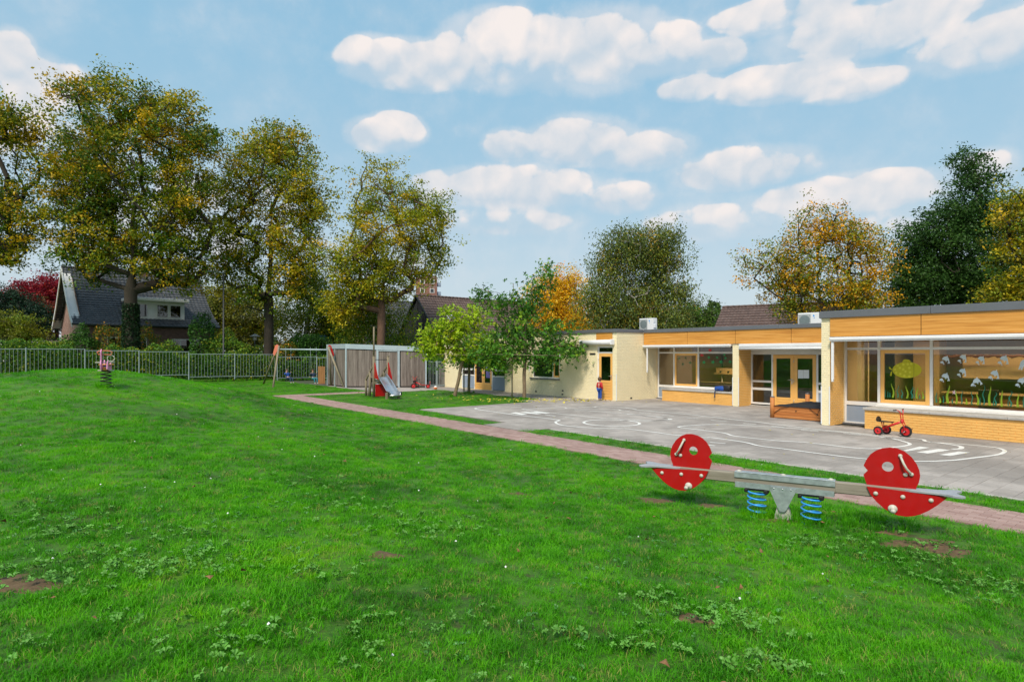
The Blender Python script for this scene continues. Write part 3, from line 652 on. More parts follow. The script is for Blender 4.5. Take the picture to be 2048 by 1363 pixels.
# ---- pillars: near wing and middle
def pillar(x0, x1, y0, y1, z1, sidecol):
    wallslab('pillar', 'cream', x0+.012, x1-.012, y0+.012, y1, 0, z1)
    bricks('pillar_brickwork', 'cream', x0, x1, 0, z1, y0+.012)
    bricks('reveal_brickwork', sidecol, y0+.012, y1, 0, z1, x1-.012, 'right')
    for xx in (x0-.004, x1-.026):
        mb = MB(COURT); mb.box(xx, xx+.03, y0-.014, y0-.002, .04, 1.16); part(mb, 'corner_guard', 'white')
pillar(XA0, fx(1660, TA), TA, WA, ZA-.2, 'orange_wall')
xp1 = fx(1477.9, TB); xp0 = fx(1465, TB)
pillar(xp0, xp1, TB, WB, 2.5, 'orange_wall')
# wall C (far cream wing) with openings
def X(px): return fx(px, TC)
zdoor = 2.36
winC = (X(1063), X(1118.8), .87, 2.24); dC = (X(1193.5), X(1224.8), 0.02, 2.46); gC = (X(922), X(1009.4), 0.02, 2.46); pC = (X(1192.4), X(1225), 2.74, ZB_-.15)
holes = [winC, dC, gC]
wallslab('wall', 'cream', XC0, XC1-.012, TC+.012, TC+.26, 0, ZB_-.12, holes)
bricks('brickwork', 'cream', XC0, XC1, 0, ZB_-.15, TC+.012, 'front', holes+[pC])
bricks('brickwork', 'cream', TC+.012, WB, 0, ZB_-.15, XC1-.012, 'right')
mb = MB(COURT); mb.box(XC1-.26, XC1-.012, TC+.27, WB+.3, 0, ZB_-.12); part(mb, 'wall', 'cream')
mb = MB(COURT); mb.box(XC0, XC0+.25, TC+.27, 31.8, 0, ZB_-.12); part(mb, 'wall', 'cream')
mb = MB(COURT); mb.bbox(pC[0]+.01, pC[1]-.01, TC-.012, TC+.01, pC[2], pC[3], .002); part(mb, 'cladding_panel', 'panel')
mb = MB(COURT); mb.box(XC1-.03, XC1+.005, TC-.018, TC-.006, .03, 1.2); part(mb, 'corner_guard', 'white')
for px, z in [(1072, .16), (1125, .12), (1125.6, .3), (1274, .10)]:
    mb = MB(COURT)
    if px < 1233: x = X(px); mb.bbox(x-.06, x+.06, TC-.012, TC-.002, z-.03, z+.03, .004)
    else: mb.bbox(XC1+.001, XC1+.010, TC+.9, TC+1.02, z-.03, z+.03, .004)
    part(mb, 'air_vent', 'dark')
mb = MB(COURT); x = X(1180); mb.bbox(x, X(1191), TC-.02, TC-.002, fz(1185, 707.6, TC)-.03, fz(1185, 706.5, TC)+.02, .004); part(mb, 'air_vent', 'dark')
# side wall between near wing and middle (unseen from the camera, closes the room)
mb = MB(COURT); mb.box(XA0+.0, XA0+.24, WA+.05, 31.8, 0, ZA-.2); part(mb, 'wall', 'cream')
mb = MB(COURT); mb.box(XC0, XA1, 31.6, 31.85, 0, 3.0); part(mb, 'wall', 'cream')
mb = MB(COURT); mb.box(XA1-.25, XA1, TA+.1, 31.5, 0, ZA-.2); part(mb, 'wall', 'cream')

# ---- window frames and glazing
def fr(mb, x0, x1, z0, z1, y, t=.06, d=.07):
    mb.box(x0, x0+t, y, y+d, z0, z1); mb.box(x1-t, x1, y, y+d, z0, z1); mb.box(x0+t, x1-t, y+.002, y+d-.002, z1-t, z1); mb.box(x0+t, x1-t, y+.002, y+d-.002, z0, z0+t)
def pane(x0, x1, z0, z1, y, parent, gm='glass'):
    mb = MB(COURT); mb.box(x0, x1, y, y+.006, z0, z1); return part(mb, 'pane', gm, parent=parent)
def casement(x0, x1, z0, z1, y, parent, t=.085):
    mb = MB(COURT)
    mb.bbox(x0, x0+t, y-.03, y+.03, z0, z1, .006); mb.bbox(x1-t, x1, y-.03, y+.03, z0, z1, .006); mb.bbox(x0+t, x1-t, y-.028, y+.028, z1-t, z1, .006); mb.bbox(x0+t, x1-t, y-.028, y+.028, z0, z0+t, .006)
    part(mb, 'casement', 'orange_door', parent=parent); pane(x0+t, x1-t, z0+t, z1-t, y, parent)
def window(name, x0, x1, z0, z1, y, mull, transom=None, label=None):
    mb = MB(COURT); fr(mb, x0, x1, z0, z1, y)
    for m in mull: mb.box(m-.035, m+.035, y-.006, y+.076, z0+.06, z1-.06)
    if transom: 
        xs = [x0+.06]+[v for m in mull for v in (m-.035, m+.035)]+[x1-.06]
        for a, b in zip(xs[::2], xs[1::2]): mb.box(a, b, y-.003, y+.073, transom-.035, transom+.035)
    return part(mb, name, 'whiteframe', label)
# near wing (A)
ax = [fx(1689, WA), fx(1757.7, WA), fx(1862.5, WA)]; ax += [ax[2]+(fx(2048, WA)-ax[2])*1.12]; ax += [ax[3]+1.5, ax[3]+4.0]
ztr = 2.27
winA = window('window', ax[0], XA1-.3, .64, 2.60, WA, [ax[1], ax[2], ax[3], ax[4]], ztr, 'wide classroom window with fish and seaweed stickers')
xs = ax[:5]+[XA1-.3]
for i, (a, b) in enumerate(zip(xs, xs[1:])):
    a2, b2 = a+(.06 if i == 0 else .035), b-.035
    pane(a2, b2, ztr+.035, 2.54, WA+.035, winA)
    if i == 1: casement(a2+.005, b2-.005, .70, ztr-.036, WA+.025, winA, .10)
    else: pane(a2, b2, .70, ztr-.035, WA+.035, winA)
mb = MB(COURT); fr(mb, ax[0], ax[1]+.03, .03, .645, WA, .055); part(mb, 'panel_frame', 'whiteframe')
mb = MB(COURT); mb.bbox(ax[0]+.05, ax[1]-.01, WA+.03, WA+.05, .07, .60, .004); part(mb, 'infill_panel', 'greypanel')
mb = MB(COURT); mb.bbox(ax[0]-.04, ax[1], WA-.08, WA+.1, 0, .05, .006); part(mb, 'doorstep', 'fascia')
mb = MB(COURT); mb.prism([(WA-.15, .60), (WA+.02, .60), (WA+.02, .665), (WA-.15, .635)], ax[1]-.03, XA1-.3, 'yz'); part(mb, 'sill', 'whiteframe')
# ledge of the near wing
xl = fx(1729, TA+.09)
mb = MB(COURT); mb.box(xl+.012, XA1, TA+.102, WA-.001, 0, .53); part(mb, 'ledge_wall', 'orange_wall')
bricks('ledge_brickwork', 'orange_wall', xl, XA1, 0.0, .53, TA+.102, 'front', count=290)
bricks('ledge_brickwork', 'orange_wall', TA+.102, WA, 0, .53, xl-.0+.0, 'right') if False else None
x = xl-.04; step = 1.62
while x < XA1:
    mb = MB(COURT); mb.bbox(x+.003, min(x+step, XA1)-.003, TA+.045, WA+.001, .532, .60, .01); part(mb, 'ledge_cap', 'concrete'); x += step
# blind boxes and guide rails
def blind(x0, x1, y, z0, z1):
    mb = MB(COURT); mb.bbox(x0, x1, y-.13, y-.001, z0+.03, z1, .02); mb.bbox(x0+.03, x1-.03, y-.10, y-.02, z0, z0+.03, .006); part(mb, 'blind_box', 'white')
blind(fx(1661.5, TA-.05), XA1, TA-.05, 2.475, 2.60)
mb = MB(COURT); xg = fx(1663, TA-.08); mb.bbox(xg, xg+.07, TA-.12, TA-.06, 1.36, 2.47, .01); mb.bbox(xg+.01, xg+.06, TA-.13, TA-.05, 1.30, 1.36, .01); part(mb, 'guide_rail', 'white')
blind(XC1+.03, fx(1464.5, TB), TB-.03, 2.375, 2.495)
mb = MB(COURT); xg = fx(1294, TB-.06); mb.bbox(xg, xg+.06, TB-.11, TB-.05, 1.3, 2.37, .01); mb.bbox(xg+.01, xg+.05, TB-.12, TB-.04, 1.24, 1.3, .01); part(mb, 'guide_rail', 'white')
# middle part (B): window bay and door bay
bx = [fx(1315.5, WB), fx(1348, WB), fx(1396.5, WB), xp0-.0]
ztb = 2.15
winB = window('window', bx[0], xp0+.1, .60, 2.48, WB, [bx[1], bx[2]], ztb, 'window of the recessed classroom with green leaf cutouts')
xs = [bx[0], bx[1], bx[2], xp0+.1]
for i, (a, b) in enumerate(zip(xs, xs[1:])):
    a2, b2 = a+(.06 if i == 0 else .035), b-(.06 if i == 2 else .035)
    pane(a2, b2, ztb+.035, 2.42, WB+.035, winB)
    if i == 1: casement(a2+.005, b2-.005, .66, ztb-.036, WB+.025, winB)
    else: pane(a2, b2, .66, ztb-.035, WB+.035, winB)
mb = MB(COURT); fr(mb, bx[0], bx[1]+.03, .03, .605, WB, .055); part(mb, 'panel_frame', 'whiteframe')
mb = MB(COURT); mb.bbox(bx[0]+.05, bx[1]-.01, WB+.03, WB+.05, .07, .56, .004); part(mb, 'infill_panel', 'greypanel')
mb = MB(COURT); mb.bbox(bx[0]-.04, bx[1], WB-.08, WB+.1, 0, .05, .006); part(mb, 'doorstep', 'fascia')
mb = MB(COURT); mb.prism([(WB-.15, .565), (WB+.02, .565), (WB+.02, .625), (WB-.15, .595)], bx[1]-.03, xp0, 'yz'); part(mb, 'sill', 'whiteframe')
xlb = fx(1323.5, TB+.05)
mb = MB(COURT); mb.box(xlb+.012, xp0-.001, TB+.08, WB-.001, 0, .485); part(mb, 'ledge_wall', 'orange_wall')
bricks('ledge_brickwork', 'orange_wall', xlb, xp0, 0, .485, TB+.08)
mb = MB(COURT)
for i in range(2): a, b = [xlb-.04, (xlb+xp0)/2+.3, xp0-.005][i:i+2]; mb = MB(COURT); mb.bbox(a+.003, b-.003, TB+.03, WB, .487, .55, .01); part(mb, 'ledge_cap', 'concrete')
def door_leaf(x0, x1, z0, z1, y, hand=None, glass_z0=.41, grooves=3, name='door', lab=None):
    t = .135; mb = MB(COURT)
    mb.bbox(x0, x0+t, y, y+.05, z0, z1, .006); mb.bbox(x1-t, x1, y, y+.05, z0, z1, .006); mb.bbox(x0+t, x1-t, y+.002, y+.048, z1-.14, z1, .006)
    h = (glass_z0-z0)/(grooves+1)
    for k in range(grooves+1): mb.bbox(x0+t, x1-t, y+.004, y+.046, z0+h*k+.004, z0+h*(k+1)-.004, .006)
    d = part(mb, name, 'orange_door', lab); pane(x0+t, x1-t, glass_z0, z1-.14, y+.02, d)
    mb = MB(COURT); mb.box(x0+t, x1-t, y+.03, y+.045, z0, glass_z0); mb.box(x0+t, x1-t, y-.004, y+.0, z1-.17, z1-.135); part(mb, 'glazing_bead', 'whiteframe', parent=d) if False else None
    if hand is not None:
        s = -1 if hand == 'l' else 1; hx = x0+.07 if hand == 'l' else x1-.07
        mb = MB(COURT); mb.bbox(hx-.018, hx+.018, y-.012, y-.001, .94, 1.16, .004); mb.tube([(hx, y-.01, 1.10), (hx, y-.06, 1.10), (hx-s*.03, y-.065, 1.10), (hx-s*.14, y-.06, 1.10)], .011, 8); part(mb, 'handle', 'steel', parent=d)
    for hz in (z0+.25, (z0+z1)/2, z1-.25):
        hx = x1 if hand == 'l' else x0
        mb = MB(COURT); mb.tube([(hx, y-.012, hz-.05), (hx, y-.012, hz+.05)], .012, 6); part(mb, 'hinge', 'steel', parent=d)
    return d
def q(px): return fx(px, WB)
ztop = 2.07
xs = [q(1502), q(1544.5), q(1634.5), XA0+.24]
mb = MB(COURT)
mb.box(xs[0], xs[0]+.06, WB, WB+.08, .08, 2.30); mb.box(xs[1]-.035, xs[1]+.035, WB-.003, WB+.083, .08, 2.30); mb.box(xs[2]-.035, xs[2]+.035, WB-.003, WB+.083, .08, 2.30)
mb.box(xs[0]+.06, xs[1]-.035, WB+.002, WB+.078, 2.08, 2.22); mb.box(xs[1]+.035, xs[2]-.035, WB+.002, WB+.078, 2.08, 2.22); mb.box(xs[2]+.035, XA0, WB+.002, WB+.078, 2.08, 2.22)
mb.box(xs[0]+.06, XA0, WB+.01, WB+.07, 2.22, 2.30)
for (a, b) in [(xs[0]+.06, xs[1]-.035), (xs[2]+.035, XA0)]:
    for z0, z1 in [(.96, 1.04), (.65, .745), (.08, .15)]: mb.box(a, b, WB+.002, WB+.078, z0, z1)
glaz = part(mb, 'door_surround', 'whiteframe', 'white framed glazed surround of the double doors')
for (a, b, lo) in [(xs[0]+.06, xs[1]-.035, True), (xs[2]+.035, XA0, False)]:
    pane(a, b, 1.04, 2.08, WB+.04, glaz); pane(a, b, .745, .96, WB+.04, glaz)
    if lo: pane(a, b, .15, .65, WB+.04, glaz)
    else: mb = MB(COURT); mb.box(a, b, WB+.03, WB+.05, .15, .65); part(mb, 'infill_panel', 'greypanel', parent=glaz)
mb = MB(COURT); mb.box(q(1478)+.0, XA0, WB+.11, WB+.14, 2.30, 2.5); part(mb, 'soffit_board', 'whiteframe')
dm = q(1588)
dl = door_leaf(xs[1]+.037, dm-.002, .03, ztop, WB-.01, 'r', .41, 3, 'door', 'left leaf of the double doors'); dr = door_leaf(dm+.002, xs[2]-.037, .03, ztop, WB-.01, None, .41, 3, 'door', 'right leaf of the double doors with two sheets of paper')
for a, b in [(790, 862), (864, 940)]:
    mb = MB(COURT); p0, p1 = 1480+a/6.817, 1480+b/6.817; mb.box(q(p0), q(p1), WB+.004, WB+.006, fz(p0, 660+655/6.817, WB), fz(p0, 660+540/6.817, WB)); part(mb, 'notice_sheet', 'paper', parent=dr)
mb = MB(COURT); mb.bbox(xs[0]-.02, XA0, WB-.12, WB+.1, 0, .028, .006); part(mb, 'doorstep', 'concrete')
# awning cassette over the double doors
xa0, xa1 = fx(1478.5, TB-.1), XA0-.07
mb = MB(COURT); mb.bbox(xa0, xa1, TB-.16, TB-.021, 2.37, 2.50, .02); aw = part(mb, 'awning_cassette', 'white')
mb = MB(COURT); mb.tube([(xa0+.02, TB-.13, 2.315), (xa1-.02, TB-.13, 2.315)], .05, 12); part(mb, 'front_rail', 'white', parent=aw)
# wall C: window, door, door group
def windowC():
    x0, x1, z0, z1 = winC; m = X(1103.5); y = TC+.09
    wd = window('window', x0, x1, z0, z1, y, [m], None, 'curtained window of the far cream wing')
    pane(x0+.06, m-.035, z0+.06, z1-.06, y+.035, wd); casement(m+.036, x1-.061, z0+.061, z1-.061, y+.02, wd, .07)
    mb = MB(COURT); mb.bbox(x0-.1, x1+.03, TC-.06, TC+.085, z0-.07, z0-.002, .01); part(mb, 'sill', 'fascia')
    mb = MB(COURT); mb.box(x0-.16, x0-.12, TC-.05, TC-.012, z0+.3, 2.4); part(mb, 'guide_rail', 'white'); mb = MB(COURT); mb.box(x1+.04, x1+.08, TC-.05, TC-.012, z0+.3, 2.4); part(mb, 'guide_rail', 'white')
    for i in range(14):
        a = x0+.05+i*(m-x0-.1)/14; mb = MB(COURT); mb.tube([(a, y+.16, z0), (a, y+.16+.02*(i % 2), z1)], .035, 6); part(mb, 'curtain', 'curtain' if i < 3 else 'dark', parent=wd)
windowC()
y = TC+.06
mb = MB(COURT); x0, x1 = dC[0], dC[1]; mb.box(x0, x0+.09, y, y+.07, .02, 2.46); mb.box(x1-.03, x1, y, y+.07, .02, 2.46); mb.box(x0+.09, x1-.03, y+.002, y+.068, 2.38, 2.46); mb.box(x0+.09, x1-.03, y+.002, y+.068, 2.12, 2.19)
sd_ = part(mb, 'door_frame', 'whiteframe'); pane(x0+.09, x1-.03, 2.19, 2.38, y+.03, sd_)
dd = door_leaf(x0+.092, x1-.032, .03, 2.115, y-.01, 'r', .90, 6, 'door', 'single apricot door with a tall pane')
mb = MB(COURT); mb.box(x0+.2, x0+.34, y+.12, y+.14, .9, 2.0); part(mb, 'curtain', 'curtain', parent=dd)
xw0, xw1 = X(1165.5), X(1228.6); mb = MB(COURT); mb.tube([(xw0, TC-.13, 2.62), (xw1, TC-.13, 2.62)], .115, 16); mb.bbox(xw1-.04, xw1+.03, TC-.25, TC-.001, 2.50, 2.75, .02); mb.bbox(xw0-.02, xw0+.02, TC-.25, TC-.001, 2.50, 2.74, .02); part(mb, 'awning_cassette', 'white', 'rounded white awning box over the single door')
# door group of C
x0, x1 = gC[0], gC[1]; m0, m1 = X(947.4), X(982.5)
mb = MB(COURT)
for a in (x0, m0-.035, m1-.035, x1-.06): mb.box(a, a+.07, y, y+.07, .02, 2.46)
mb.box(x0+.07, x1-.06, y+.002, y+.068, 2.38, 2.455); mb.box(x0+.07, m0-.035, y+.003, y+.067, 1.12, 1.22); mb.box(m1+.035, x1-.06, y+.003, y+.067, 1.12, 1.22); mb.box(x0+.07, m0-.035, y+.003, y+.067, .78, .86); mb.box(m1+.035, x1-.06, y+.003, y+.067, .78, .86); mb.box(m0+.035, m1-.035, y+.002, y+.068, 2.12, 2.19)
g = part(mb, 'door_surround', 'whiteframe', 'white surround of the far double doors behind the young trees')
for a, b in [(x0+.07, m0-.035), (m1+.035, x1-.06)]:
    pane(a, b, 1.22, 2.38, y+.03, g); pane(a, b, .86, 1.12, y+.03, g)
    mb = MB(COURT); mb.box(a, b, y+.02, y+.04, .05, .78); part(mb, 'infill_panel', 'greypanel', parent=g)
pane(m0+.035, m1-.035, 2.19, 2.38, y+.03, g)
mm = X(965)
door_leaf(m0+.037, mm-.002, .03, 2.115, y-.01, None, .42, 2, 'door', 'left leaf of the far double doors')
dr2 = door_leaf(mm+.002, m1-.037, .03, 2.115, y-.01, 'l', .42, 2, 'door', 'right leaf of the far double doors with a purple poster')
mb = MB(COURT); p0, p1 = 880+925/10.24, 880+1015/10.24; pz0, pz1 = fz(p0, 680+770/10.24, TC), fz(p0, 680+512/10.24, TC); mb.box(X(p0), X(p1), y+.004, y+.008, pz0, pz1); ps = part(mb, 'poster', 'purple', parent=dr2)
# dark floor slabs and interiors
def room(x0, x1, y0, y1, zc, wall='intwall'):
    mb = MB(COURT); mb.box(x0, x1, y0, y1, .0, .022); part(mb, 'room_floor', 'intfloor')
    mb = MB(COURT); mb.box(x0, x1, y0, y1, zc, zc+.03); part(mb, 'room_ceiling', 'intceil')
    mb = MB(COURT); mb.box(x0, x1, y1-.1, y1, .022, zc); part(mb, 'room_wall', wall)
room(XA0+.24, XA1-.25, WA+.08, 25.0, 2.72); room(-18.0, XA0, WB+.16, 28.5, 2.62); room(XC0+.26, XC1-.27, TC+.27, 25.5, 2.62, 'brownpost')
mb = MB(COURT); mb.box(XC1-.26, XC1-.1, WB+.3, 28.4, 0.022, 2.6); part(mb, 'room_wall', 'intwall'); mb = MB(COURT); mb.box(-13.6, -13.45, WB+.9, 28.3, .022, 2.6); part(mb, 'room_wall', 'intwall')
# ------------------------------------------------------------------ window stickers, things inside the rooms
def tz(sx, sy): return 1740+sx/6.649, 660+sy/6.649     # sheet of notes -> photo pixels
def stick(name, polys, m, y=WA+.016, parent=winA, lab=None, dy=0):
    mb = MB(COURT)
    for poly in polys:
        P = [(fx(px, WA), fz(px, py, WA)) for px, py in poly]
        mb.prism(P, y+dy-.0015, y+dy)
    return part(mb, name, m, lab, parent=parent)
DOL = [(-.04, .40), (.04, .30), (.12, .16), (.26, .06), (.42, .02), (.56, .02), (.66, -.10), (.74, -.12), (.74, .06), (.86, .20), (.95, .40), (.99, .62), (1.08, .82), (1.08, 1.0), (.96, .93), (.84, 1.02), (.76, .96), (.86, .80), (.86, .66), (.76, .58), (.66, .56), (.60, .74), (.52, .78), (.48, .58), (.34, .54), (.20, .50), (.10, .50)]
def dolphin(cx, cy, s, rot):
    out = []
    for big, ox, oy in ((1, 0, 0), (.52, -.52, .42)):
        P = []
        for a, b in DOL:
            a, b = (a-.5)*s*big, (b-.5)*s*big; r = rot+(0 if big == 1 else -.15)
            P.append((cx+ox*s+a*math.cos(r)-b*math.sin(r), cy+oy*s+a*math.sin(r)+b*math.cos(r)))
        out.append([tz(*p) for p in P])
    return out
for cx, cy, s, r in [(1005, 395, 95, .05), (1235, 375, 95, .25), (1475, 395, 95, .25), (1780, 395, 110, .1), (1000, 625, 100, .05), (1228, 560, 95, .2), (1420, 690, 105, -.35), (1655, 590, 110, .1), (2015, 690, 110, 0)]:
    stick('dolphin_sticker', dolphin(cx, cy, s, r), 'dolphin')
stick('octopus_sticker', [[tz(*p) for p in [(1990, 460), (2000, 420), (2030, 395), (2070, 390), (2100, 420), (2105, 470), (2090, 520), (2075, 470), (2060, 535), (2045, 475), (2020, 530), (2000, 525), (2015, 475), (1985, 525), (1970, 520)]]], 'dolphin')
def weed(x, y0, y1, wv, w=16, k=1.6):
    L = []; R = []; n = 14
    for i in range(n+1):
        t = i/n; yy = y0+(y1-y0)*t; xx = x+wv*math.sin(t*math.pi*k)*(.4+.6*t); hw = w/2*(1-t)**.45+1.0
        L.append((xx-hw, yy)); R.append((xx+hw, yy))
    return [tz(*p) for p in L+R[::-1]]
for x, y0, y1, wv, w in [(300, 895, 705, 20, 24), (490, 905, 735, 18, 24), (622, 908, 760, -12, 22), (700, 915, 812, 10, 20), (1035, 970, 728, -22, 36), (1145, 978, 790, 12, 26), (930, 965, 890, 4, 26), (1280, 985, 905, 4, 26), (1430, 992, 838, 14, 30), (1590, 1000, 745, -14, 34), (1750, 1015, 795, -8, 28), (1965, 1022, 840, -12, 28)]:
    stick('seaweed_sticker', [weed(x, y0, y1, wv, w)], 'weedl', lab='lime green seaweed sticker')
for x, y0, y1, wv, w in [(365, 895, 728, 14, 16), (425, 900, 785, -12, 18), (555, 905, 745, 16, 22), (585, 905, 752, 3, 10), (735, 915, 790, -8, 18), (198, 890, 790, 0, 12), (235, 890, 812, 0, 12), (262, 890, 826, 0, 14), (660, 912, 848, 3, 16), (878, 960, 830, 8, 20), (975, 965, 870, -6, 14), (1092, 970, 905, 6, 20), (1217, 978, 795, 8, 16), (1355, 990, 808, -12, 16), (1510, 995, 722, 18, 18), (1665, 1000, 820, 20, 22), (1865, 1015, 800, 26, 24), (1460, 990, 890, 2, 14), (1640, 1000, 930, 3, 16), (1835, 1010, 930, 3, 14), (2040, 1020, 870, 5, 16)]:
    stick('seaweed_sticker', [weed(x, y0, y1, wv, w, 3.0)], 'weedd', lab='dark green seaweed sticker')
sub = [tz(490+195*math.cos(a)*(1 if math.cos(a) > 0 else 1.0), 528+108*math.sin(a)) for a in [2*math.pi*i/32 for i in range(32)]]
sb = stick('submarine_sticker', [sub, [tz(*p) for p in [(425, 420), (440, 395), (470, 385), (520, 395), (545, 418)]], [tz(*p) for p in [(292, 522), (262, 488), (248, 490), (252, 512), (282, 530)]], [tz(*p) for p in [(292, 538), (272, 560), (262, 600), (280, 612), (290, 580)]]], 'subm', lab='yellow green submarine sticker')
dots = [(330, 520), (345, 565), (395, 500), (440, 455), (500, 450), (545, 445), (400, 580), (455, 605), (470, 548), (520, 500), (530, 560), (520, 612), (440, 520), (365, 470)]
stick('submarine_dots', [[tz(x+17*math.cos(a), y+17*math.sin(a)) for a in [2*math.pi*i/12 for i in range(12)]] for x, y in dots], 'submdot', dy=-.003)
stick('submarine_line', [[tz(x, y) for x, y in [(582, 428), (585, 428), (583, 622), (580, 622)]]], 'dark', dy=-.006)
star = [tz(1118+(34 if i % 2 == 0 else 15)*math.cos(i*math.pi/5-1.4), 825+(34 if i % 2 == 0 else 15)*math.sin(i*math.pi/5-1.4)) for i in range(10)]
stick('starfish_sticker', [star], 'starpink')
# leaf cutouts of the middle window
def sz(sx, sy): return 1300+sx/11.356, 680+sy/11.356
mb = None
for cx, cy, r in [(650, 410, 34), (800, 400, 26), (735, 540, 34), (900, 510, 38), (1325, 390, 34), (1215, 500, 42), (1420, 495, 44), (1515, 390, 30), (1600, 490, 44), (1705, 405, 34), (1810, 490, 40), (1680, 330, 30)]:
    P = []
    for i in range(10):
        rr = r*(1.15 if i % 2 == 0 else .55); a = i*math.pi/5+cx; px, py = sz(cx+rr*math.cos(a), cy+rr*math.sin(a)); P.append((fx(px, WB), fz(px, py, WB)))
    mb = MB(COURT); mb.prism(P, WB+.029, WB+.031); part(mb, 'leaf_cutout', 'pot', parent=winB)
for cx, cy in [(1355, 225), (1170, 340)]:
    P = [(fx(p[0], WB), fz(p[0], p[1], WB)) for p in [sz(cx+38*math.cos(a), cy+30*math.sin(a)) for a in [2*math.pi*i/8 for i in range(8)]]]
    mb = MB(COURT); mb.prism(P, WB+.027, WB+.030); part(mb, 'flower_cutout', 'redmetal', parent=winB)
def cthing(name, label, cat, x, y, z=0, group=None): return thing(name, label, cat, COURT @ Matrix.Translation((x, y, z)), group)
# room of the near wing: wall cabinets, counter, garland, lamps, orange wall
def cab(x, y, z0, z1, w, d, n, label):
    t = cthing('wall_cabinet', label, 'cabinet', x, y, z0); mb = MB(COURT); mb.box(x, x+w*n, y+.02, y+d, z0, z1); mb.build('carcass', M_['cabinet'], t)
    for i in range(n): mb = MB(COURT); mb.bbox(x+w*i+.004, x+w*(i+1)-.004, y, y+.018, z0+.004, z1-.004, .003); mb.build('cabinet_door', M_['cabinet'], t)
cab(-6.1, 23.0, 1.35, 2.1, .95, .4, 4, 'cream wall cabinets on the back wall behind the fish window')
t = cthing('kitchen_counter', 'low brown counter under the cream wall cabinets', 'counter', -6.5, 22.9)
mb = MB(COURT); mb.bbox(-6.6, -1.2, 22.75, 23.5, .86, .91, .01); mb.build('worktop', M_['cabinet'], t)
mb = MB(COURT); mb.box(-6.5, -1.3, 22.85, 23.45, .03, .86); mb.build('cupboard', M_['brownpost'], t)
t = cthing('tall_cupboard', 'tall pale cupboard left of the cream wall cabinets', 'cupboard', -7.5, 22.9); mb = MB(COURT); mb.bbox(-7.5, -6.75, 23.1, 23.7, .03, 2.6, .01); mb.build('carcass', M_['cabinet'], t); mb = MB(COURT); mb.bbox(-7.45, -6.8, 23.07, 23.098, .1, 1.3, .01); mb.build('cupboard_door', M_['cabinet'], t)
t = cthing('room_divider', 'reddish brown door post behind the submarine window', 'door', -9, 22.5)
mb = MB(COURT); mb.bbox(-8.02, -7.6, 20.9, 21.0, .03, 2.6, .01); mb.build('door_panel', M_['brownpost'], t); mb = MB(COURT); mb.bbox(-7.58, -7.3, 20.92, 21.0, .03, 2.6, .01); mb.build('dark_jamb', M_['dark'], t)
mb = MB(COURT); pts = [(-6.4+i*.08, 22.3, 2.06+.02*math.sin(i*1.7)-.0006*(i-20)**2*.1) for i in range(60)]; mb.tube(pts, [.03+.02*random.random() for _ in pts], 6)
for i in range(160):
    p = random.choice(pts); q2 = [p[k]+random.uniform(-.06, .06) for k in range(3)]; mb.add([q2, [q2[0]+.03, q2[1], q2[2]+.01], [q2[0]+.01, q2[1]+.02, q2[2]-.03]], [(0, 1, 2)])
mb.build('garland', M_['garland'], kind=None, label='brown garland strung under the ceiling of the fish window room', cat='garland')
t = cthing('worktable', 'low orange table edge with chairs behind the fish window', 'table', -4, 20.3)
mb = MB(COURT); mb.bbox(-5.8, -2.6, 20.1, 20.9, .70, .74, .01); mb.build('tabletop', M_['cabinet'], t)
for xx in (-5.7, -2.7):
    for yy in (20.2, 20.8): mb = MB(COURT); mb.tube([(xx, yy, .02), (xx, yy, .70)], .025, 6); mb.build('leg', M_['steel'], t)
for i, (xx, yy) in enumerate([(-5.0, 21.4), (-3.9, 21.5)]):
    t = cthing('chair', ['black chair behind the left end of the low orange table', 'black chair behind the right end of the low orange table'][i], 'chair', xx, yy, .022, 'chairs in the fish window room')
    mb = MB(COURT); mb.bbox(xx-.22, xx+.22, yy-.22, yy+.22, .44, .48, .02); mb.build('seat', M_['black'], t); mb = MB(COURT); mb.bbox(xx-.24, xx+.24, yy-.26, yy-.22, .55, 1.1, .03); mb.build('backrest', M_['black'], t)
    for a in (-.2, .2):
        for b in (-.2, .2): mb = MB(COURT); mb.tube([(xx+a, yy+b, .022), (xx+a, yy+b, .44)], .014, 6); mb.build('leg', M_['steel'], t)
def clamp_(x, y, z, i, L=1.2):
    pl = bpy.data.lights.new('lamp_light', 'AREA'); pl.energy = 65; pl.color = (1, .74, .42); pl.shape = 'RECTANGLE'; pl.size = L; pl.size_y = .1; po = bpy.data.objects.new('lamp_light', pl); C.objects.link(po); po.matrix_world = COURT @ Matrix.Translation((x, y, z-.04))
    t = cthing('ceiling_lamp', ['long lit ceiling lamp seen above the submarine window', 'long lit ceiling lamp seen above the dolphin stickers', 'lit ceiling lamp in the recessed classroom'][i], 'lamp', x, y, z); mb = MB(COURT); mb.bbox(x-L/2, x+L/2, y-.06, y+.06, z, z+.05, .01); mb.build('housing', M_['whitepaint'], t); mb = MB(COURT); mb.tube([(x-L/2+.03, y, z-.012), (x+L/2-.03, y, z-.012)], .014, 6); mb.build('tube', M_['lamp'], t)
clamp_(-6.2, 21.2, 2.62, 0); clamp_(-4.0, 21.6, 2.62, 1, 1.8); clamp_(-15.5, 25.5, 2.5, 2, 1.5)
mb = MB(COURT); mb.bbox(-7.2, -6.78, 25.0-1.55, 23.9, .03, 2.7, .01); mb.build('partition_wall', M_['intorange'], school)
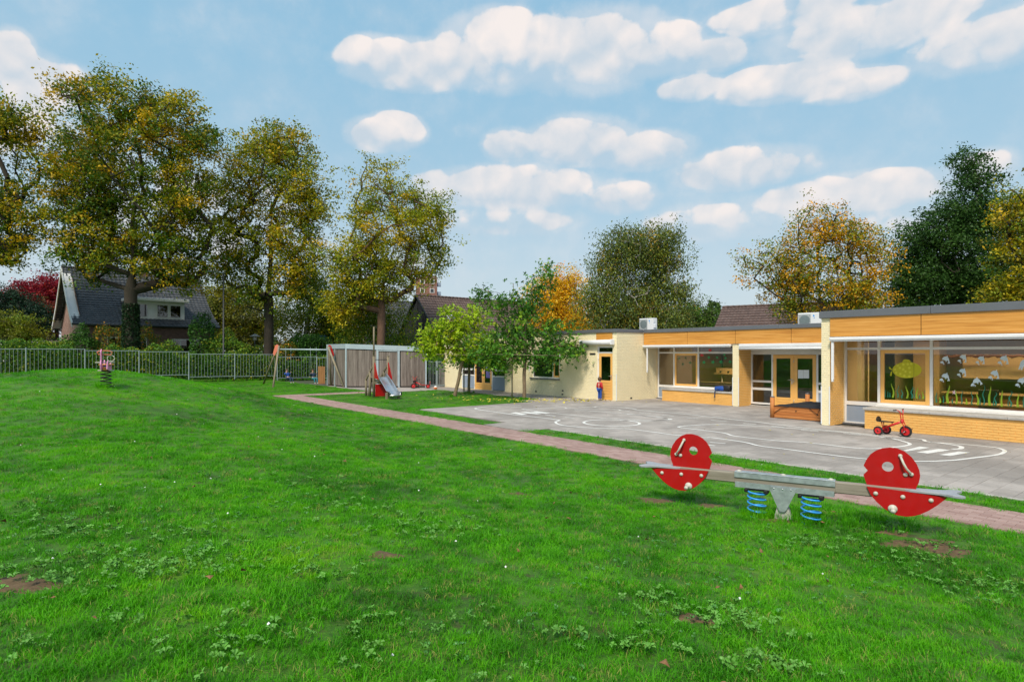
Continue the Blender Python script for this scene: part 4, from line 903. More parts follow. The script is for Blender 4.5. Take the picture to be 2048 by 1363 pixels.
# middle room
t = cthing('orange_partition', 'orange partition wall inside the middle classroom', 'partition', -13.6, 24.6); mb = MB(COURT); mb.bbox(-14.6, -13.62, 25.2, 25.35, .03, 2.55, .01); mb.build('board', M_['intorange'], t); mb = MB(COURT); mb.bbox(-14.62, -13.6, 25.17, 25.37, .03, .12, .01); mb.build('skirting', M_['brownpost'], t)
t = cthing('drinking_shelf', 'long shelf of dark cups inside the middle classroom', 'shelf', -16, 26)
mb = MB(COURT); mb.bbox(-17, -13.8, 26, 26.3, 1.1, 1.16, .01); mb.build('shelf_board', M_['cabinet'], t); mb = MB(COURT); mb.bbox(-17, -13.8, 26.2, 26.25, 1.16, 1.4, .01); mb.build('back_board', M_['cabinet'], t)
for xx in (-16.6, -15.2, -14.0): mb = MB(COURT); mb.tube([(xx, 26.1, .02), (xx, 26.1, 1.1)], .03, 6); mb.build('leg', M_['whitepaint'], t)
for i in range(7):
    mb = MB(COURT @ Matrix.Translation((-16.7+i*.42, 26.12, 1.161))); mb.lathe([(.035, 0), (.05, .11), (.045, .11), (.03, .01)], n=10); mb.build('cup', M_['black'], label=['leftmost', 'second from left', 'third from left', 'middle', 'third from right', 'second from right', 'rightmost'][i]+' of the seven dark cups on the long classroom shelf', cat='cup', group='dark cups on the classroom shelf', M=COURT @ Matrix.Translation((-16.7+i*.42, 26.12, 1.161)))
t = cthing('low_cupboard', 'low wooden cupboard under the shelf of the middle classroom', 'cupboard', -16, 24.2); mb = MB(COURT); mb.bbox(-16.6, -13.8, 24.0, 24.5, .03, .78, .01); mb.build('carcass', M_['cabinet'], t); mb = MB(COURT); mb.bbox(-16.65, -13.75, 23.97, 24.52, .78, .81, .01); mb.build('top', M_['cabinet'], t)

# ------------------------------------------------------------------ seesaw
ssx, ssy = 3.55, 7.85; zs = Hf(ssx, ssy)
SS = frame(ssx, ssy, zs, math.radians(-30.55)); v0 = (math.cos(math.radians(-30.55)), math.sin(math.radians(-30.55)))
def ss(px, py, yl=0.0):
    k = (px-1024)/F; ox, oy = ssx-v0[1]*yl, ssy+v0[0]*yl; x = (k*oy-ox)/(v0[0]-k*v0[1]); Y = oy+v0[1]*x
    return x, EYE+(HOR-py)*Y/F-zs
see = thing('seesaw', 'red and grey seesaw with fish head ends on blue springs in the lawn', 'seesaw', SS)
def sp(mb, name, m, parent=see, label=None): return mb.build(name, M_[m] if isinstance(m, str) else [M_[q] for q in m], parent, label=label)
mb = MB(SS)
for s in (-1, 1):
    n = 10
    for i in range(1): mb.bbox(s*.59, s*1.40, -.05, .05, .405, .545, .012)
mb.bbox(-.62, .62, -.046, .046, .40, .55, .01); sp(mb, 'beam', 'woodgrey')
mb = MB(SS); mb.bbox(-.60, .60, -.062, .062, .548, .560, .004); mb.box(-.60, .60, -.062, -.054, .485, .548); mb.box(-.60, .60, .054, .062, .485, .548); sp(mb, 'top_channel', 'galv')
mb = MB(SS); mb.box(-.59, .59, -.066, -.056, .355, .428); mb.box(-.59, .59, .056, .066, .355, .428); mb.box(-.59, .59, -.056, .056, .355, .362); sp(mb, 'bottom_channel', 'galv')
for yy in (-.09, .075):
    mb = MB(SS); mb.prism([(-.155, .408), (.155, .408), (.155, .37), (.045, .125), (.02, .10), (-.03, .10), (-.05, .125), (-.155, .37)], yy, yy+.014); sp(mb, 'pivot_plate', 'galv')
mb = MB(SS); mb.prism([(-.07, .15), (.06, .15), (.15, -.10), (-.13, -.10)], -.06, .06); sp(mb, 'pivot_foot', 'concrete')
for xx in (-.55, 0, .55): mb = MB(SS); mb.ball((xx, 0, .562), .028, 12, .6); mb.lathe([(.036, .56), (.036, .565)], (xx, 0, 0), 14); sp(mb, 'bolt_cap', 'beigeplast')
for xx in (-.105, 0, .1): mb = MB(SS); mb.ball((xx, -.092, .392), .010, 8); sp(mb, 'bolt', 'steel')
for s in (-1, 1):
    mb = MB(SS); cx = s*.325; pts = []
    for i in range(130):
        t = i/129; turns = 5.1; a = t*turns*2*math.pi+.5
        u = t/1.0; zc = .335-u*.40 if u > .16 else .335-u*.22; zc = .335-.40*(u**1.18)
        pts.append((cx+.112*math.cos(a), .112*math.sin(a), zc))
    mb.tube(pts, .0115, 7); sp(mb, 'spring', 'bluesteel')
    mb = MB(SS); mb.bbox(cx-.13, cx+.13, -.055, .055, .325, .354, .006); mb.bbox(cx+.09, cx+.15, -.07, .07, .295, .345, .01); mb.bbox(cx-.15, cx-.10, -.07, .07, .295, .345, .01); sp(mb, 'spring_clamp', 'black')
def zz(pts): return [(1700+x/8.017, 880+y/8.017) for x, y in pts]
low = [ss(*p) for p in zz([(268, 722), (330, 850), (420, 960), (540, 1065), (640, 1130), (760, 1178), (900, 1198), (1020, 1188), (1130, 1158), (1250, 1105), (1380, 1025), (1480, 950), (1550, 895), (1150, 838), (700, 775)])]
hd = [ss(*p) for p in zz([(275, 722), (245, 640), (216, 548), (285, 482), (218, 402), (262, 310), (330, 220), (420, 160), (520, 125), (640, 113), (760, 128), (880, 180), (990, 270), (1070, 380), (1112, 480), (1125, 570), (1105, 670), (1060, 760), (1050, 830), (800, 800), (500, 760)])]
ec = ss(*zz([(605, 420)])[0]); eye = circ(ec[0], ec[1], .060, 20)
bl = [ss(*p) for p in zz([(410, 830), (842, 885), (1290, 940)])]; b2 = ss(*zz([(888, 548)])[0]); fp = ss(*zz([(680, 1072)])[0])
ha = [ss(*p) for p in zz([(805, 245), (850, 350), (900, 440), (985, 540)])]
def mir(P, s): return [(s*a, b) for a, b in P]
for s in (1, -1):
    mb = MB(SS); mb.prism(mir(hd, s), -.012, .010, holes=[mir(eye, s)]); sp(mb, 'fish_head', 'red', label='red fish head board at the '+('near' if s > 0 else 'far')+' end')
    for yy in (-.077, .055):
        mb = MB(SS); mb.prism(mir(low, s), yy, yy+.02); sp(mb, 'fish_body', 'red')
    for (a, b) in mir(bl, s):
        for yy in (-.079, .077): mb = MB(SS); mb.lathe([(.026, 0), (.025, -.006*(1 if yy < 0 else -1)), (.014, -.017*(1 if yy < 0 else -1)), (.0, -.019*(1 if yy < 0 else -1))], (s*abs(a), yy, b), 14, axis='y'); sp(mb, 'bolt_cap', 'beigeplast')
    for yy, d in ((-.014, -1), (.012, 1)): mb = MB(SS); mb.lathe([(.026, 0), (.025, .006*d), (.014, .017*d), (.0, .019*d)], (s*b2[0], yy, b2[1]), 14, axis='y'); sp(mb, 'bolt_cap', 'beigeplast')
    # hand grip arching out of the board on both faces
    for d in (-1, 1):
        mb = MB(SS); pts = []
        for i in range(13):
            t = i/12; j = t*3; k = min(2, int(j)); f = j-k; a = ha[k][0]*(1-f)+ha[k+1][0]*f; b = ha[k][1]*(1-f)+ha[k+1][1]*f
            pts.append((s*a, d*(.012+.07*math.sin(math.pi*t)**.6), b))
        mb.tube(pts, .014, 8); 
        for p in (pts[0], pts[-1]): mb.ball((p[0], d*.022, p[2]), .024, 10)
        sp(mb, 'hand_grip', 'beigeplast')
        mb = MB(SS); fxp = (s*fp[0], fp[1]); mb.lathe([(.050, d*.078), (.050, d*.088), (.032, d*.098), (.022, d*.10), (.020, d*.20), (.027, d*.205), (.027, d*.225), (.0, d*.232)], (fxp[0], 0, fxp[1]), 14, axis='y'); sp(mb, 'foot_peg', 'beigeplast')
    plan = [(1.32, -.04), (1.38, -.075), (1.52, -.085), (1.66, -.095), (1.72, -.12), (1.78, -.17), (1.86, -.19), (1.90, -.155), (1.85, -.07), (1.83, 0)]
    plan = plan+[(a, -b) for a, b in plan[-2::-1]]
    zt = low[-2][1]
    mb = MB(SS); mb.M = SS @ Matrix.Translation((s*1.6, 0, .512))
    bm_pts = [(s*(a-1.6), b) for a, b in plan]; mb.prism(bm_pts, 0, .032, 'xy')
    seat = sp(mb, 'seat', 'greyplast'); bv = seat.modifiers.new('round', 'BEVEL'); bv.width = .007; bv.segments = 2
    mb = MB(SS); mb.bbox(s*1.34, s*1.55, -.052, .052, .47, .511, .004); sp(mb, 'seat_block', 'woodgrey')

# ------------------------------------------------------------------ wheels and tricycles
def wheel(mb_t, mb_r, c, r, w_, M, axisdir):
    pass
def wheel_parts(parent, M, c, r, w_, hub='redmetal', name='wheel'):
    """wheel with its axle along local y at point c"""
    mb = MB(M); mb.lathe([(r*.70, -w_*.42), (r*.82, -w_*.5), (r*.94, -w_*.42), (r, -w_*.2), (r, w_*.2), (r*.94, w_*.42), (r*.82, w_*.5), (r*.70, w_*.42), (r*.70, -w_*.42)], c, 26, axis='y', cap=False)
    t = mb.build(name, M_['rubber'], parent)
    mb = MB(M); mb.lathe([(.0, -w_*.30), (r*.2, -w_*.30), (r*.24, -w_*.12), (r*.6, -w_*.10), (r*.72, -w_*.38), (r*.74, 0), (r*.72, w_*.38), (r*.6, w_*.10), (r*.24, w_*.12), (r*.2, w_*.30), (0, w_*.30)], c, 22, axis='y'); mb.build('rim', M_[hub], t)
    mb = MB(M); mb.lathe([(0, -w_*.62), (r*.14, -w_*.58), (r*.16, -w_*.3), (r*.16, w_*.3), (r*.14, w_*.58), (0, w_*.62)], c, 10, axis='y'); mb.build('hub_cap', M_['black'], t)
def tricycle(M, label, k=1.0, rr=.118, rf=.145, wb=.56, tr=.40):
    t = thing('tricycle', label, 'tricycle', M)
    # local +x is forward
    for s in (-1, 1): wheel_parts(t, M, (0, s*tr/2, rr), rr, .05)
    wheel_parts(t, M, (wb, 0, rf), rf, .05, name='front_wheel')
    def P(mb, n, m='redmetal'): return mb.build(n, M_[m], t)
    mb = MB(M); mb.tube([(0, -tr/2+.03, rr), (0, tr/2-.03, rr)], .012, 8); mb.tube([(-.005, -.07, rr+.005), (.05, 0, rr+.06)], .016, 8); mb.tube([(-.005, .07, rr+.005), (.05, 0, rr+.06)], .016, 8); P(mb, 'axle')
    mb = MB(M); mb.tube([(.02, 0, rr+.05), (wb-.09, 0, .385)], .027, 10); P(mb, 'frame_tube')
    mb = MB(M); mb.tube([(wb-.085, 0, .34), (wb-.10, 0, .44)], .03, 10); P(mb, 'head_tube')
    mb = MB(M)
    for s in (-1, 1): mb.tube([(wb, s*.045, rf), (wb-.03, s*.05, rf+.14), (wb-.085, s*.055, .42), (wb-.10, s*.06, .56), (wb-.10, s*.085, .64), (wb-.13, s*.13, .672), (wb-.15, s*.16, .676)], .012, 8)
    mb.tube([(wb-.10, -.06, .575), (wb-.10, .06, .575)], .009, 8); mb.tube([(wb-.09, -.055, .44), (wb-.09, .055, .44)], .012, 8); P(mb, 'handlebar')
    for s in (-1, 1): mb = MB(M); mb.tube([(wb-.15, s*.158, .677), (wb-.175, s*.25, .679)], .017, 10); P(mb, 'grip', 'black')
    mb = MB(M)
    for s in (-1, 1): mb.tube([(.03, s*.035, rr+.06), (-.0, s*.05, .345)], .012, 8)
    mb.tube([(.24, 0, .25), (.24, 0, .335)], .012, 8); P(mb, 'seat_stay')
    mb = MB(M); pl = [(-.09, -.10), (-.05, -.125), (.04, -.12), (.12, -.08), (.20, -.04), (.27, -.035), (.28, 0)]; pl += [(a, -b) for a, b in pl[-2::-1]]; mb.prism(pl, .338, .358, 'xy')
    mb.prism([(-.10, -.105), (-.11, 0), (-.10, .105), (-.075, .10), (-.085, 0), (-.075, -.10)], .35, .42, 'xy')
    mb.lathe([(.012, .405), (.105, .405), (.11, .43), (.09, .45), (.0, .455)], (-.085, 0, 0), 14) if False else mb.prism([(-.09, .355), (.09, .355), (.105, .40), (.07, .455), (0, .475), (-.07, .455), (-.105, .40)], -.11, -.085, 'yz'); P(mb, 'seat', 'black')
    mb = MB(M); mb.tube([(wb, -.05, rf), (wb, -.06, rf), (wb-.06, -.065, rf-.055)], .008, 6); mb.tube([(wb, .05, rf), (wb, .06, rf), (wb+.06, .065, rf+.055)], .008, 6); P(mb, 'crank', 'steel')
    for s in (-1, 1): mb = MB(M); c = (wb+.06*s, .11*s, rf+.055*s); mb.bbox(c[0]-.032, c[0]+.032, c[1]-.042, c[1]+.042, c[2]-.013, c[2]+.013, .006); P(mb, 'pedal', 'black')
    return t
ga, gb, gc = ground(1754.8, 869.5), ground(1774.5, 867.5), ground(1811.6, 873.6)
m0 = (ga+gb)/2; hdg = math.atan2(gc.y-m0.y, gc.x-m0.x)
tricycle(frame(m0.x, m0.y, .002, hdg), 'red tricycle with black saddle parked by the apricot ledge', wb=(gc-m0).length, tr=(gb-ga).length)
g = ground(828, 776); tricycle(frame(g.x, g.y+.3, .002, math.radians(100)), 'small red tricycle seen end on, left of the go kart at the shed', tr=.42)
# pedal go kart by the shed
KM = frame(*ground(856, 776)[:2], .002, math.radians(188)); k = thing('pedal_kart', 'red two seat pedal kart parked between the shed and the ball', 'pedal kart', KM)
for s in (-1, 1): wheel_parts(k, KM, (0, s*.27, .13), .13, .05); wheel_parts(k, KM, (.86, s*.16, .15), .15, .05, name='front_wheel')
def kp(mb, n, m='redmetal'): mb.build(n, M_[m], k)
mb = MB(KM); mb.tube([(0, -.25, .13), (0, .25, .13)], .014, 8); mb.tube([(0, 0, .15), (.4, 0, .22), (.72, 0, .36)], .026, 8); mb.tube([(.86, -.14, .15), (.80, 0, .3), (.86, .14, .15)], .016, 8); kp(mb, 'frame')
mb = MB(KM); mb.tube([(.80, 0, .28), (.74, 0, .46), (.70, -.05, .56), (.66, -.2, .60)], .013, 8); mb.tube([(.74, 0, .46), (.70, .05, .56), (.66, .2, .60)], .013, 8); kp(mb, 'handlebar', 'black')
mb = MB(KM); mb.bbox(.25, .5, -.12, .12, .34, .365, .01); kp(mb, 'seat', 'black')
mb = MB(KM); mb.tube([(-.12, -.2, .22), (-.12, -.2, .42), (-.12, .2, .42), (-.12, .2, .22)], .013, 8); mb.tube([(-.12, -.2, .32), (-.12, .2, .32)], .011, 8); mb.bbox(-.15, .12, -.2, .2, .2, .225, .01); kp(mb, 'rear_step')
g = ground(871, 778.5); BMx = frame(g.x, g.y, .105)
mb = MB(BMx); mb.ball((0, 0, 0), .11, 20); bl_ = mb.mesh('ball', None, BMx); bl_.materials.append(M_['ballpaint']); bl_.materials.append(M_['whitepaint'])
for p in bl_.polygons: p.material_index = 1 if (p.center.z > .045 and p.center.x > -.08) else 0
o = link('ball', bl_, [M_['ballpaint']], None, BMx); tag(o, 'orange and white ball lying by the gate post', 'ball')

# ------------------------------------------------------------------ backpack, sandbox, air conditioners
bx_ = fx(1441, TB+.2); BPM = COURT @ Matrix.Translation((bx_, TB+.38, .551)); bp = thing('backpack', 'blue and black backpack lying on the concrete ledge of the recessed window', 'backpack', BPM)
bm = bmesh.new(); bmesh.ops.create_cube(bm, size=1); bmesh.ops.subdivide_edges(bm, edges=bm.edges[:], cuts=3, use_grid_fill=True)
def puff(sx, sy, sz_, cx, cy, cz, seed):
    bm = bmesh.new(); bmesh.ops.create_icosphere(bm, subdivisions=3, radius=1); r = random.Random(seed); o_ = [r.uniform(0, 6) for _ in range(6)]
    for v in bm.verts:
        c = v.co; q3 = [math.copysign(abs(x)**.55, x) for x in c]; w3 = 1+.07*math.sin(5*c.x+o_[0])*math.cos(4*c.y+o_[1])+.05*math.sin(9*c.z+o_[2]+3*c.x)
        v.co = Vector((cx+q3[0]*sx*w3, cy+q3[1]*sy*w3, cz+max(-1, q3[2])*sz_*w3))
    vs = [v.co[:] for v in bm.verts]; fs = [tuple(v.index for v in f.verts) for f in bm.faces]; bm.free(); return vs, fs
mb = MB(BPM); mb.add(*puff(.24, .14, .10, -.12, 0, .105, 1), smooth=True); mb.build('bag_body', M_['coatblue'], bp)
mb = MB(BPM); mb.add(*puff(.17, .13, .12, .21, 0, .125, 2), smooth=True); mb.build('bag_lid', M_['black'], bp)
mb = MB(BPM); mb.bar((-.12, -.17, .10), (-.12, -.40, .01), .05, .008); mb.bar((-.12, -.40, .012), (-.13, -.41, -.26), .045, .008, (0, 1, 0)); mb.build('strap', M_['coatnavy'], bp)
# sandbox
x0, x1, y0, y1 = fx(1548, 19.15), XA0-.02, 19.15, 21.6
SBM = COURT @ Matrix.Translation((x0, y0, 0)); sbx = thing('sandbox', 'raised orange wooden planter box covered with a black net by the double doors', 'sandbox', SBM)
for k_ in range(4):
    z0 = .015+k_*.098
    for (a, b, c, d) in [(x0, x1, y0, y0+.05), (x0, x0+.05, y0+.052, y1-.052), (x0, x1, y1-.05, y1), (x1-.05, x1, y0+.052, y1-.052)]:
        mb = MB(COURT); mb.bbox(a, b, c, d, z0, z0+.092, .006); mb.build('plank', M_['deck'], sbx)
for (a, b, zt) in [(x0-.06, y0+.01, .67), (x0-.06, y1-.02, .67), (x1-.3, y1+.03, .67)]:
    mb = MB(COURT); mb.tube([(a, b, 0), (a, b, zt)], .075, 12); po = mb.build('post', M_['deck'], sbx); mb = MB(COURT); mb.tube([(a, b, zt), (a, b, zt+.035)], .07, 12); mb.build('post_cap', M_['fascia'], po)
g_ = 24; vs = []; fs = []
for j in range(g_+1):
    for i in range(g_+1):
        u_, v_ = i/g_, j/g_; xx, yy = x0-.02+(x1-x0+.03)*u_, y0-.03+(y1-y0+.06)*v_
        zz_ = .408+.16*math.exp(-(((u_-.75)/.25)**2+((v_-.35)/.4)**2))+.05*math.exp(-(((u_-.35)/.3)**2+((v_-.6)/.3)**2))+.012*math.sin(17*u_+5*v_)*math.sin(13*v_)+.008*random.random()
        if i in (0, g_) or j in (0, g_): zz_ = .40
        vs.append((xx, yy, zz_))
for j in range(g_):
    for i in range(g_): b_ = j*(g_+1)+i; fs.append((b_, b_+1, b_+g_+2, b_+g_+1))
mb = MB(COURT); mb.add(vs, fs, True); mb.build('net_cover', M_['net'], sbx)
for p in [[(x0+.02, y0-.012, .16), (x0+.25, y0-.03, .33), (x0+.55, y0-.02, .405)], [(x0+1.15, y0-.02, .40), (x0+1.42, y0-.03, .22), (x0+1.5, y0-.02, .40)]]:
    mb = MB(COURT); mb.tube(p, .008, 6); mb.build('tie_cord', M_['black'], sbx)
for xx, z in [(x0+.74, .27), (x0+1.42, .21)]: mb = MB(COURT); mb.ball((xx, y0-.01, z), .022, 8); mb.build('hook', M_['black'], sbx)
def acunit(px, T, zb, label, w_=.78, wide=.33):
    x = fx(px, T); M = COURT @ Matrix.Translation((x, T, zb)); t = thing('air_conditioner', label, 'air conditioner', M, 'air conditioners on the flat roof')
    mb = MB(M); mb.bbox(-w_/2, w_/2, 0, wide, .06, .66, .015); mb.build('casing', M_['white'], t)
    mb = MB(M)
    for i in range(15): mb.box(-w_/2+.04+i*.033, -w_/2+.046+i*.033, -.014, -.004, .12, .60)
    for i in range(13): mb.box(-w_/2+.04, -w_/2+.51, -.012, -.006, .12+i*.04, .124+i*.04)
    mb.build('grille', M_['fencegrey'], t, kind=None); mb = MB(M); mb.lathe([(.0, -.003), (.20, -.003), (.21, -.001)], (-w_/2+.27, 0, .36), 24, 'y'); mb.build('fan_opening', M_['fencegrey'], t)
    mb = MB(M); mb.prism([(.18, .50), (.24, .50), (.22, .57), (.17, .57)], -.004, -.001); mb.prism([(.20, .43), (.25, .43), (.25, .455), (.20, .455)], -.004, -.001); mb.build('badge', M_['bluesteel'], t)
    mb = MB(M); mb.bbox(w_/2+.001, w_/2+.05, .05, .22, .18, .36, .01); mb.bbox(w_/2+.001, w_/2+.02, .05, .14, .45, .57, .005); mb.build('valve_cover', M_['white'], t)
    for s in (-.25, .25): mb = MB(M); mb.bbox(s-.03, s+.03, -.02, wide+.02, 0, .06, .005); mb.build('foot', M_['black'], t)
acunit(1292, 23.6, ZB_-.02, 'white air conditioner on the roof left of the ochre panels', .85)
acunit(1617, 23.6, ZB_-.16, 'white air conditioner on the roof next to the near wing', .85)
# ------------------------------------------------------------------ metal fence, gate
def fence_unit(t, a, b, zt=1.8, bars=14, post_b=True):
    """one bay between ground points a and b; pickets between two rails"""
    a, b = Vector(a), Vector(b); d = (b-a); L = d.length; d2 = Vector((d.x, d.y, 0)).normalized(); z0, z1 = a.z, b.z
    za = (z0+z1)/2
    for zz_ in (za+.10, za+zt-.03):
        mb = MB(); mb.bar((a.x, a.y, zz_), (b.x, b.y, zz_), .03, .045); mb.build('rail', M_['fencegrey'], t)
    for i in range(1, bars+1):
        p = a+(b-a)*(i/(bars+1)); mb = MB(); mb.tube([(p.x, p.y, za+.10), (p.x, p.y, za+zt-.04)], .0115, 6, cap=False); mb.build('bar', M_['fencegrey'], t)
def post(t, p, zt=1.86, w_=.07):
    mb = MB(); mb.bbox(p[0]-w_/2, p[0]+w_/2, p[1]-w_/2, p[1]+w_/2, p[2]-.1, p[2]+zt, .006); mb.build('post', M_['fencegrey'], t)
fn = []
for n in range(-3, 7):
    X_, Y_ = -31.18+2.54*n, 38.5+1.75*n; zt = {-3: .62, -2: .62, -1: .62, 0: .62, 1: .52, 2: .45, 3: .28, 4: .25, 5: .05, 6: -.02}[n]; fn.append((X_, Y_, zt))
fn.append((-12.9, 50.2, -.02))
fe = thing('metal_fence', 'long grey metal bar fence in front of the hedge on the left', 'fence', frame(fn[0][0], fn[0][1], fn[0][2]))
for a, b in zip(fn, fn[1:]):
    post(fe, a); za = (a[2]+b[2])/2; fence_unit(fe, (a[0], a[1], a[2]), (b[0], b[1], a[2]))
# ground under the fence rises with the lawn: small soil bank so that posts stand in earth
g1 = Vector((-5.15, 37.6, 0)); g2 = Vector((-3.9, 37.75, 0)); g3 = Vector((-3.75, 37.4, 0))
ga_ = thing('garden_gate', 'low grey bar gate with a wooden board panel between shed and school', 'gate', frame(g1.x, g1.y, 0))
pts = [(-5.2, 37.6), (-4.72, 37.7), (-3.95, 37.9)]
post(ga_, (*pts[0], 0), 1.66, .06); post(ga_, (*pts[1], 0), 1.66, .1); post(ga_, (*pts[2], 0), 1.68, .1)
fence_unit(ga_, (*pts[0], 0), (*pts[1], 0), 1.62, 4); fence_unit(ga_, (*pts[1], 0), (*pts[2], 0), 1.62, 8)
for i in range(8):
    a = -4.60+i*.078; mb = MB(); mb.bbox(a, a+.07, 37.82+.02*i*.5, 37.845+.02*i*.5, .12, 1.36, .004); mb.build('board', M_['plank'], ga_)
# ------------------------------------------------------------------ wooden shed
P0 = Vector((-12.25, 39.75, 0)); P1 = Vector((-10.33, 37.2, 0)); P2 = Vector((-5.3, 37.25, 0)); P3 = Vector((-6.3, 40.6, 0))
SHM = frame(P1.x, P1.y); shed = thing('garden_shed', 'grey weathered plank shed with pale steel posts and roof edge', 'shed', SHM)
def shed_face(A, B, za, zb, posts, doors=()):
    d = (B-A).normalized(); L = (B-A).length; nrm = Vector((d.y, -d.x, 0)); W_ = .105; n = int(L/W_)
    for i in range(n):
        s0 = L*i/n; s1 = L*(i+1)/n-.007; f = (s0+s1)/2/L; zt = za+(zb-za)*f-.36
        if any(abs((s0+s1)/2-p*L) < .05 for p in posts): continue
        a, b = A+d*s0, A+d*s1; j = random.uniform(0, .006); mb = MB()
        vs = []
        for z in (.08, zt):
            for p, o in ((a, -.002-j), (b, -.002-j), (b, .02), (a, .02)): q3 = p-nrm*o*-1*-1 if False else p+nrm*(-o); vs.append((q3.x, q3.y, z))
        mb.add(vs, [(3, 2, 1, 0), (4, 5, 6, 7), (0, 1, 5, 4), (1, 2, 6, 5), (2, 3, 7, 6), (3, 0, 4, 7)]); mb.build('plank', M_['plank'], shed)
    for p in posts:
        c = A+d*(L*p); zt = za+(zb-za)*p-.27; mb = MB(); mb.bar((c.x, c.y, 0), (c.x, c.y, zt), .09, .09, d); mb.build('post', M_['galvlight'], shed)
    mb = MB(); a, b = A+nrm*.05, B+nrm*.05
    vs = [(a.x, a.y, za-.30), (b.x, b.y, zb-.30), (b.x, b.y, zb), (a.x, a.y, za)]; a2, b2 = A-nrm*.12, B-nrm*.12
    vs += [(a2.x, a2.y, za-.30), (b2.x, b2.y, zb-.30), (b2.x, b2.y, zb), (a2.x, a2.y, za)]
    mb.add(vs, [(0, 1, 2, 3), (5, 4, 7, 6), (3, 2, 6, 7), (1, 0, 4, 5), (0, 3, 7, 4), (2, 1, 5, 6)]); mb.build('roof_edge', M_['galvlight'], shed)
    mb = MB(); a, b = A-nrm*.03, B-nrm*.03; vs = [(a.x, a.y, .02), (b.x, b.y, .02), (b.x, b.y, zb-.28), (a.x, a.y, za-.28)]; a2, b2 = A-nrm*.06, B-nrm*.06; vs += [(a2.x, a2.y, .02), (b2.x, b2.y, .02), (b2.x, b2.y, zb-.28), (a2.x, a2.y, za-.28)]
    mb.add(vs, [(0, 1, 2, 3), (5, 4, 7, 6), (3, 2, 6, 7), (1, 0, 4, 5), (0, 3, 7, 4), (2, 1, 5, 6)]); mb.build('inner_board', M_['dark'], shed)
shed_face(P0, P1, 2.70, 2.70, [.03, .45]); shed_face(P1, P2, 2.70, 2.52, [.008, .392, .66, .992])
mb = MB(); mb.add([(P0.x, P0.y, 2.66), (P1.x, P1.y, 2.66), (P2.x, P2.y, 2.48), (P3.x, P3.y, 2.48)], [(0, 1, 2, 3)]); mb.add([(P2.x, P2.y, .02), (P3.x, P3.y, .02), (P3.x, P3.y, 2.4), (P2.x, P2.y, 2.4)], [(0, 1, 2, 3)]); mb.build('roof', M_['fascia'], shed)
d = (P2-P1).normalized()
mb = MB(); c = P1+d*(5.03*.392+.06); e = P1+d*(5.03*.66-.06)
for a, b in [((c.x, c.y-.03, .08), (c.x, c.y-.03, 2.28)), ((e.x, e.y-.03, .08), (e.x, e.y-.03, 2.24)), ((c.x, c.y-.03, 2.28), (e.x, e.y-.03, 2.24))]: mb.bar(a, b, .045, .045, (0, 1, 0))
mb.build('door_frame', M_['galvlight'], shed)
# loose board beside the shed
mb = MB(); BDM = frame(-13.25, 41.0, 0, .05); mb.M = BDM
for i in range(4): mb.bbox(i*.117, i*.117+.112, 0, .03, .02, 1.22-.01*(i % 2), .004)
mb.build('board_panel', M_['brownboard'], label='upright brown board panel standing between the fence and the shed', cat='board', M=BDM)

# ------------------------------------------------------------------ swing set with two children
SWM = frame(-13.4, 38.8); sw = thing('swing_set', 'wooden A frame swing with red caps and a steel beam on the far lawn', 'swing', SWM)
Lt, Rt = at(555, 692, 39.35), at(658.5, 693, 38.1); LL, LR = at(526, 768, 41), at(546, 773.3, 37.8); RL, RR = at(662, 771, 39), at(688.5, 774.3, 37.2)
for a, b in [(LL, Lt+Vector((.03, .03, .05))), (LR, Lt+Vector((.1, -.03, 0))), (RL, Rt+Vector((0, .05, 0))), (RR, Rt+Vector((-.06, -.05, 0)))]:
    a = a.copy(); a.z = -.05; mb = MB(); mb.tube([a, b], .062, 10); mb.build('leg', M_['postwood'], sw)
mb = MB(); mb.tube([Lt+Vector((.05, 0, -.2)), Rt+Vector((0, 0, -.2))], .05, 12); mb.build('top_beam', M_['galvlight'], sw)
for T_, s in ((Lt, -1), (Rt, 1)):
    pl = [(-.16, -.62), (-.27, -.5), (-.12, .05), (0, .12), (.10, .06), (.02, -.3)] if s < 0 else [(-.10, .08), (0, .12), (.1, .05), (.30, -.52), (.22, -.62), (.0, -.15)]
    mb = MB(); mb.prism([(T_.x+a, T_.z+b) for a, b in pl], T_.y-.09+(.0 if s < 0 else .16), T_.y-.06+(.0 if s < 0 else .16)); mb.build('red_cap', M_['rededge' if s < 0 else 'red'], sw)
def skin(name, verts, edges, radii, m, parent, M, sub=2, smooth=True, kind=None):
    me = bpy.data.meshes.new(name); me.from_pydata([Vector(v) for v in verts], edges, []); o = bpy.data.objects.new(name, me); C.objects.link(o)
    md = o.modifiers.new('s', 'SKIN'); md.use_smooth_shade = True
    for i, sv in enumerate(me.skin_vertices[0].data):
        r = radii[i]; sv.radius = (r, r) if not isinstance(r, tuple) else r; sv.use_root = (i == 0)
    sb_ = o.modifiers.new('u', 'SUBSURF'); sb_.levels = sb_.render_levels = sub
    dg = bpy.context.evaluated_depsgraph_get(); ev = o.evaluated_get(dg); m2 = bpy.data.meshes.new_from_object(ev); C.objects.unlink(o); bpy.data.objects.remove(o)
    m2.name = name; m2.materials.clear()
    return link(name, m2, m, parent)
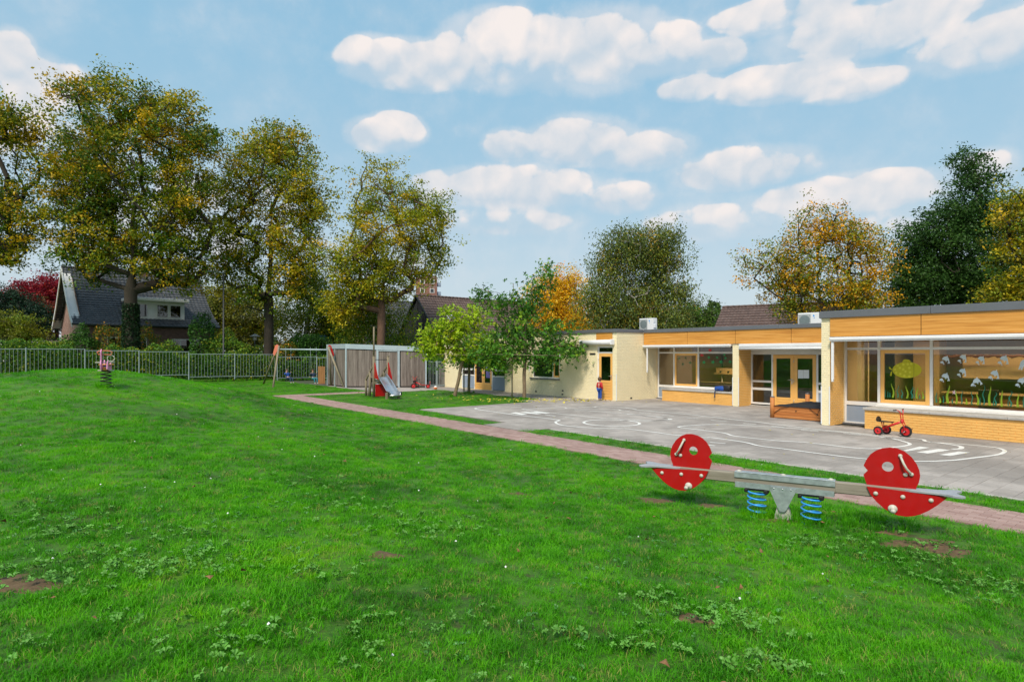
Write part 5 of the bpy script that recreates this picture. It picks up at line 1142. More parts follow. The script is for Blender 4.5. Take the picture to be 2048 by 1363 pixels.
def child(label, M, J, mats, hair='hair', group=None):
    """J: joints in local metres: pelvis chest neck head, and L/R shoulder elbow hand hip knee foot toe"""
    t = thing('person', label, 'person', M, group)
    jac, tro = mats
    V = [J['pelvis'], J['chest'], J['neck'], J['head'], J['crown']]; E = [(0, 1), (1, 2), (2, 3), (3, 4)]; R = [(.085, .07), (.095, .075), .036, (.068, .078), (.058, .066)]
    for s in 'LR':
        b = len(V); V += [J['sh'+s], J['el'+s], J['ha'+s]]; E += [(1, b), (b, b+1), (b+1, b+2)]; R += [.034, .026, .02]
        b = len(V); V += [J['hi'+s], J['kn'+s], J['fo'+s], J['to'+s]]; E += [(0, b), (b, b+1), (b+1, b+2), (b+2, b+3)]; R += [.05, .037, .024, .022]
    skin('body', V, E, R, M_['skin'], t, M)
    V = [J['pelvis'], J['chest'], [J['neck'][i]*.75+J['chest'][i]*.25 for i in range(3)]]; E = [(0, 1), (1, 2)]; R = [(.105, .09), (.118, .095), .055]
    for s in 'LR':
        b = len(V); w_ = [J['ha'+s][i]*.85+J['el'+s][i]*.15 for i in range(3)]; V += [J['sh'+s], J['el'+s], w_]; E += [(1, b), (b, b+1), (b+1, b+2)]; R += [.05, .042, .034]
    skin('jacket', V, E, R, M_[jac], t, M)
    V = [J['pelvis']]; E = []; R = [(.10, .085)]
    for s in 'LR':
        b = len(V); an = [J['fo'+s][i]*.92+J['kn'+s][i]*.08 for i in range(3)]; V += [J['hi'+s], J['kn'+s], an]; E += [(0, b), (b, b+1), (b+1, b+2)]; R += [.065, .052, .04]
    skin('trousers', V, E, R, M_[tro], t, M)
    for s in 'LR': skin('shoe', [J['fo'+s], J['to'+s]], [(0, 1)], [.036, .032], M_['shoe'], t, M, 1)
    # hair cap and face
    h = Vector(J['head']); c = Vector(J['crown']); fwd = Vector(J.get('face', (0, -1, 0))).normalized(); ctr = (h+c)/2
    mb = MB(M); mb.ball(ctr+Vector((0, 0, .012))-fwd*.014, .088, 16, 1.1)
    mb.f, mb.mi, mb.sm = zip(*[(f, a, b) for f, a, b in zip(mb.f, mb.mi, mb.sm) if not (sum((Vector(mb.v[i])-ctr).dot(fwd) for i in f)/len(f) > .02 and sum(mb.v[i][2] for i in f)/len(f) < ctr.z+.045) and sum(mb.v[i][2] for i in f)/len(f) > ctr.z-.06]); mb.f, mb.mi, mb.sm = list(mb.f), list(mb.mi), list(mb.sm)
    mb.build('hair', M_[hair], t)
    side = fwd.cross(Vector((0, 0, 1)))
    for s in (-1, 1): mb = MB(M); mb.ball(ctr+fwd*.072+side*.028*s, .009, 8); mb.build('eye', M_['dark'], t)
    mb = MB(M); mb.ball(ctr+fwd*.080+Vector((0, 0, -.018)), .011, 8); mb.build('nose', M_['skin'], t)
    mb = MB(M); mb.tube([ctr+fwd*.070+side*-.02+Vector((0, 0, -.042)), ctr+fwd*.076+Vector((0, 0, -.046)), ctr+fwd*.070+side*.02+Vector((0, 0, -.042))], .004, 6); mb.build('mouth', M_['rededge'], t)
    for s in (-1, 1):
        hc = Vector(J['ha'+'LR'[(s+1)//2]]); 
        for k in range(4): mb = MB(M); mb.tube([hc+Vector((.012*(k-1.5), 0, 0)), hc+Vector((.014*(k-1.5), -.012, .02)), hc+Vector((.014*(k-1.5), .006, .038))], [.008, .007, .005], 6); mb.build('finger', M_['skin'], t)
        mb = MB(M); mb.tube([hc+Vector((-.02*s, 0, -.005)), hc+Vector((-.034*s, -.008, .012))], [.009, .006], 6); mb.build('thumb', M_['skin'], t)
    return t
def seated(lean=.0):
    # facing +x (to the right of the picture), gripping chains
    J = dict(pelvis=(0, 0, .52), chest=(-.06-lean, 0, .76), neck=(-.07-lean, 0, .87), head=(-.06-lean, 0, .97), crown=(-.06-lean, 0, 1.03), face=(1, -.2, 0))
    for s, n in ((-1, 'L'), (1, 'R')):
        J['sh'+n] = (-.06-lean, .13*s, .82); J['el'+n] = (-.02-lean, .20*s, .72); J['ha'+n] = (.06-lean*.3, .19*s, .86)
        J['hi'+n] = (.05, .08*s, .50); J['kn'+n] = (.30, .09*s, .50); J['fo'+n] = (.34, .09*s, .22+.0*s); J['to'+n] = (.45, .09*s, .21)
    return J
for i, (px, rot, ln, mats, lab) in enumerate([(578, -.55, .10, ('coatblue', 'coatnavy'), 'child in a blue jacket leaning back on the left swing'), (627, -.75, .02, ('coatnavy', 'teal'), 'child in a dark jacket and teal trousers on the right swing')]):
    f = .215 if i == 0 else .70; top = Lt.lerp(Rt, f)+Vector((0, 0, -.25)); CM = frame(top.x, top.y-.0, 0, rot)
    t = child(lab, CM, seated(ln), mats, 'hair', 'children on the swings')
    swt = thing('child_swing', ['black swing seat under the child in blue, left on the beam', 'black swing seat under the child in teal trousers, right on the beam'][i], 'swing seat', CM @ Matrix.Translation((0, 0, .42)), 'hanging swing seats')
    mb = MB(CM); mb.bbox(-.09, .10, -.22, .22, .405, .43, .008); mb.build('seat', M_['rubber'], swt)
    for s in (-1, 1): mb = MB(CM); mb.tube([(0, s*.20, .42), (0, s*.20, top.z+.22)], .008, 6); mb.build('chain', M_['fencegrey'], swt)
# child standing at the single door
DM = COURT @ Matrix.Translation((X(1208), TC-.28, .006)); DM = DM @ Matrix.Rotation(-RZ*0, 4, 'Z')
J = dict(pelvis=(0, 0, .52), chest=(.01, 0, .72), neck=(.01, 0, .83), head=(.01, 0, .92), crown=(.01, 0, .98), face=(0, 1, 0))
for s, n in ((-1, 'L'), (1, 'R')):
    J['sh'+n] = (.12*s, 0, .77); J['el'+n] = (.15*s, -.02, .62); J['ha'+n] = (.15*s, .05, .50)
    J['hi'+n] = (.05*s, 0, .50); J['kn'+n] = (.055*s, .02, .28); J['fo'+n] = (.06*s, 0, .05); J['to'+n] = (.065*s, .09, .035)
child('small child in blue trousers and red jacket standing at the single apricot door', DM, J, ('coatred', 'coatblue'))

# ------------------------------------------------------------------ slide tower
S0 = Vector(at(762, 788, 29.5)); S0.z = 0
ang = math.atan2(-1.75, 1.05); SLM = frame(S0.x, S0.y, -.01, ang)   # local x: down the slide, y: to the right of it seen from the top -> left
sli = thing('slide_tower', 'small wooden slide tower with red boards and a steel chute', 'slide', SLM)
def sp2(mb, n, m): return mb.build(n, M_[m], sli)
def loc(px, py, Y): v = SLM.inverted() @ at(px, py, Y); return v
hy = .36
for (xx, yy, z, r) in [(0, -hy, 2.0, .06), (0, hy, 1.98, .06), (-.62, -hy, 1.25, .055), (-.62, hy, 1.25, .055), (-1.25, -hy, .82, .055), (-1.25, hy, .82, .055)]:
    mb = MB(SLM); mb.tube([(xx, yy, -.05), (xx, yy, z)], r, 12); sp2(mb, 'post', 'postwood'); mb = MB(SLM); mb.tube([(xx, yy, z), (xx, yy, z+.035)], r+.012, 12); sp2(mb, 'post_cap', 'postwood')
mb = MB(SLM); mb.tube([(0, -hy, 1.9), (0, -hy, 3.42)], .04, 10); sp2(mb, 'mast', 'postwood')
mb = MB(SLM); mb.tube([(0, -hy, 1.82), (0, hy, 1.82)], .018, 8); sp2(mb, 'grab_bar', 'pole')
for k_ in range(6): mb = MB(SLM); mb.bbox(-.62+k_*.105, -.62+k_*.105+.098, -hy, hy, .92, .955, .004); sp2(mb, 'deck_board', 'postwood')
for s in (-1, 1):
    mb = MB(SLM); mb.prism([(.02, .95), (.62, .86), (.58, .98), (.12, 1.66), (.0, 1.70)], s*(hy-.015)-.011, s*(hy-.015)+.011); sp2(mb, 'side_board', 'red' if s > 0 else 'red')
    mb = MB(SLM); mb.bar((0, s*hy, 1.60), (-1.25, s*hy, .80), .05, .09); sp2(mb, 'handrail', 'postwood')
    mb = MB(SLM); mb.bar((-.6, s*(hy-.08), .90), (-1.2, s*(hy-.08), .0), .05, .14); sp2(mb, 'ladder_stringer', 'postwood')
for k_ in range(4): mb = MB(SLM); mb.bbox(-.78-k_*.12, -.70-k_*.12, -hy+.1, hy-.1, .72-k_*.18, .75-k_*.18, .004); sp2(mb, 'step', 'postwood')
mb = MB(SLM); mb.bbox(.03, .055, -hy+.06, hy-.06, .03, .62, .004); sp2(mb, 'front_board', 'red')
mb = MB(SLM); mb.bar((.05, -hy, .70), (.05, hy, .70), .05, .09); sp2(mb, 'crossbeam', 'postwood'); mb = MB(SLM); mb.bar((.05, -hy+.05, .82), (.05, hy-.05, .82), .03, .05); sp2(mb, 'crossbeam', 'steel')
prof = []
for i in range(22):
    t = i/21; x_ = -.02+2.1*t; z_ = .97 if t < .06 else (.97-(.97-.20)*((t-.06)/.74)**1.08 if t < .80 else .20-.0*(t))
    if t > .74: z_ = .20+.10*((.80-min(t, .80))/.06)**2*.6
    prof.append((x_, z_))
wd_ = .24; vs = []; fs = []
cs_ = [(-wd_-.05, .155), (-wd_-.02, .165), (-wd_+.0, .15), (-wd_+.015, .04), (-wd_+.06, 0), (wd_-.06, 0), (wd_-.015, .04), (wd_, .15), (wd_+.02, .165), (wd_+.05, .155)]
for x_, z_ in prof:
    for a, b in cs_: vs.append((x_, a, z_+b*(1 if x_ < 1.95 else .6)))
m_ = len(cs_)
for i in range(len(prof)-1):
    for j in range(m_-1): b_ = i*m_+j; fs.append((b_, b_+m_, b_+m_+1, b_+1))
mb = MB(SLM); mb.add(vs, fs, True); ch = sp2(mb, 'chute', 'steel'); so = ch.modifiers.new('t', 'SOLIDIFY'); so.thickness = .006; so.offset = 0
mb = MB(SLM); mb.tube([(2.07, -wd_-.05, .185), (2.07, wd_+.05, .185)], .035, 12); ch2 = sp2(mb, 'chute_lip', 'steel')
for s in (-1, 1):
    mb = MB(SLM); mb.bbox(1.62, 1.74, s*(wd_+.05)-.05, s*(wd_+.05)+.05, -.05, .30, .01); sp2(mb, 'foot_block', 'postwood')
    mb = MB(SLM); mb.bbox(1.98, 2.06, s*(wd_+.055)-.012, s*(wd_+.055)+.012, .15, .36, .005); sp2(mb, 'end_guard', 'black')

# ------------------------------------------------------------------ spring rider on the mound
rx_, ry_ = (212-1024)/F*15.0, 15.0; rz_ = Hf(rx_, ry_); RM = frame(rx_, ry_, rz_, math.radians(-64)); rd = thing('spring_rider', 'pink spring rocker on a black coil spring standing on top of the mound', 'spring rider', RM)
pts = []
for i in range(120):
    t = i/119; a = t*4.6*2*math.pi; pts.append(((.125-.02*t)*math.cos(a), (.125-.02*t)*math.sin(a), -.02+.40*t))
mb = MB(RM); mb.tube(pts, .014, 6); mb.build('spring', M_['springblack'], rd)
def rp(mb, n, m): return mb.build(n, M_[m], rd)
mb = MB(RM); mb.bbox(-.12, .12, -.08, .08, .375, .40, .006); rp(mb, 'mount_plate', 'black')
mb = MB(RM); mb.prism([(-.34, .42), (-.30, .62), (-.22, .66), (-.14, .52), (.12, .50), (.18, .66), (.16, .84), (.24, .93), (.31, .86), (.30, .66), (.36, .56), (.34, .44), (.1, .40), (-.2, .39)], -.075, -.055); rp(mb, 'side_board', 'pink')
mb = MB(RM); mb.prism([(-.34, .42), (-.30, .60), (-.20, .60), (-.14, .52), (.12, .50), (.20, .64), (.30, .60), (.34, .44), (.1, .40), (-.2, .39)], .055, .075); rp(mb, 'side_board', 'pink')
mb = MB(RM); mb.bbox(-.22, .06, -.15, .15, .535, .555, .008); rp(mb, 'seat', 'yellowboard')
mb = MB(RM); mb.tube([(.16, -.20, .60), (.16, .20, .60)], .012, 8); mb.tube([(.2+.0*math.cos(a), .13+.075*math.cos(a), .70+.075*math.sin(a)) for a in [2*math.pi*i/16 for i in range(17)]], .010, 6); rp(mb, 'hand_ring', 'beigeplast')
mb = MB(RM); mb.tube([(.22, -.13, .80), (.22, -.15, .86), (.22, -.08, .89), (.22, .08, .89), (.22, .16, .86), (.22, .14, .79), (.22, -.13, .80)], .011, 6); rp(mb, 'back_rail', 'rededge')
mb = MB(RM); mb.bbox(-.1, 0, -.053, .053, .40, .53, .01); rp(mb, 'blue_block', 'blueboard'); mb = MB(RM); mb.bbox(.02, .12, -.053, .053, .40, .49, .01); rp(mb, 'orange_block', 'yellowboard')
mb = MB(RM); mb.bbox(-.28, -.2, -.13, -.08, .43, .54, .01); rp(mb, 'foot_rest', 'redmetal'); mb = MB(RM); mb.bbox(-.06, .06, -.17, .17, .385, .41, .01); rp(mb, 'foot_rest', 'beigeplast')
# ------------------------------------------------------------------ trees and shrubs
def quads_mesh(name, P, col, m, parent):
    """P: (n,4,3) quads, col: (n,3)"""
    n = len(P); me = bpy.data.meshes.new(name); me.vertices.add(4*n); me.vertices.foreach_set('co', P.reshape(-1).astype(np.float32))
    me.loops.add(4*n); me.loops.foreach_set('vertex_index', np.arange(4*n, dtype=np.int32)); me.polygons.add(n); me.polygons.foreach_set('loop_start', np.arange(0, 4*n, 4, dtype=np.int32)); me.polygons.foreach_set('loop_total', np.full(n, 4, dtype=np.int32))
    a = me.color_attributes.new('Col', 'FLOAT_COLOR', 'POINT'); c4 = np.ones((4*n, 4), np.float32); c4[:, :3] = np.repeat(col, 4, 0); a.data.foreach_set('color', c4.reshape(-1)); me.update(calc_edges=True); me.validate()
    return link(name, me, m, parent, None, 'stuff')
def leaf_quads(pos, size, up=.5, aspect=.62, hang=0.0):
    n = len(pos); nr = rng.normal(size=(n, 3)); nr[:, 2] += up*2; nr /= np.linalg.norm(nr, axis=1)[:, None]
    d = rng.normal(size=(n, 3)); d[:, 2] -= hang*2.5; d -= nr*(d*nr).sum(1)[:, None]*(1-.6*hang); d /= np.linalg.norm(d, axis=1)[:, None]
    q = np.cross(nr, d); q /= np.linalg.norm(q, axis=1)[:, None]; s = (size*rng.uniform(.65, 1.35, n))[:, None]
    fold = nr*s*.12
    return np.stack([pos-d*s*.5, pos+q*s*aspect*.5+fold+d*s*.05, pos+d*s*.55, pos-q*s*aspect*.5+fold+d*s*.05], 1)
def lobed(pos, size, up=.5, hang=.3):
    """three pointed leaves, three quads each, for the near young trees"""
    n = len(pos); nr = rng.normal(size=(n, 3))*.8; nr[:, 2] += up*2; nr /= np.linalg.norm(nr, axis=1)[:, None]
    d = rng.normal(size=(n, 3)); d[:, 2] -= hang*2.5; d /= np.linalg.norm(d, axis=1)[:, None]; q = np.cross(nr, d); q /= np.linalg.norm(q, axis=1)[:, None]; nr = np.cross(d, q)
    s = (size*rng.uniform(.7, 1.3, n))[:, None]; out = []
    for a, L in ((0, 1.0), (.85, .72), (-.85, .72)):
        e = d*math.cos(a)+q*math.sin(a); f = np.cross(nr, e); out.append(np.stack([pos, pos+e*s*L*.42+f*s*.16+nr*s*.05, pos+e*s*L-nr*s*.10, pos+e*s*L*.42-f*s*.16+nr*s*.05], 1))
    return np.concatenate(out, 0)
def colours(n, pal, w_, jitter=.18):
    pal = np.array(pal); i = rng.choice(len(pal), n, p=np.array(w_)/sum(w_)); c = pal[i]*rng.uniform(1-jitter, 1+jitter, (n, 1)); return np.clip(c, .003, .9)
GRN, DGR, OLV, YEL, GLD, ORG, LIM = (.10, .21, .015), (.045, .11, .012), (.26, .29, .012), (.56, .46, .012), (.74, .44, .01), (.88, .36, .01), (.42, .60, .012)
def tree(name, label, px, D, lobes, ncl=160, lpc=90, leaf=.2, pal=((GRN, OLV, YEL), (5, 3, 1)), tr=.35, fork=None, bark='bark', spread=1.0, hang=0.0, group=None, cr=None, bare=0, base_z=0.0, top_gold=0.0, lean=0.0, cat='tree', ivy=False, leafshape=None, basepx=None, twig=.010, trunk_to=None, minz=None):
    global rng
    rng = np.random.default_rng(abs(int(px))*13+int(D))
    X0 = (px-1024)/F*D; M = frame(X0, D, base_z); t = thing(name, label, cat, M, group)
    L = []
    for lb in lobes:
        cx, cy, rx, ry = lb[:4]; wt = lb[4] if len(lb) > 4 else 1.0
        c = at(cx, cy, D); L.append((np.array([c.x-X0, rng.uniform(-.15, .15)*rx*D/F, c.z-base_z]), np.array([rx*D/F, min(rx, ry*1.3)*D/F*.9, ry*D/F]), wt*(rx*ry)**.75))
    W_ = np.array([l[2] for l in L]); W_ /= W_.sum(); which = rng.choice(len(L), ncl, p=W_)
    dirs = rng.normal(size=(ncl, 3)); dirs /= np.linalg.norm(dirs, axis=1)[:, None]; rad = rng.uniform(0, 1, ncl)**(1/2.6)*rng.uniform(.78, 1.12, ncl)
    cen = np.array([L[w2][0] for w2 in which]); rr = np.array([L[w2][1] for w2 in which]); P = cen+dirs*rad[:, None]*rr
    if minz is not None: P = P[P[:, 2] > minz]
    ztop = P[:, 2].max(); zf = fork if fork else P[:, 2].min()+.15*(ztop-P[:, 2].min())
    # trunk
    nodes = [np.array([0, 0, -.2])]; par = [-1]; th = trunk_to if trunk_to else zf+(ztop-zf)*.5; topc = L[int(np.argmax(W_))][0]; nt = 12
    for i in range(1, nt+1):
        f = i/nt; z = -.2+(th+.2)*f; xo = lean*f+(topc[0]*.8-lean)*max(0, (z-zf)/(th-zf+1e-6))**1.3; nodes.append(np.array([xo+.05*math.sin(i*1.3+px)*tr*3, .05*math.cos(i*1.7+px)*tr*3, z])); par.append(i-1)
    trunk_n = nt+1
    order = np.argsort(np.linalg.norm(P-np.array([0, 0, zf]), axis=1)); NA = np.array(nodes); tips = []
    for k in order:
        p = P[k]; cand = NA; dv = p-cand; dist = np.linalg.norm(dv, axis=1); pen = np.where(cand[:, 2] > p[2]-.12*dist, 1.5*(cand[:, 2]-p[2]+.12*dist), 0); pen += np.where((np.arange(len(cand)) < trunk_n) & (cand[:, 2] < zf), 50, 0); pen += .16*np.linalg.norm(cand-np.array([0, 0, zf]), axis=1)*0
        j = int(np.argmin(dist+pen)); a = NA[j]; seg = max(1, min(4, int(dist[j]/(.08*(ztop-zf)+.3)))); prev = j
        for s in range(1, seg+1):
            f = s/seg; q = a+(p-a)*f; q = q+np.array([0, 0, .10*dist[j]*math.sin(math.pi*f)])+rng.normal(size=3)*.035*dist[j]*(s < seg); nodes.append(q); par.append(prev); prev = len(nodes)-1
        NA = np.array(nodes); tips.append(prev)
    n = len(nodes); acc = np.zeros(n); 
    for k in tips: acc[k] += 1
    for k in range(n-1, 0, -1): acc[par[k]] += acc[k]
    acc = np.maximum(acc, .6); r = twig+ (tr-twig)*(acc/acc[0])**.52
    mb = MB(M)
    pts = [nodes[i] for i in range(trunk_n)]; mb.v = []
    fl = [1.35, 1.12]+[1]*20; rts = [max(r[i], tr*.28*(1-i/nt)+twig)*fl[i] for i in range(trunk_n)]
    loc_m = MB(M); loc_m.M = M; loc_m.tube([tuple(q) for q in pts], rts, 12); loc_m.build('trunk', M_[bark], t)
    bmb = MB(M)
    V = []; Fc = []; k5 = 5
    for k in range(trunk_n, n):
        a, b = Vector(nodes[par[k]]), Vector(nodes[k]); ra, rb = min(r[par[k]], r[k]*1.6), r[k]; d = (b-a)
        if d.length < 1e-4: continue
        d.normalize(); u = d.orthogonal().normalized(); v = d.cross(u); b0 = len(V)
        for (c, q) in ((a, ra), (b, rb)):
            for i in range(k5): an = 2*math.pi*i/k5; V.append(tuple(c+(u*math.cos(an)+v*math.sin(an))*q))
        for i in range(k5): Fc.append((b0+i, b0+(i+1) % k5, b0+k5+(i+1) % k5, b0+k5+i))
    # fine twigs
    for k in tips:
        c = nodes[k]
        for _ in range(5 if bare else 3):
            dd = rng.normal(size=3); dd[2] += .8 if not hang else -.6; dd /= np.linalg.norm(dd); e = c+dd*(cr or 1.0)*rng.uniform(.6, 1.25); b0 = len(V); q = twig*.5
            V += [tuple(c+np.array([q, 0, 0])), tuple(c+np.array([-q*.5, q, 0])), tuple(c+np.array([-q*.5, -q, 0])), tuple(e)]; Fc += [(b0, b0+1, b0+3), (b0+1, b0+2, b0+3), (b0+2, b0, b0+3)]
    bmb.add(V, Fc, True); bmb.build('branches', M_[bark], t, kind='stuff')
    # leaves
    pts_ = P; 
    if bare: keep = rng.uniform(size=len(P)) > bare*np.clip((P[:, 2]-zf)/(ztop-zf)-.55, 0, 1)*2.6; pts_ = P[keep]
    cr = cr or .085*(ztop-zf); LP = []; LC = []
    pl, wts = pal
    for p in pts_:
        nsub = 6; sub = p+rng.normal(size=(nsub, 3))*np.array([.62, .62, .42])*cr
        m = int(lpc*rng.uniform(.55, 1.35)); w3 = rng.integers(0, nsub, m)
        off = rng.normal(size=(m, 3))*np.array([.30, .30, .20])*cr
        if hang: off[:, 2] -= np.abs(rng.normal(size=m))*hang*cr*1.3
        LP.append(sub[w3]+off)
        hgt = (p[2]-zf)/(ztop-zf); w4 = np.array(wts, float)
        if top_gold: w4[-1] *= 1+top_gold*max(0, hgt)
        cl_shift = rng.choice(len(pl), p=w4/w4.sum()); c = colours(m, pl, w4); c = c*.38+np.array(pl[cl_shift])*.62*rng.uniform(.8, 1.2, (m, 1)); c = c*rng.uniform(.85, 1.15); LC.append(c)
    LP = np.concatenate(LP); LC = np.concatenate(LC)
    if minz is not None: k_ = LP[:, 2] > minz-.3; LP, LC = LP[k_], LC[k_]
    if leafshape == 'lobed': Q = lobed(LP, leaf); LC = np.concatenate([LC]*3)
    else: Q = leaf_quads(LP, leaf, .45, .62, hang)
    quads_mesh('crown', Q, LC, M_['leaf'], t)
    if ivy:
        m = 5200; zz_ = rng.uniform(0, fork*1.15 if fork else 5, m); an = rng.uniform(0, 2*math.pi, m); rr_ = tr*(1.0+.35*rng.uniform(size=m))*(1.05-.03*zz_)+.05; pp = np.stack([rr_*np.cos(an), rr_*np.sin(an), zz_], 1)
        quads_mesh('ivy', leaf_quads(pp, .15, .1), colours(m, ((.012, .04, .012), (.03, .075, .02)), (3, 1)), M_['leaf'], t)
    return t
BIG = ((GRN, DGR, OLV, YEL, GLD), (3.2, 3.0, 3.2, 1.5, .9))
row = 'tall autumn trees behind the metal fence'
tree('plane_tree', 'tall autumn tree cut off by the left edge of the photo', -35, 46, [(-20, 300, 95, 140), (15, 440, 80, 100), (-60, 420, 120, 150), (30, 250, 50, 60)], 170, 150, .21, BIG, .42, 6, top_gold=1.5, group=row, cr=1.0)
tree('plane_tree', 'largest dark green and gold tree, its trunk wrapped in ivy', 262, 47, [(270, 290, 130, 125), (170, 420, 85, 130), (365, 400, 75, 150), (260, 480, 130, 90), (230, 215, 85, 70), (330, 240, 70, 60), (150, 330, 60, 80), (395, 290, 40, 60), (190, 520, 80, 50, .8), (340, 530, 90, 50, .8)], 400, 205, .205, BIG, .46, 5.2, top_gold=1.6, group=row, cr=1.05, ivy=True)
tree('plane_tree', 'second tall tree from the right end of the fence row with a bare dark trunk', 537, 52, [(545, 370, 90, 110), (480, 430, 50, 120), (612, 420, 50, 120), (545, 285, 65, 50), (555, 510, 100, 70), (460, 545, 45, 45, .8), (600, 560, 60, 60, .8), (520, 590, 70, 40, .5)], 310, 165, .20, ((GRN, OLV, OLV, YEL, GLD), (3, 3, 2, 1.8, 1.1)), .38, 5.5, top_gold=1.2, group=row, cr=1.1)
tree('plane_tree', 'yellowing tree with thin bare top twigs behind the wooden shed', 762, 50, [(780, 455, 95, 90), (715, 530, 55, 80), (845, 500, 48, 72), (765, 370, 75, 55, .8), (775, 565, 80, 42), (850, 420, 45, 50, .7), (700, 600, 50, 40, .7)], 280, 160, .185, ((GRN, OLV, (.36, .40, .02), YEL, GLD), (2.5, 3, 3, 3, 1.0)), .33, 5.0, bark='barkred', top_gold=-.3, group=row, cr=.95, bare=.3)
tree('birch_tree', 'pale stemmed weeping birch between the two tallest gold trees', 613, 60, [(630, 560, 45, 70), (600, 620, 55, 50), (650, 610, 35, 60)], 110, 150, .17, ((OLV, GRN, YEL), (4, 3, 1.2)), .22, 4, bark='barkbirch', hang=.9, cr=1.3)
tree('birch_tree', 'slim pale stemmed birch left of the red brown trunk behind the shed', 735, 53, [(740, 600, 50, 60), (725, 640, 50, 35), (770, 630, 60, 40, .8)], 90, 120, .17, ((OLV, GRN, YEL), (3, 4, 1)), .2, 3.5, bark='barkbirch', hang=.9, cr=1.1)
tree('round_tree', 'round yellow green tree behind the black lamp post', 475, 72, [(475, 630, 62, 60), (430, 620, 40, 55), (520, 640, 50, 55)], 150, 170, .24, ((OLV, (.13, .13, .03), (.06, .10, .02), YEL), (4, 4, 3, 1)), .3, 3, cr=1.4)
tree('round_tree', 'mid green bushy tree beside the pinkish house wall', 690, 62, [(690, 645, 48, 50), (655, 690, 60, 30)], 90, 150, .2, ((GRN, DGR, OLV), (4, 2, 2)), .22, 2, cr=1.1)
tree('red_maple', 'crimson maple left of the slate roofed house', 95, 78, [(90, 592, 52, 34), (55, 598, 32, 24), (118, 610, 36, 50)], 130, 190, .26, (((.30, .012, .03), (.22, .01, .03), (.38, .035, .02)), (4, 3, 2)), .25, 3, cr=1.3)
tree('orange_maple', 'orange red maple under the crimson maple by the white gable board', 118, 70, [(112, 632, 30, 34), (95, 640, 22, 24)], 60, 130, .24, (((.34, .05, .012), (.22, .02, .02), (.12, .09, .02)), (3, 2, 2)), .18, 2, cr=1.1)
tree('pine_tree', 'very dark green conifer at the left edge under the crimson maple', 20, 66, [(15, 612, 40, 32), (55, 640, 44, 40), (0, 640, 40, 30)], 110, 190, .2, (((.012, .035, .018), (.02, .055, .02)), (3, 2)), .25, 2, cr=1.1)
tree('yellow_shrub', 'tall yellow green shrub by the left edge behind the fence', 25, 56, [(20, 655, 45, 30), (50, 668, 25, 18)], 60, 140, .16, (((.16, .17, .02), OLV, GRN), (4, 3, 1)), .1, 1.2, cr=.9, cat='shrub')
tree('orange_tree', 'bright golden orange tree behind the young green trees', 1140, 62, [(1125, 580, 45, 38), (1110, 640, 50, 48), (1160, 650, 50, 50), (1075, 600, 26, 30, .6), (1190, 680, 50, 36)], 170, 170, .2, (((.82, .52, .01), ORG, (.80, .60, .01), (.70, .44, .02)), (4, 2.5, 3, 3)), .25, 2.5, cr=1.15)
tree('birch_tree', 'big silver green birch with two pale stems behind the left air conditioner', 1266, 44, [(1270, 490, 66, 42), (1222, 530, 34, 36), (1330, 520, 36, 44), (1265, 600, 84, 50), (1198, 590, 30, 30, .9), (1362, 578, 24, 22, .9), (1235, 640, 60, 30), (1330, 640, 60, 40), (1240, 462, 36, 16), (1330, 467, 32, 14)], 330, 190, .14, (((.15, .21, .05), (.10, .16, .04), OLV, (.50, .28, .03)), (5, 4, 3, .8)), .2, 3.5, bark='barkbirch', hang=.7, cr=.85)
tree('birch_tree', 'second leaning stem crown of birch just right of the big silver green birch', 1295, 46, [(1300, 590, 50, 50), (1320, 650, 70, 40)], 80, 130, .14, (((.12, .16, .04), OLV, YEL), (4, 4, 1)), .16, 3.5, bark='barkbirch', hang=.5, cr=.85, lean=.5)
tree('round_tree', 'dark olive tree low behind the roof right of the silver green birch', 1405, 66, [(1405, 632, 38, 30), (1375, 650, 40, 34)], 80, 130, .2, ((GRN, (.07, .08, .025), DGR), (4, 4, 1)), .2, 3, cr=1.0)
tree('oak_tree', 'green and orange topped tree above the right brown tiled roof', 1650, 40, [(1650, 455, 75, 45), (1585, 530, 60, 55), (1700, 510, 65, 70), (1630, 590, 110, 60), (1760, 510, 30, 45, .7), (1510, 520, 35, 50, .6), (1720, 600, 50, 50)], 300, 115, .15, (((.13, .22, .02), (.22, .28, .02), (.32, .34, .02), (.85, .50, .01), (.95, .42, .008)), (4, 3.2, 2, 1.1, .8)), .26, 3.0, top_gold=7.0, cr=.85, bare=.3)
tree('oak_tree', 'dark deep green tree with a pointed top above the near wing roof', 1925, 42, [(1945, 350, 40, 38), (1925, 430, 70, 50), (1900, 510, 100, 60), (1890, 580, 115, 42), (1960, 560, 80, 60), (1825, 555, 45, 40, .9), (1815, 598, 55, 28, .9), (1850, 480, 45, 40, .8), (1985, 460, 40, 60)], 380, 170, .17, (((.03, .085, .016), (.05, .125, .02), (.075, .165, .025)), (4, 4, 2)), .3, 3.5, cr=.95)
tree('plane_tree', 'yellow and green tree cut off by the right edge of the photo', 2075, 33, [(2070, 420, 70, 55), (2075, 500, 75, 60), (2060, 575, 70, 40), (2020, 580, 30, 18, .7)], 200, 120, .15, ((OLV, GRN, YEL, GLD, (.2, .2, .02)), (3, 1.5, 2.5, 1.5, 2)), .25, 3, cr=.75)
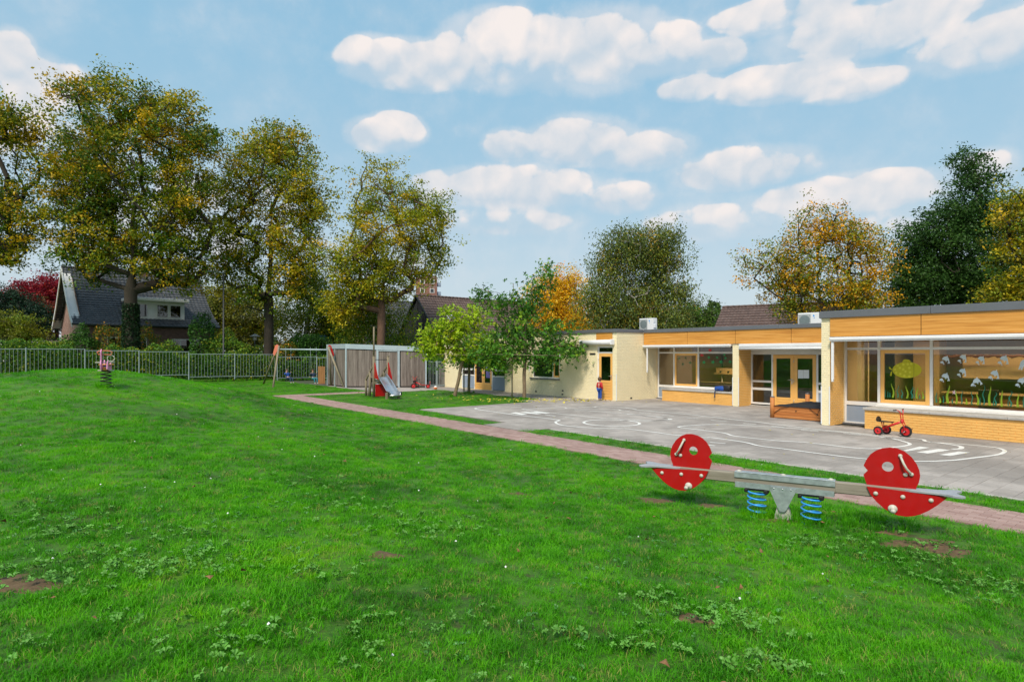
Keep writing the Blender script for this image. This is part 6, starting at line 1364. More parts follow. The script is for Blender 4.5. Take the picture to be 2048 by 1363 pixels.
# young trees in the slide lawn
YL = ((LIM, (.30, .46, .02), (.55, .56, .02), (.14, .28, .02)), (4, 3, 1.6, 1.2)); YD = (((.06, .20, .02), (.11, .30, .025), (.04, .12, .018), (.30, .48, .03)), (4, 3.5, 1.6, 1.2))
def young(label, px, py, topx, lobes, pal, n_, r_, pz=1.0, lpc=55):
    g = ground(px, py); D_ = g.y; t = tree('young_tree', label, px, D_, lobes, n_, lpc, .155, pal, r_, 2.15, bark='barkyoung', cr=.34, group='young trees in the slide lawn', lean=(topx-px)/F*D_, leafshape='lobed', trunk_to=3.1, twig=.008, hang=.5)
    M = PM[t.name]; zc = EYE+(HOR-(708))*D_/F; xo = (topx-px)/F*D_
    for k_ in range(5): mb = MB(M); a = -.8+k_*.4; mb.tube([(xo-1.5, a*.9, zc), (xo+1.5, a*.9+.1, zc-.06)], .012, 5); mb.build('training_cane', M_['postwood'], t)
    return t, g
ta, gA = young('young lime yellow tree with a leaning trunk, leftmost in the slide lawn', 908, 792, 937, [(890, 660, 50, 30), (860, 688, 48, 14), (925, 690, 75, 20), (940, 640, 40, 40, .6), (845, 692, 30, 8, .5), (905, 620, 22, 22, .5), (970, 690, 30, 16, .5)], YL, 135, .085, lpc=30)
tb_, gB = young('young dark leaved tree with thin stake between the other two slide lawn trees', 938, 785, 938, [(950, 680, 55, 30), (925, 712, 58, 14), (985, 708, 50, 20)], YD, 85, .075, lpc=32)
tcc, gC_ = young('young dark green tree nearest the cream wall, tied to a stake', 1048, 798, 1050, [(1050, 650, 70, 36), (1005, 612, 40, 22, .6), (1055, 590, 38, 40, .75), (1005, 690, 60, 30), (1110, 690, 55, 22), (1088, 548, 18, 34, .55), (965, 582, 24, 12, .4), (1140, 690, 24, 12, .4), (1000, 715, 40, 14), (1085, 712, 40, 12), (1025, 570, 10, 22, .25), (1120, 650, 30, 22, .5)], YD, 215, .085, lpc=32)
for g, dx, lab in ((gB, -.28, 'thin wooden stake beside the middle young tree'), (gC_, -.55, 'thin wooden stake left of the tree nearest the cream wall')):
    KM = frame(g.x+dx, g.y+.1, -.02); t = thing('tree_stake', lab, 'stake', KM, 'stakes of the young trees')
    mb = MB(KM); mb.tube([(0, 0, 0), (0, 0, 2.0)], .035, 8); mb.build('pole', M_['postwood'], t); mb = MB(KM); mb.bar((0, -.04, 1.86), (-dx+.02, -.12, 1.86), .012, .05); mb.build('tie_band', M_['black'], t)
# hedge behind the fence
def shrub(name, label, x, y, rx, ry, h, n, pal, zb=0, leaf=.13, cat='shrub', group=None):
    M = frame(x, y, zb); t = thing(name, label, cat, M, group); d = rng.normal(size=(n, 3)); d /= np.linalg.norm(d, axis=1)[:, None]
    bump = 1+.22*np.sin(d[:, 0]*4+x)*np.cos(d[:, 1]*5+y)+.12*np.sin(d[:, 2]*9+x*3); p = d*np.array([rx, ry, h*.5])*(rng.uniform(.55, 1.0, n)**.5*bump)[:, None]+np.array([0, 0, h*.5])
    p = p[p[:, 2] > .05]; quads_mesh('foliage', leaf_quads(p, leaf, .3), colours(len(p), *pal), M_['leafdense'], t)
    mb = MB(M)
    for k_ in range(9): a = k_*.7; mb.tube([(.1*math.cos(a), .1*math.sin(a), -.2), (.35*rx*math.cos(a), .35*ry*math.sin(a), h*.4), (.6*rx*math.cos(a), .6*ry*math.sin(a), h*.75)], [.04, .025, .008], 5)
    mb.build('stems', M_['bark'], t, kind='stuff'); return t
A = Vector((fn[0][0], fn[0][1], 0)); dF = Vector((.823, .567, 0)); nF = Vector((-.567, .823, 0))
n = 64000; s_ = rng.uniform(-4, 34, n); hh = 2.15+.25*np.sin(s_*.9)+.22*np.sin(s_*2.3+1)+.15*np.sin(s_*5.1); hh *= 1-.1*np.clip((s_-14)/10, 0, 1)
zr = rng.uniform(0, 1, n)**.85; wdt = rng.uniform(0, 1, n)**1.7*1.5*(1-.35*zr**3); gz = np.interp(s_, [0, 10, 18, 27], [.62, .55, .28, -.02])
p = np.stack([A.x+dF.x*s_+nF.x*(.45+wdt+.12*np.sin(s_*3+zr*4)), A.y+dF.y*s_+nF.y*(.45+wdt+.12*np.sin(s_*3+zr*4)), gz-.1+zr*hh], 1)
hm = Matrix.Translation((A.x, A.y, 0)); th_ = thing('hedge', 'dense mixed green hedge running along behind the metal fence', 'hedge', hm); p -= np.array([A.x, A.y, 0])
patch = np.sin(s_*.8+2)+.6*np.sin(s_*2.1)+rng.normal(size=n)*.8; cA = colours(n, ((.045, .13, .014), (.085, .21, .018), (.14, .30, .02), (.30, .34, .02)), (4, 4, 2, .5)); cB = colours(n, ((.05, .13, .016), (.17, .27, .02), (.44, .40, .02), (.24, .38, .02)), (3, 3, 1, 2)); cc = np.where((patch > .7)[:, None], cB, cA)
quads_mesh('foliage', leaf_quads(p, .13, .2), cc, M_['leafdense'], th_)
mb = MB(hm)
for k_ in range(240):
    s1 = -4+38*k_/240; b = A+dF*s1+nF*random.uniform(.5, 1.6); z0 = float(np.interp(s1, [0, 10, 18, 27], [.62, .55, .28, -.02]))
    mb.tube([(b.x-A.x+A.x, b.y, z0-.2), (b.x+random.uniform(-.3, .3), b.y+random.uniform(-.2, .2), z0+random.uniform(1.1, 1.9))], [.03, .01], 5)
mb.build('stems', M_['bark'], th_, kind='stuff')
DG = (((.035, .11, .016), (.06, .17, .02), (.09, .22, .022)), (3, 3, 1.5)); YG = (((.10, .22, .015), (.18, .30, .02), (.30, .32, .02), (.05, .14, .015)), (3, 3, 1.5, 2)); OG = (((.17, .20, .02), (.55, .25, .015), (.10, .17, .02)), (3, 1.8, 3)); 
def sh(label, px, pytop, D, wpx, pal, n=5200, ry=1.0, zb=0.0, leaf=.15): h = EYE+(HOR-pytop)*D/F-zb; shrub('shrub', label, (px-1024)/F*D, D, wpx*D/F, ry*1.4, h, n, pal, zb, leaf)
sh('dark green shrub at the corner of the brick house by the white gable', 162, 655, 47.5, 28, DG)
sh('low yellow green shrub row in front of the wooden garden fence', 95, 676, 45, 50, YG)
sh('bright green mound shaped shrub right of the ivy trunk', 335, 688, 48, 46, YG)
sh('orange leaved shrub left of the ivy trunk against the brick wall', 215, 648, 49, 30, OG, 3000)
sh('orange leaved shrub right of the ivy trunk against the brick wall', 292, 648, 49.5, 24, OG, 2600)
sh('tall dark green shrub hiding the right end of the brick house', 405, 622, 50, 24, DG, 5000)
sh('bright green shrub under the black lamp post', 452, 665, 50, 42, YG, 6000)
sh('yellow green shrub left of the dark trunk in the hedge', 500, 690, 52, 30, YG, 4000)
sh('dark evergreen shrub rising above the swing beam', 622, 664, 54, 40, DG, 9000)
sh('olive shrub just left of the evergreen above the swing', 570, 678, 53, 28, OG, 4000)
sh('green shrub between the evergreen and the shed roof', 690, 672, 56, 34, YG, 5000)
sh('dark green bush behind the gate between shed and school', 872, 712, 43, 26, DG, 6000)
sh('leafy shrub seen over the shed roof at the foot of the black gable', 800, 668, 53, 30, YG, 3800)
sh('green shrub left of the leftmost fence post behind the bars', 30, 680, 47, 44, YG, 5000)
# woodland closing the horizon far off
n = 26000; aa = rng.uniform(-.95, .95, n); R_ = rng.uniform(150, 190, n); hh = 9+3*np.sin(aa*23)+2*np.sin(aa*61+1)+1.5*np.sin(aa*140); p = np.stack([R_*np.sin(aa), R_*np.cos(aa), rng.uniform(0, 1, n)**.8*hh], 1)
o_ = quads_mesh('distant_woodland', leaf_quads(p, 1.5, .3, .8), colours(n, ((.03, .06, .02), (.05, .09, .03), (.09, .10, .03)), (3, 3, 1.4)), M_['leafdense'], None); tag(o_, 'low line of distant trees closing the horizon behind the houses', 'woodland')
# ------------------------------------------------------------------ neighbouring houses
def tiled(name, A, B, Cc, Dd, parent, m, tw=.30, th=.34, amp=.035, flare=0.0):
    """tiled roof slope: A-B eave (left to right seen from outside), D-C ridge; real relief of courses and rolls"""
    A, B, Cc, Dd = map(Vector, (A, B, Cc, Dd)); L = (B-A).length; Hh = (Dd-A).length; nr = int(Hh/th); nc = int(L/tw)
    nrm = (B-A).cross(Dd-A).normalized(); V = []; F_ = []
    cols = nc*4+1
    for r in range(nr):
        for e in (0, 1):
            f = (r+e)/nr; lift = .045 if e == 0 else .0
            for c in range(cols):
                g = c/(cols-1); p = (A.lerp(B, g)).lerp(Dd.lerp(Cc, g), f); ph = (c % 4)/4*2*math.pi; q = nrm*(lift+amp*(.5+.5*math.cos(ph))-flare*math.sin(math.pi*f)); V.append(tuple(p+q))
    for r in range(nr):
        b0 = r*2*cols
        for c in range(cols-1): F_.append((b0+c, b0+c+1, b0+cols+c+1, b0+cols+c))
        if r < nr-1:
            for c in range(cols-1): F_.append((b0+cols+c, b0+cols+c+1, b0+2*cols+c+1, b0+2*cols+c))
    mb = MB(); mb.add(V, F_, False); return mb.build(name, M_[m], parent, kind='stuff')
def house_brick(P, Q, z0, z1, parent, m, holes=(), h=.075, wd=.22, mk=None, name='brickwork'):
    """brick courses as one joined part, wall from P to Q (outside on the right hand side of P->Q)"""
    P, Q = Vector((P[0], P[1], 0)), Vector((Q[0], Q[1], 0)); d = (Q-P).normalized(); L = (Q-P).length; n_ = Vector((d.y, -d.x, 0)); mb = MB()
    r = 0; z = z0
    while z < z1-.01:
        zt = min(z+h, z1); x = -wd/2*(r % 2)
        while x < L:
            a, b = max(0, x), min(x+wd, L); x += wd
            if mk: lo, hi = mk((z+zt)/2); a, b = max(a, lo), min(b, hi)
            if b-a < .03 or any(hx0 < (a+b)/2 < hx1 and hz0 < (z+zt)/2 < hz1 for hx0, hx1, hz0, hz1 in holes): continue
            o = .012; p0, p1 = P+d*(a+.006)+n_*o, P+d*(b-.006)+n_*o; q0, q1 = p0-n_*.03, p1-n_*.03
            mb.add([(p0.x, p0.y, z+.006), (p1.x, p1.y, z+.006), (p1.x, p1.y, zt-.006), (p0.x, p0.y, zt-.006), (q0.x, q0.y, z+.006), (q1.x, q1.y, z+.006), (q1.x, q1.y, zt-.006), (q0.x, q0.y, zt-.006)], [(0, 1, 2, 3), (3, 2, 6, 7), (1, 0, 4, 5), (0, 3, 7, 4), (2, 1, 5, 6)])
        z = zt; r += 1
    mb.build(name, M_[m], parent, kind='stuff')
def hwin(P, Q, x0, x1, z0, z1, parent, mull=(), name='window', curtain=False, m='whitepaint'):
    P, Q = Vector((P[0], P[1], 0)), Vector((Q[0], Q[1], 0)); d = (Q-P).normalized(); n_ = Vector((d.y, -d.x, 0)); M = Matrix(((d.x, -n_.x, 0, P.x), (d.y, -n_.y, 0, P.y), (0, 0, 1, 0), (0, 0, 0, 1)))
    mb = MB(M); fr(mb, x0, x1, z0, z1, -.03, .07, .08)
    for q in mull: mb.box(q-.04, q+.04, -.032, .048, z0+.07, z1-.07)
    w_ = mb.build(name, M_[m], parent); xs = [x0, *mull, x1]
    for a, b in zip(xs, xs[1:]): mb = MB(M); mb.box(a+.05, b-.05, .0, .006, z0+.06, z1-.06); mb.build('pane', M_['glassdark'], w_); mb = MB(M); mb.box(a+.05, b-.05, .03, .035, z0+.06, z1-.06); mb.build('blind', M_['curtain' if curtain else 'dark'], w_)
    mb = MB(M); mb.box(x0-.05, x1+.05, -.08, .0, z0-.08, z0-.001); mb.build('sill', M_['whitepaint'], w_)
# slate roofed brick house on the left
h0 = Vector((-37.35, 52, 0)); dl_ = Vector((-8.6, 9, 0)).normalized(); dr_ = Vector((dl_.y, -dl_.x, 0)); Wg, Lh = 11.6, 10.8
hg = thing('brick_house', 'brown brick house with a steep dark tiled roof, white gable boards and a dormer', 'house', frame(h0.x, h0.y))
q0, q1, q2, q3 = h0, h0+dr_*Lh, h0+dr_*Lh+dl_*Wg, h0+dl_*Wg; ze, zr_ = 5.0, 10.1
def core(pts, z0, z1, parent, m, inset=.03):
    c = sum(pts, Vector())/len(pts); pp = [p+(c-p).normalized()*inset for p in pts]; n_ = len(pp); mb = MB(); mb.add([(p.x, p.y, z0) for p in pp]+[(p.x, p.y, z1) for p in pp], [(i, (i+1) % n_, n_+(i+1) % n_, n_+i) for i in range(n_)]+[tuple(range(n_, 2*n_))]); mb.build('wall', M_[m], parent)
core([q0, q1, q2, q3], -.1, ze, hg, 'mortar', .05)
wn1 = (1.9, 5.0, 2.15, 3.55); wn2 = (7.0, 9.6, 1.9, 3.45)
house_brick(q0, q1, 1.0, ze, hg, 'brickbrown', [wn1, wn2]); gm = lambda z: (0, Wg) if z < ze else ((z-ze)/(zr_-ze)*Wg/2+.2, Wg-(z-ze)/(zr_-ze)*Wg/2-.2)
house_brick(q3, q0, 1.0, zr_-.3, hg, 'brickpale', [], mk=gm)
mb = MB(); i1 = .06; mb.add([tuple(q3+dr_*i1)[:2]+(ze-.2,), tuple(q0+dr_*i1)[:2]+(ze-.2,), tuple((q0+q3)/2+dr_*i1)[:2]+(zr_-.2,)], [(0, 1, 2)]); mb.build('gable_wall', M_['mortar'], hg)
hwin(q0, q1, *wn1[:2], *wn1[2:], hg, (3.1,)); hwin(q0, q1, *wn2[:2], *wn2[2:], hg, (7.8, 8.7), curtain=True)
hwin(q3, q0, Wg/2+.6, Wg/2+1.3, 5.4, 7.9, hg, name='gable_window')
ov = .7; e0 = q0-dr_*ov-dl_*.55; e1 = q1+dr_*.4-dl_*.55; r0 = (q0+q3)/2-dr_*ov; r1 = (q1+q2)/2+dr_*.4; b0 = q3-dr_*ov+dl_*.55; b1 = q2+dr_*.4+dl_*.55
def V3(p, z): return (p.x, p.y, z)
tiled('roof_tiles', V3(e0, ze-.35), V3(e1, ze-.35), V3(r1, zr_), V3(r0, zr_), hg, 'tiledark', .34, .38, .04, .55)
tiled('roof_tiles', V3(b1, ze-.35), V3(b0, ze-.35), V3(r0, zr_), V3(r1, zr_), hg, 'tiledark', .34, .38, .04, .55)
for (a, b, nm) in [(e0, r0, 'near'), (b0, r0, 'far')]:
    mb = MB(); k_ = [(a.lerp(b, f), (ze-.35)*(1-f)+zr_*f-.55*math.sin(math.pi*f)*.78) for f in (0, .15, .3, .5, .7, .85, 1)]
    V = []; 
    for p, z in k_: V += [(p.x-dr_.x*.03, p.y-dr_.y*.03, z-.30), (p.x-dr_.x*.03, p.y-dr_.y*.03, z+.06), (p.x+dr_.x*.05, p.y+dr_.y*.05, z+.06), (p.x+dr_.x*.05, p.y+dr_.y*.05, z-.30)]
    F2 = []
    for i in range(len(k_)-1):
        for j in range(4): F2.append((i*4+j, i*4+(j+1) % 4, i*4+4+(j+1) % 4, i*4+4+j))
    mb.add(V, F2+[(3, 2, 1, 0), tuple(len(V)-4+j for j in range(4))]); mb.build('gable_board', M_['whitepaint'], hg, label='white board along the '+nm+' gable slope')
    mb = MB(); V = []
    for p, z in k_: V += [(p.x, p.y, z-.06), (p.x+dr_.x*ov, p.y+dr_.y*ov, z-.06)]
    mb.add(V, [(i*2, i*2+1, i*2+3, i*2+2) for i in range(len(k_)-1)]); mb.build('eave_soffit', M_['whitepaint'], hg)
mb = MB(); mb.tube([(e0.x, e0.y-.05, ze-.40), (e1.x, e1.y-.05, ze-.40)], .09, 8); mb.build('gutter', M_['pole'], hg)
for i in range(30): mb = MB(); a = r0.lerp(r1, i/30); b = r0.lerp(r1, (i+1.04)/30); mb.tube([(a.x, a.y, zr_+.03), (b.x, b.y, zr_+.045)], .13, 8); mb.build('ridge_tile', M_['tiledark'], hg)
# dormer
dm0, dm1 = 3.9, 8.3; Mh = Matrix(((dr_.x, dl_.x, 0, q0.x), (dr_.y, dl_.y, 0, q0.y), (0, 0, 1, 0), (0, 0, 0, 1)))
mb = MB(Mh); mb.box(dm0, dm1, .55, 3.2, 5.15, 6.95); dmr = mb.build('dormer', M_['whitepaint'], hg)
mb = MB(Mh); mb.bbox(dm0-.35, dm1+.35, .15, 3.5, 6.95, 7.25, .04); mb.build('dormer_roof', M_['whitepaint'], dmr)
for a, b in [(dm0+.3, dm0+1.3), (dm0+2.0, dm0+3.0), (dm0+3.1, dm0+4.1)]:
    mb = MB(Mh); mb.box(a, b, .50, .54, 5.45, 6.7); mb.build('window_frame', M_['whitepaint'], dmr); mb = MB(Mh); mb.box(a+.08, b-.08, .485, .495, 5.53, 6.62); mb.build('pane', M_['glassdark'], dmr); mb = MB(Mh); mb.box(a+.08, b-.08, .496, .499, 5.53, 6.62); mb.build('window_blind', M_['dark'], dmr)
mb = MB(Mh); mb.box((dm0+dm1)/2-.25, (dm0+dm1)/2+.25, Wg/2-.3, Wg/2+.3, zr_-.3, zr_+.9); mb.build('chimney', M_['brickbrown'], hg)
# black gabled barn house
def gable_house(nm, lab, A, axis, L, half, ze, zr, wallm, roofm, gable=True, skylights=(), hip=0.0, tw=.3):
    """A: gable apex foot, axis: ridge direction"""
    axis = Vector((*axis, 0)).normalized(); pr = Vector((axis.y, -axis.x, 0)); A = Vector((*A, 0)); t = thing(nm, lab, 'house', frame(A.x, A.y))
    a0, a1 = A-pr*half, A+pr*half; b0, b1 = a0+axis*L, a1+axis*L; core([a1, a0, b0, b1], -.1, ze, t, wallm, .02)
    mb = MB(); g0, g1 = a0+axis*.05, a1+axis*.05; mb.add([V3(g0, -.1), V3(g1, -.1), V3(g1, ze), V3(A+axis*.05, zr-.1), V3(g0, ze)], [(0, 1, 2, 3, 4)]); mb.build('gable_wall', M_[wallm], t)
    o = .3; R0, R1 = A-axis*.15+axis*hip, A+axis*(L+.15)-axis*hip; E0, E1 = a1+pr*o-axis*.15, b1+pr*o+axis*.15; sl_ = (zr-ze)/half*o
    tiled('roof_tiles', V3(E0, ze-sl_), V3(E1, ze-sl_), V3(R1, zr), V3(R0, zr), t, roofm, tw, .36, .04)
    E2, E3 = a0-pr*o-axis*.15, b0-pr*o+axis*.15; tiled('roof_tiles', V3(E3, ze-sl_), V3(E2, ze-sl_), V3(R0, zr), V3(R1, zr), t, roofm, tw, .36, .04)
    for i in range(int((R1-R0).length/.45)): mb = MB(); p = R0+axis*i*.45; mb.tube([V3(p, zr+.03), V3(p+axis*.47, zr+.05)], .12, 7); mb.build('ridge_tile', M_[roofm], t)
    for (u, f, w2, h2) in skylights:
        mb = MB(); p = E0.lerp(E1, u); q = R0.lerp(R1, u); z0 = ze-sl_; f2 = f+h2; n_ = (E1-E0).cross(Vector(V3(q, zr))-Vector(V3(p, z0))).normalized()*.1
        c = [Vector(V3(p.lerp(q, f), z0+(zr-z0)*f)), Vector(V3(p.lerp(q, f2), z0+(zr-z0)*f2))]; mb.add([tuple(c[0]+n_-axis*w2/2), tuple(c[0]+n_+axis*w2/2), tuple(c[1]+n_+axis*w2/2), tuple(c[1]+n_-axis*w2/2), tuple(c[0]-n_-axis*w2/2), tuple(c[0]-n_+axis*w2/2), tuple(c[1]-n_+axis*w2/2), tuple(c[1]-n_-axis*w2/2)], [(0, 1, 2, 3), (0, 4, 5, 1), (1, 5, 6, 2), (2, 6, 7, 3), (3, 7, 4, 0)]); mb.build('skylight', M_['whitepaint'], t)
    return t, pr, axis, A
bh, pr_, ax_, Ab = gable_house('barn_house', 'long house with a black clad gable and brown tiled roof behind the shed', (-9.45, 60), (.766, .64), 21, 5.0, 2.4, 7.85, 'blackboard', 'tilebrown', skylights=[(.13, .55, .9, .12), (.62, .12, 1.6, .10), (.80, .12, 1.6, .10)])
for k_ in range(11):
    o = -4.8+k_*.96; mb = MB(); zt = 2.4+(7.75-2.4)*(1-abs(o)/5.0)-.1; p = Ab+pr_*o-ax_*.0; mb.bar((p.x, p.y, 0), (p.x, p.y, zt), .05, .05, ax_); mb.build('cladding_batten', M_['blackboard'], bh)
for s in (-1, 1):
    mb = MB(); p = Ab+pr_*s*5.3-ax_*.2; mb.bar((p.x, p.y, 2.15), (Ab.x-ax_.x*.2, Ab.y-ax_.y*.2, 7.9), .05, .16); mb.build('gable_board', M_['pole'], bh)
gh2, p2_, a2_, A2_ = gable_house('gabled_house', 'pinkish brick house with a white barge board behind the red brown tree trunk', (-17.2, 70), (.9, .43), 9, 4.2, 3.2, 8.2, 'brickpale', 'tiledark')
for s in (-1, 1): mb = MB(); p = A2_+p2_*s*4.6-a2_*.2; mb.bar((p.x, p.y, 2.9), (A2_.x-a2_.x*.2, A2_.y-a2_.y*.2, 8.3), .06, .22); mb.build('barge_board', M_['whitepaint'], gh2)
gh3, p3_, a3_, A3_ = gable_house('hidden_house', 'pale brick house glimpsed between the weeping birches with a white upper window', (-21.5, 74), (.35, .94), 14, 3.8, 4.6, 7.4, 'brickpale', 'tilebrown')
mb = MB(); mb.box(-24.6, -22.9, 73.0, 73.6, 3.0, 5.1); mb.build('bay_window', M_['whitepaint'], gh3); mb = MB(); mb.box(-24.0, -23.3, 72.96, 72.99, 3.2, 4.9); mb.build('pane', M_['glassdark'], gh3)
gh4, *_ = gable_house('tiled_house', 'brown tiled roof of a house behind the middle classroom', (17.7, 50), (.83, -.55), 10, 4.6, 2.6, 5.9, 'brickbrown', 'tilebrown', tw=.28)
# brick tower block
TW = frame(-28, 200, 0, .12); tw = thing('tower_block', 'red brick apartment tower with white windows rising behind the shed', 'apartment block', TW)
mb = MB(TW); mb.box(-15, 2.5, 0, 14, -1, 13.5); mb.build('wall', M_['brickpale'], tw); mb = MB(TW); mb.box(-4, 3.0, .3, 14, 13.5, 27.6); mb.build('tower_wall', M_['brickred'], tw)
for k_ in range(9):
    z = .3+k_*3.0
    for x0 in ([-13.5, -9.5, -5.5, -2.2, .2] if z < 12.5 else [-2.6, .6]):
        mb = MB(TW); yb = -.05 if z < 12.5 else .25; mb.box(x0, x0+1.5, yb-.03, yb+.1, z+.8, z+2.3); wq = mb.build('window', M_['whitepaint'], tw)
        mb = MB(TW); mb.box(x0+.2, x0+1.3, yb-.06, yb-.04, z+.95, z+2.15); mb.build('pane', M_['glassdark'], wq); mb = MB(TW); mb.box(x0+.2, x0+1.3, yb-.038, yb-.032, z+.95, z+2.15); mb.build('blind', M_['curtain'], wq)
    mb = MB(TW); yb = -.02 if z < 12.5 else .28; mb.box(-14.9 if z < 12.5 else -3.9, 2.45 if z < 12.5 else 2.95, yb-.05, yb+.0, z+2.85, z+2.95); mb.build('floor_band', M_['concrete'], tw)
    if k_ > 3: mb = MB(TW); mb.box(3.0, 4.3, 1, 3, z+.2, z+.35); mb.box(4.2, 4.3, 1, 3, z+.35, z+1.3); mb.box(3.0, 4.2, 1, 1.1, z+.35, z+1.3); mb.build('balcony', M_['greypanel'], tw)
# garden fence and camper van by the left edge
GFM = frame(-41.5, 55); gf = thing('garden_fence', 'weathered board fence beside the slate roofed house', 'fence', GFM)
for i in range(22): mb = MB(GFM); mb.bbox(-1.6+i*.16, -1.45+i*.16, .02*(i % 2), .02*(i % 2)+.02, 0, 3.25+.02*(i % 3), .005); mb.build('board', M_['plank'], gf)
mb = MB(GFM); mb.bbox(1.95, 2.9, -.02, .03, 0, 3.2, .01); mb.build('fence_door', M_['brownboard'], gf)
mb = MB(GFM); mb.box(-1.62, 2.9, .05, .12, .4, .5); mb.box(-1.62, 2.9, .05, .12, 2.7, 2.8); mb.build('rail', M_['postwood'], gf)
CVM = frame(-48.2, 58, 0, .1); cv = thing('camper_van', 'white camper van partly hidden by the hedge at the left edge', 'camper van', CVM)
mb = MB(CVM); mb.bbox(-3.2, 1.6, -1.1, 1.1, .5, 3.3, .15); mb.build('body', M_['whitepaint'], cv); mb = MB(CVM); mb.prism([(1.6, .5), (3.2, .55), (3.25, 1.35), (2.5, 1.6), (2.0, 2.5), (1.6, 2.6)], -1.0, 1.0); mb.build('cab', M_['whitepaint'], cv)
mb = MB(CVM); mb.bbox(-1.8, -.6, -1.13, -1.105, 1.9, 2.7, .01); mb.build('side_window', M_['dark'], cv); mb = MB(CVM); mb.bbox(.3, .9, -1.13, -1.105, 2.0, 2.6, .01); mb.build('side_window', M_['dark'], cv)
mb = MB(CVM); mb.prism([(1.85, 1.65), (2.42, 1.65), (1.98, 2.4), (1.85, 2.4)], -1.02, -1.001); mb.build('cab_window', M_['dark'], cv)
for xx in (-2.0, 2.3):
    for s in (-1, 1): mb = MB(CVM); mb.lathe([(0, -.12), (.36, -.12), (.38, 0), (.36, .12), (0, .12)], (xx, s*.92, .37), 20, 'y'); mb.build('wheel', M_['rubber'], cv)
for s in (-1, 1): mb = MB(CVM); mb.ball((3.22, s*.7, 1.0), .12, 10); mb.build('headlight', M_['glassdark'], cv)
# lamp posts and signs
def lamp(nm, lab, px, D, ztop, arm=False, r=.06):
    M = frame((px-1024)/F*D, D); t = thing(nm, lab, 'street lamp', M); mb = MB(M); mb.tube([(0, 0, -.2), (0, 0, 1.2), (0, 0, 1.25), (0, 0, ztop)], [r*1.5, r*1.5, r, r*.7], 10); mb.build('pole', M_['pole'], t)
    if arm: mb = MB(M); mb.tube([(0, 0, ztop-.05), (-.5, 0, ztop+.12), (-1.1, 0, ztop+.12)], .035, 8); mb.bbox(-1.9, -1.0, -.12, .12, ztop+.04, ztop+.16, .03); mb.build('lamp_head', M_['fencegrey'], t)
    else: mb = MB(M); mb.lathe([(.05, ztop-.1), (.16, ztop), (.16, ztop+.35)], n=12); mb.build('lantern', M_['beigeplast'], t); mb = MB(M); mb.lathe([(.42, ztop+.3), (.40, ztop+.36), (.1, ztop+.52), (0, ztop+.54)], n=16); mb.build('lamp_cap', M_['concrete'], t)
lamp('street_lamp', 'slender black lamp post right of the slate roofed house', 447, 48.5, 8.6, True, .075)
lamp('park_lamp', 'short mushroom shaped lamp above the hedge left of the swing', 510, 56, 3.35)
lamp('street_lamp', 'tall grey street lamp head above the ridge of the barn house', 1000, 82, 10.3, True)
for px, D, lab in [(780, 56, 'pair of small blue road signs right of the red brown trunk'), (645, 57, 'small blue road sign left of the shed roof')]:
    M = frame((px-1024)/F*D, D); t = thing('road_sign', lab, 'road sign', M); mb = MB(M); mb.tube([(0, 0, 0), (0, 0, 3.9)], .035, 8); mb.build('pole', M_['fencegrey'], t)
    for s in ((-1, 1) if px > 700 else (0,)): mb = MB(M); mb.bbox(s*.36-.30, s*.36+.30, -.06, -.04, 3.35, 3.78, .01); mb.build('sign_plate', M_['roadsign'], t)

# ------------------------------------------------------------------ grass blades, clover, leaves on the ground
def tuft(nb, hgt, rad, wd, seed, lean=.5, leafy=False):
    r = random.Random(seed); V = []; Fc = []
    for _ in range(nb):
        a = r.uniform(0, 6.283); q = rad*math.sqrt(r.random()); x, y = q*math.cos(a), q*math.sin(a); t = r.uniform(0, 6.283); h = hgt*r.uniform(.45, 1.15); L = lean*h*r.uniform(.2, 1.3); dx, dy = math.cos(t)*L, math.sin(t)*L; wx, wy = -math.sin(t+r.uniform(-.9, .9))*wd/2, math.cos(t)*wd/2; b = len(V)
        V += [(x-wx, y-wy, -.01), (x+wx, y+wy, -.01), (x+dx*.4+wx*.85, y+dy*.4+wy*.85, h*.62), (x+dx*.4-wx*.85, y+dy*.4-wy*.85, h*.62), (x+dx, y+dy, h)]; Fc += [(b, b+1, b+2, b+3), (b+3, b+2, b+4)]
    me = bpy.data.meshes.new('tuft'); me.from_pydata(V, [], Fc); me.materials.append(M_['blade']); return me
def rosette(seed, n_=7, L=.07, wd=.035, m='leaf'):
    r = random.Random(seed); V = []; Fc = []
    for i in range(n_):
        a = 6.283*i/n_+r.uniform(-.3, .3); l = L*r.uniform(.6, 1.15); e = r.uniform(.1, .5); c, s = math.cos(a), math.sin(a); b = len(V); h = [0.008, .02+e*l*.5, .02+e*l*.75, .015+e*l*.55]
        for f, w2, z in ((.1, .15, h[0]), (.45, 1, h[1]), (.8, .8, h[2]), (1.0, .1, h[3])):
            V += [(c*l*f+s*wd/2*w2, s*l*f-c*wd/2*w2, z), (c*l*f, s*l*f, z-.006), (c*l*f-s*wd/2*w2, s*l*f+c*wd/2*w2, z)]
        for k_ in range(3):
            for j in range(2): Fc.append((b+k_*3+j, b+k_*3+j+1, b+k_*3+j+4, b+k_*3+j+3))
    me = bpy.data.meshes.new('rosette'); me.from_pydata(V, [], Fc); me.materials.append(m); return me
M_['weed'] = mat('weed_leaf', (.10, .28, .035), .5, .35, 5, spec=.35); M_['cloverleaf'] = mat('clover_leaf', (.055, .20, .03), .5, .3, 6); M_['daisy'] = mat('daisy_petal', (.8, .8, .78), .6); M_['fallen'] = mat('fallen_leaf', (.60, .50, .05), .7, .4, 9); M_['fallenbrown'] = mat('dry_leaf', (.22, .11, .05), .8, .35, 9)
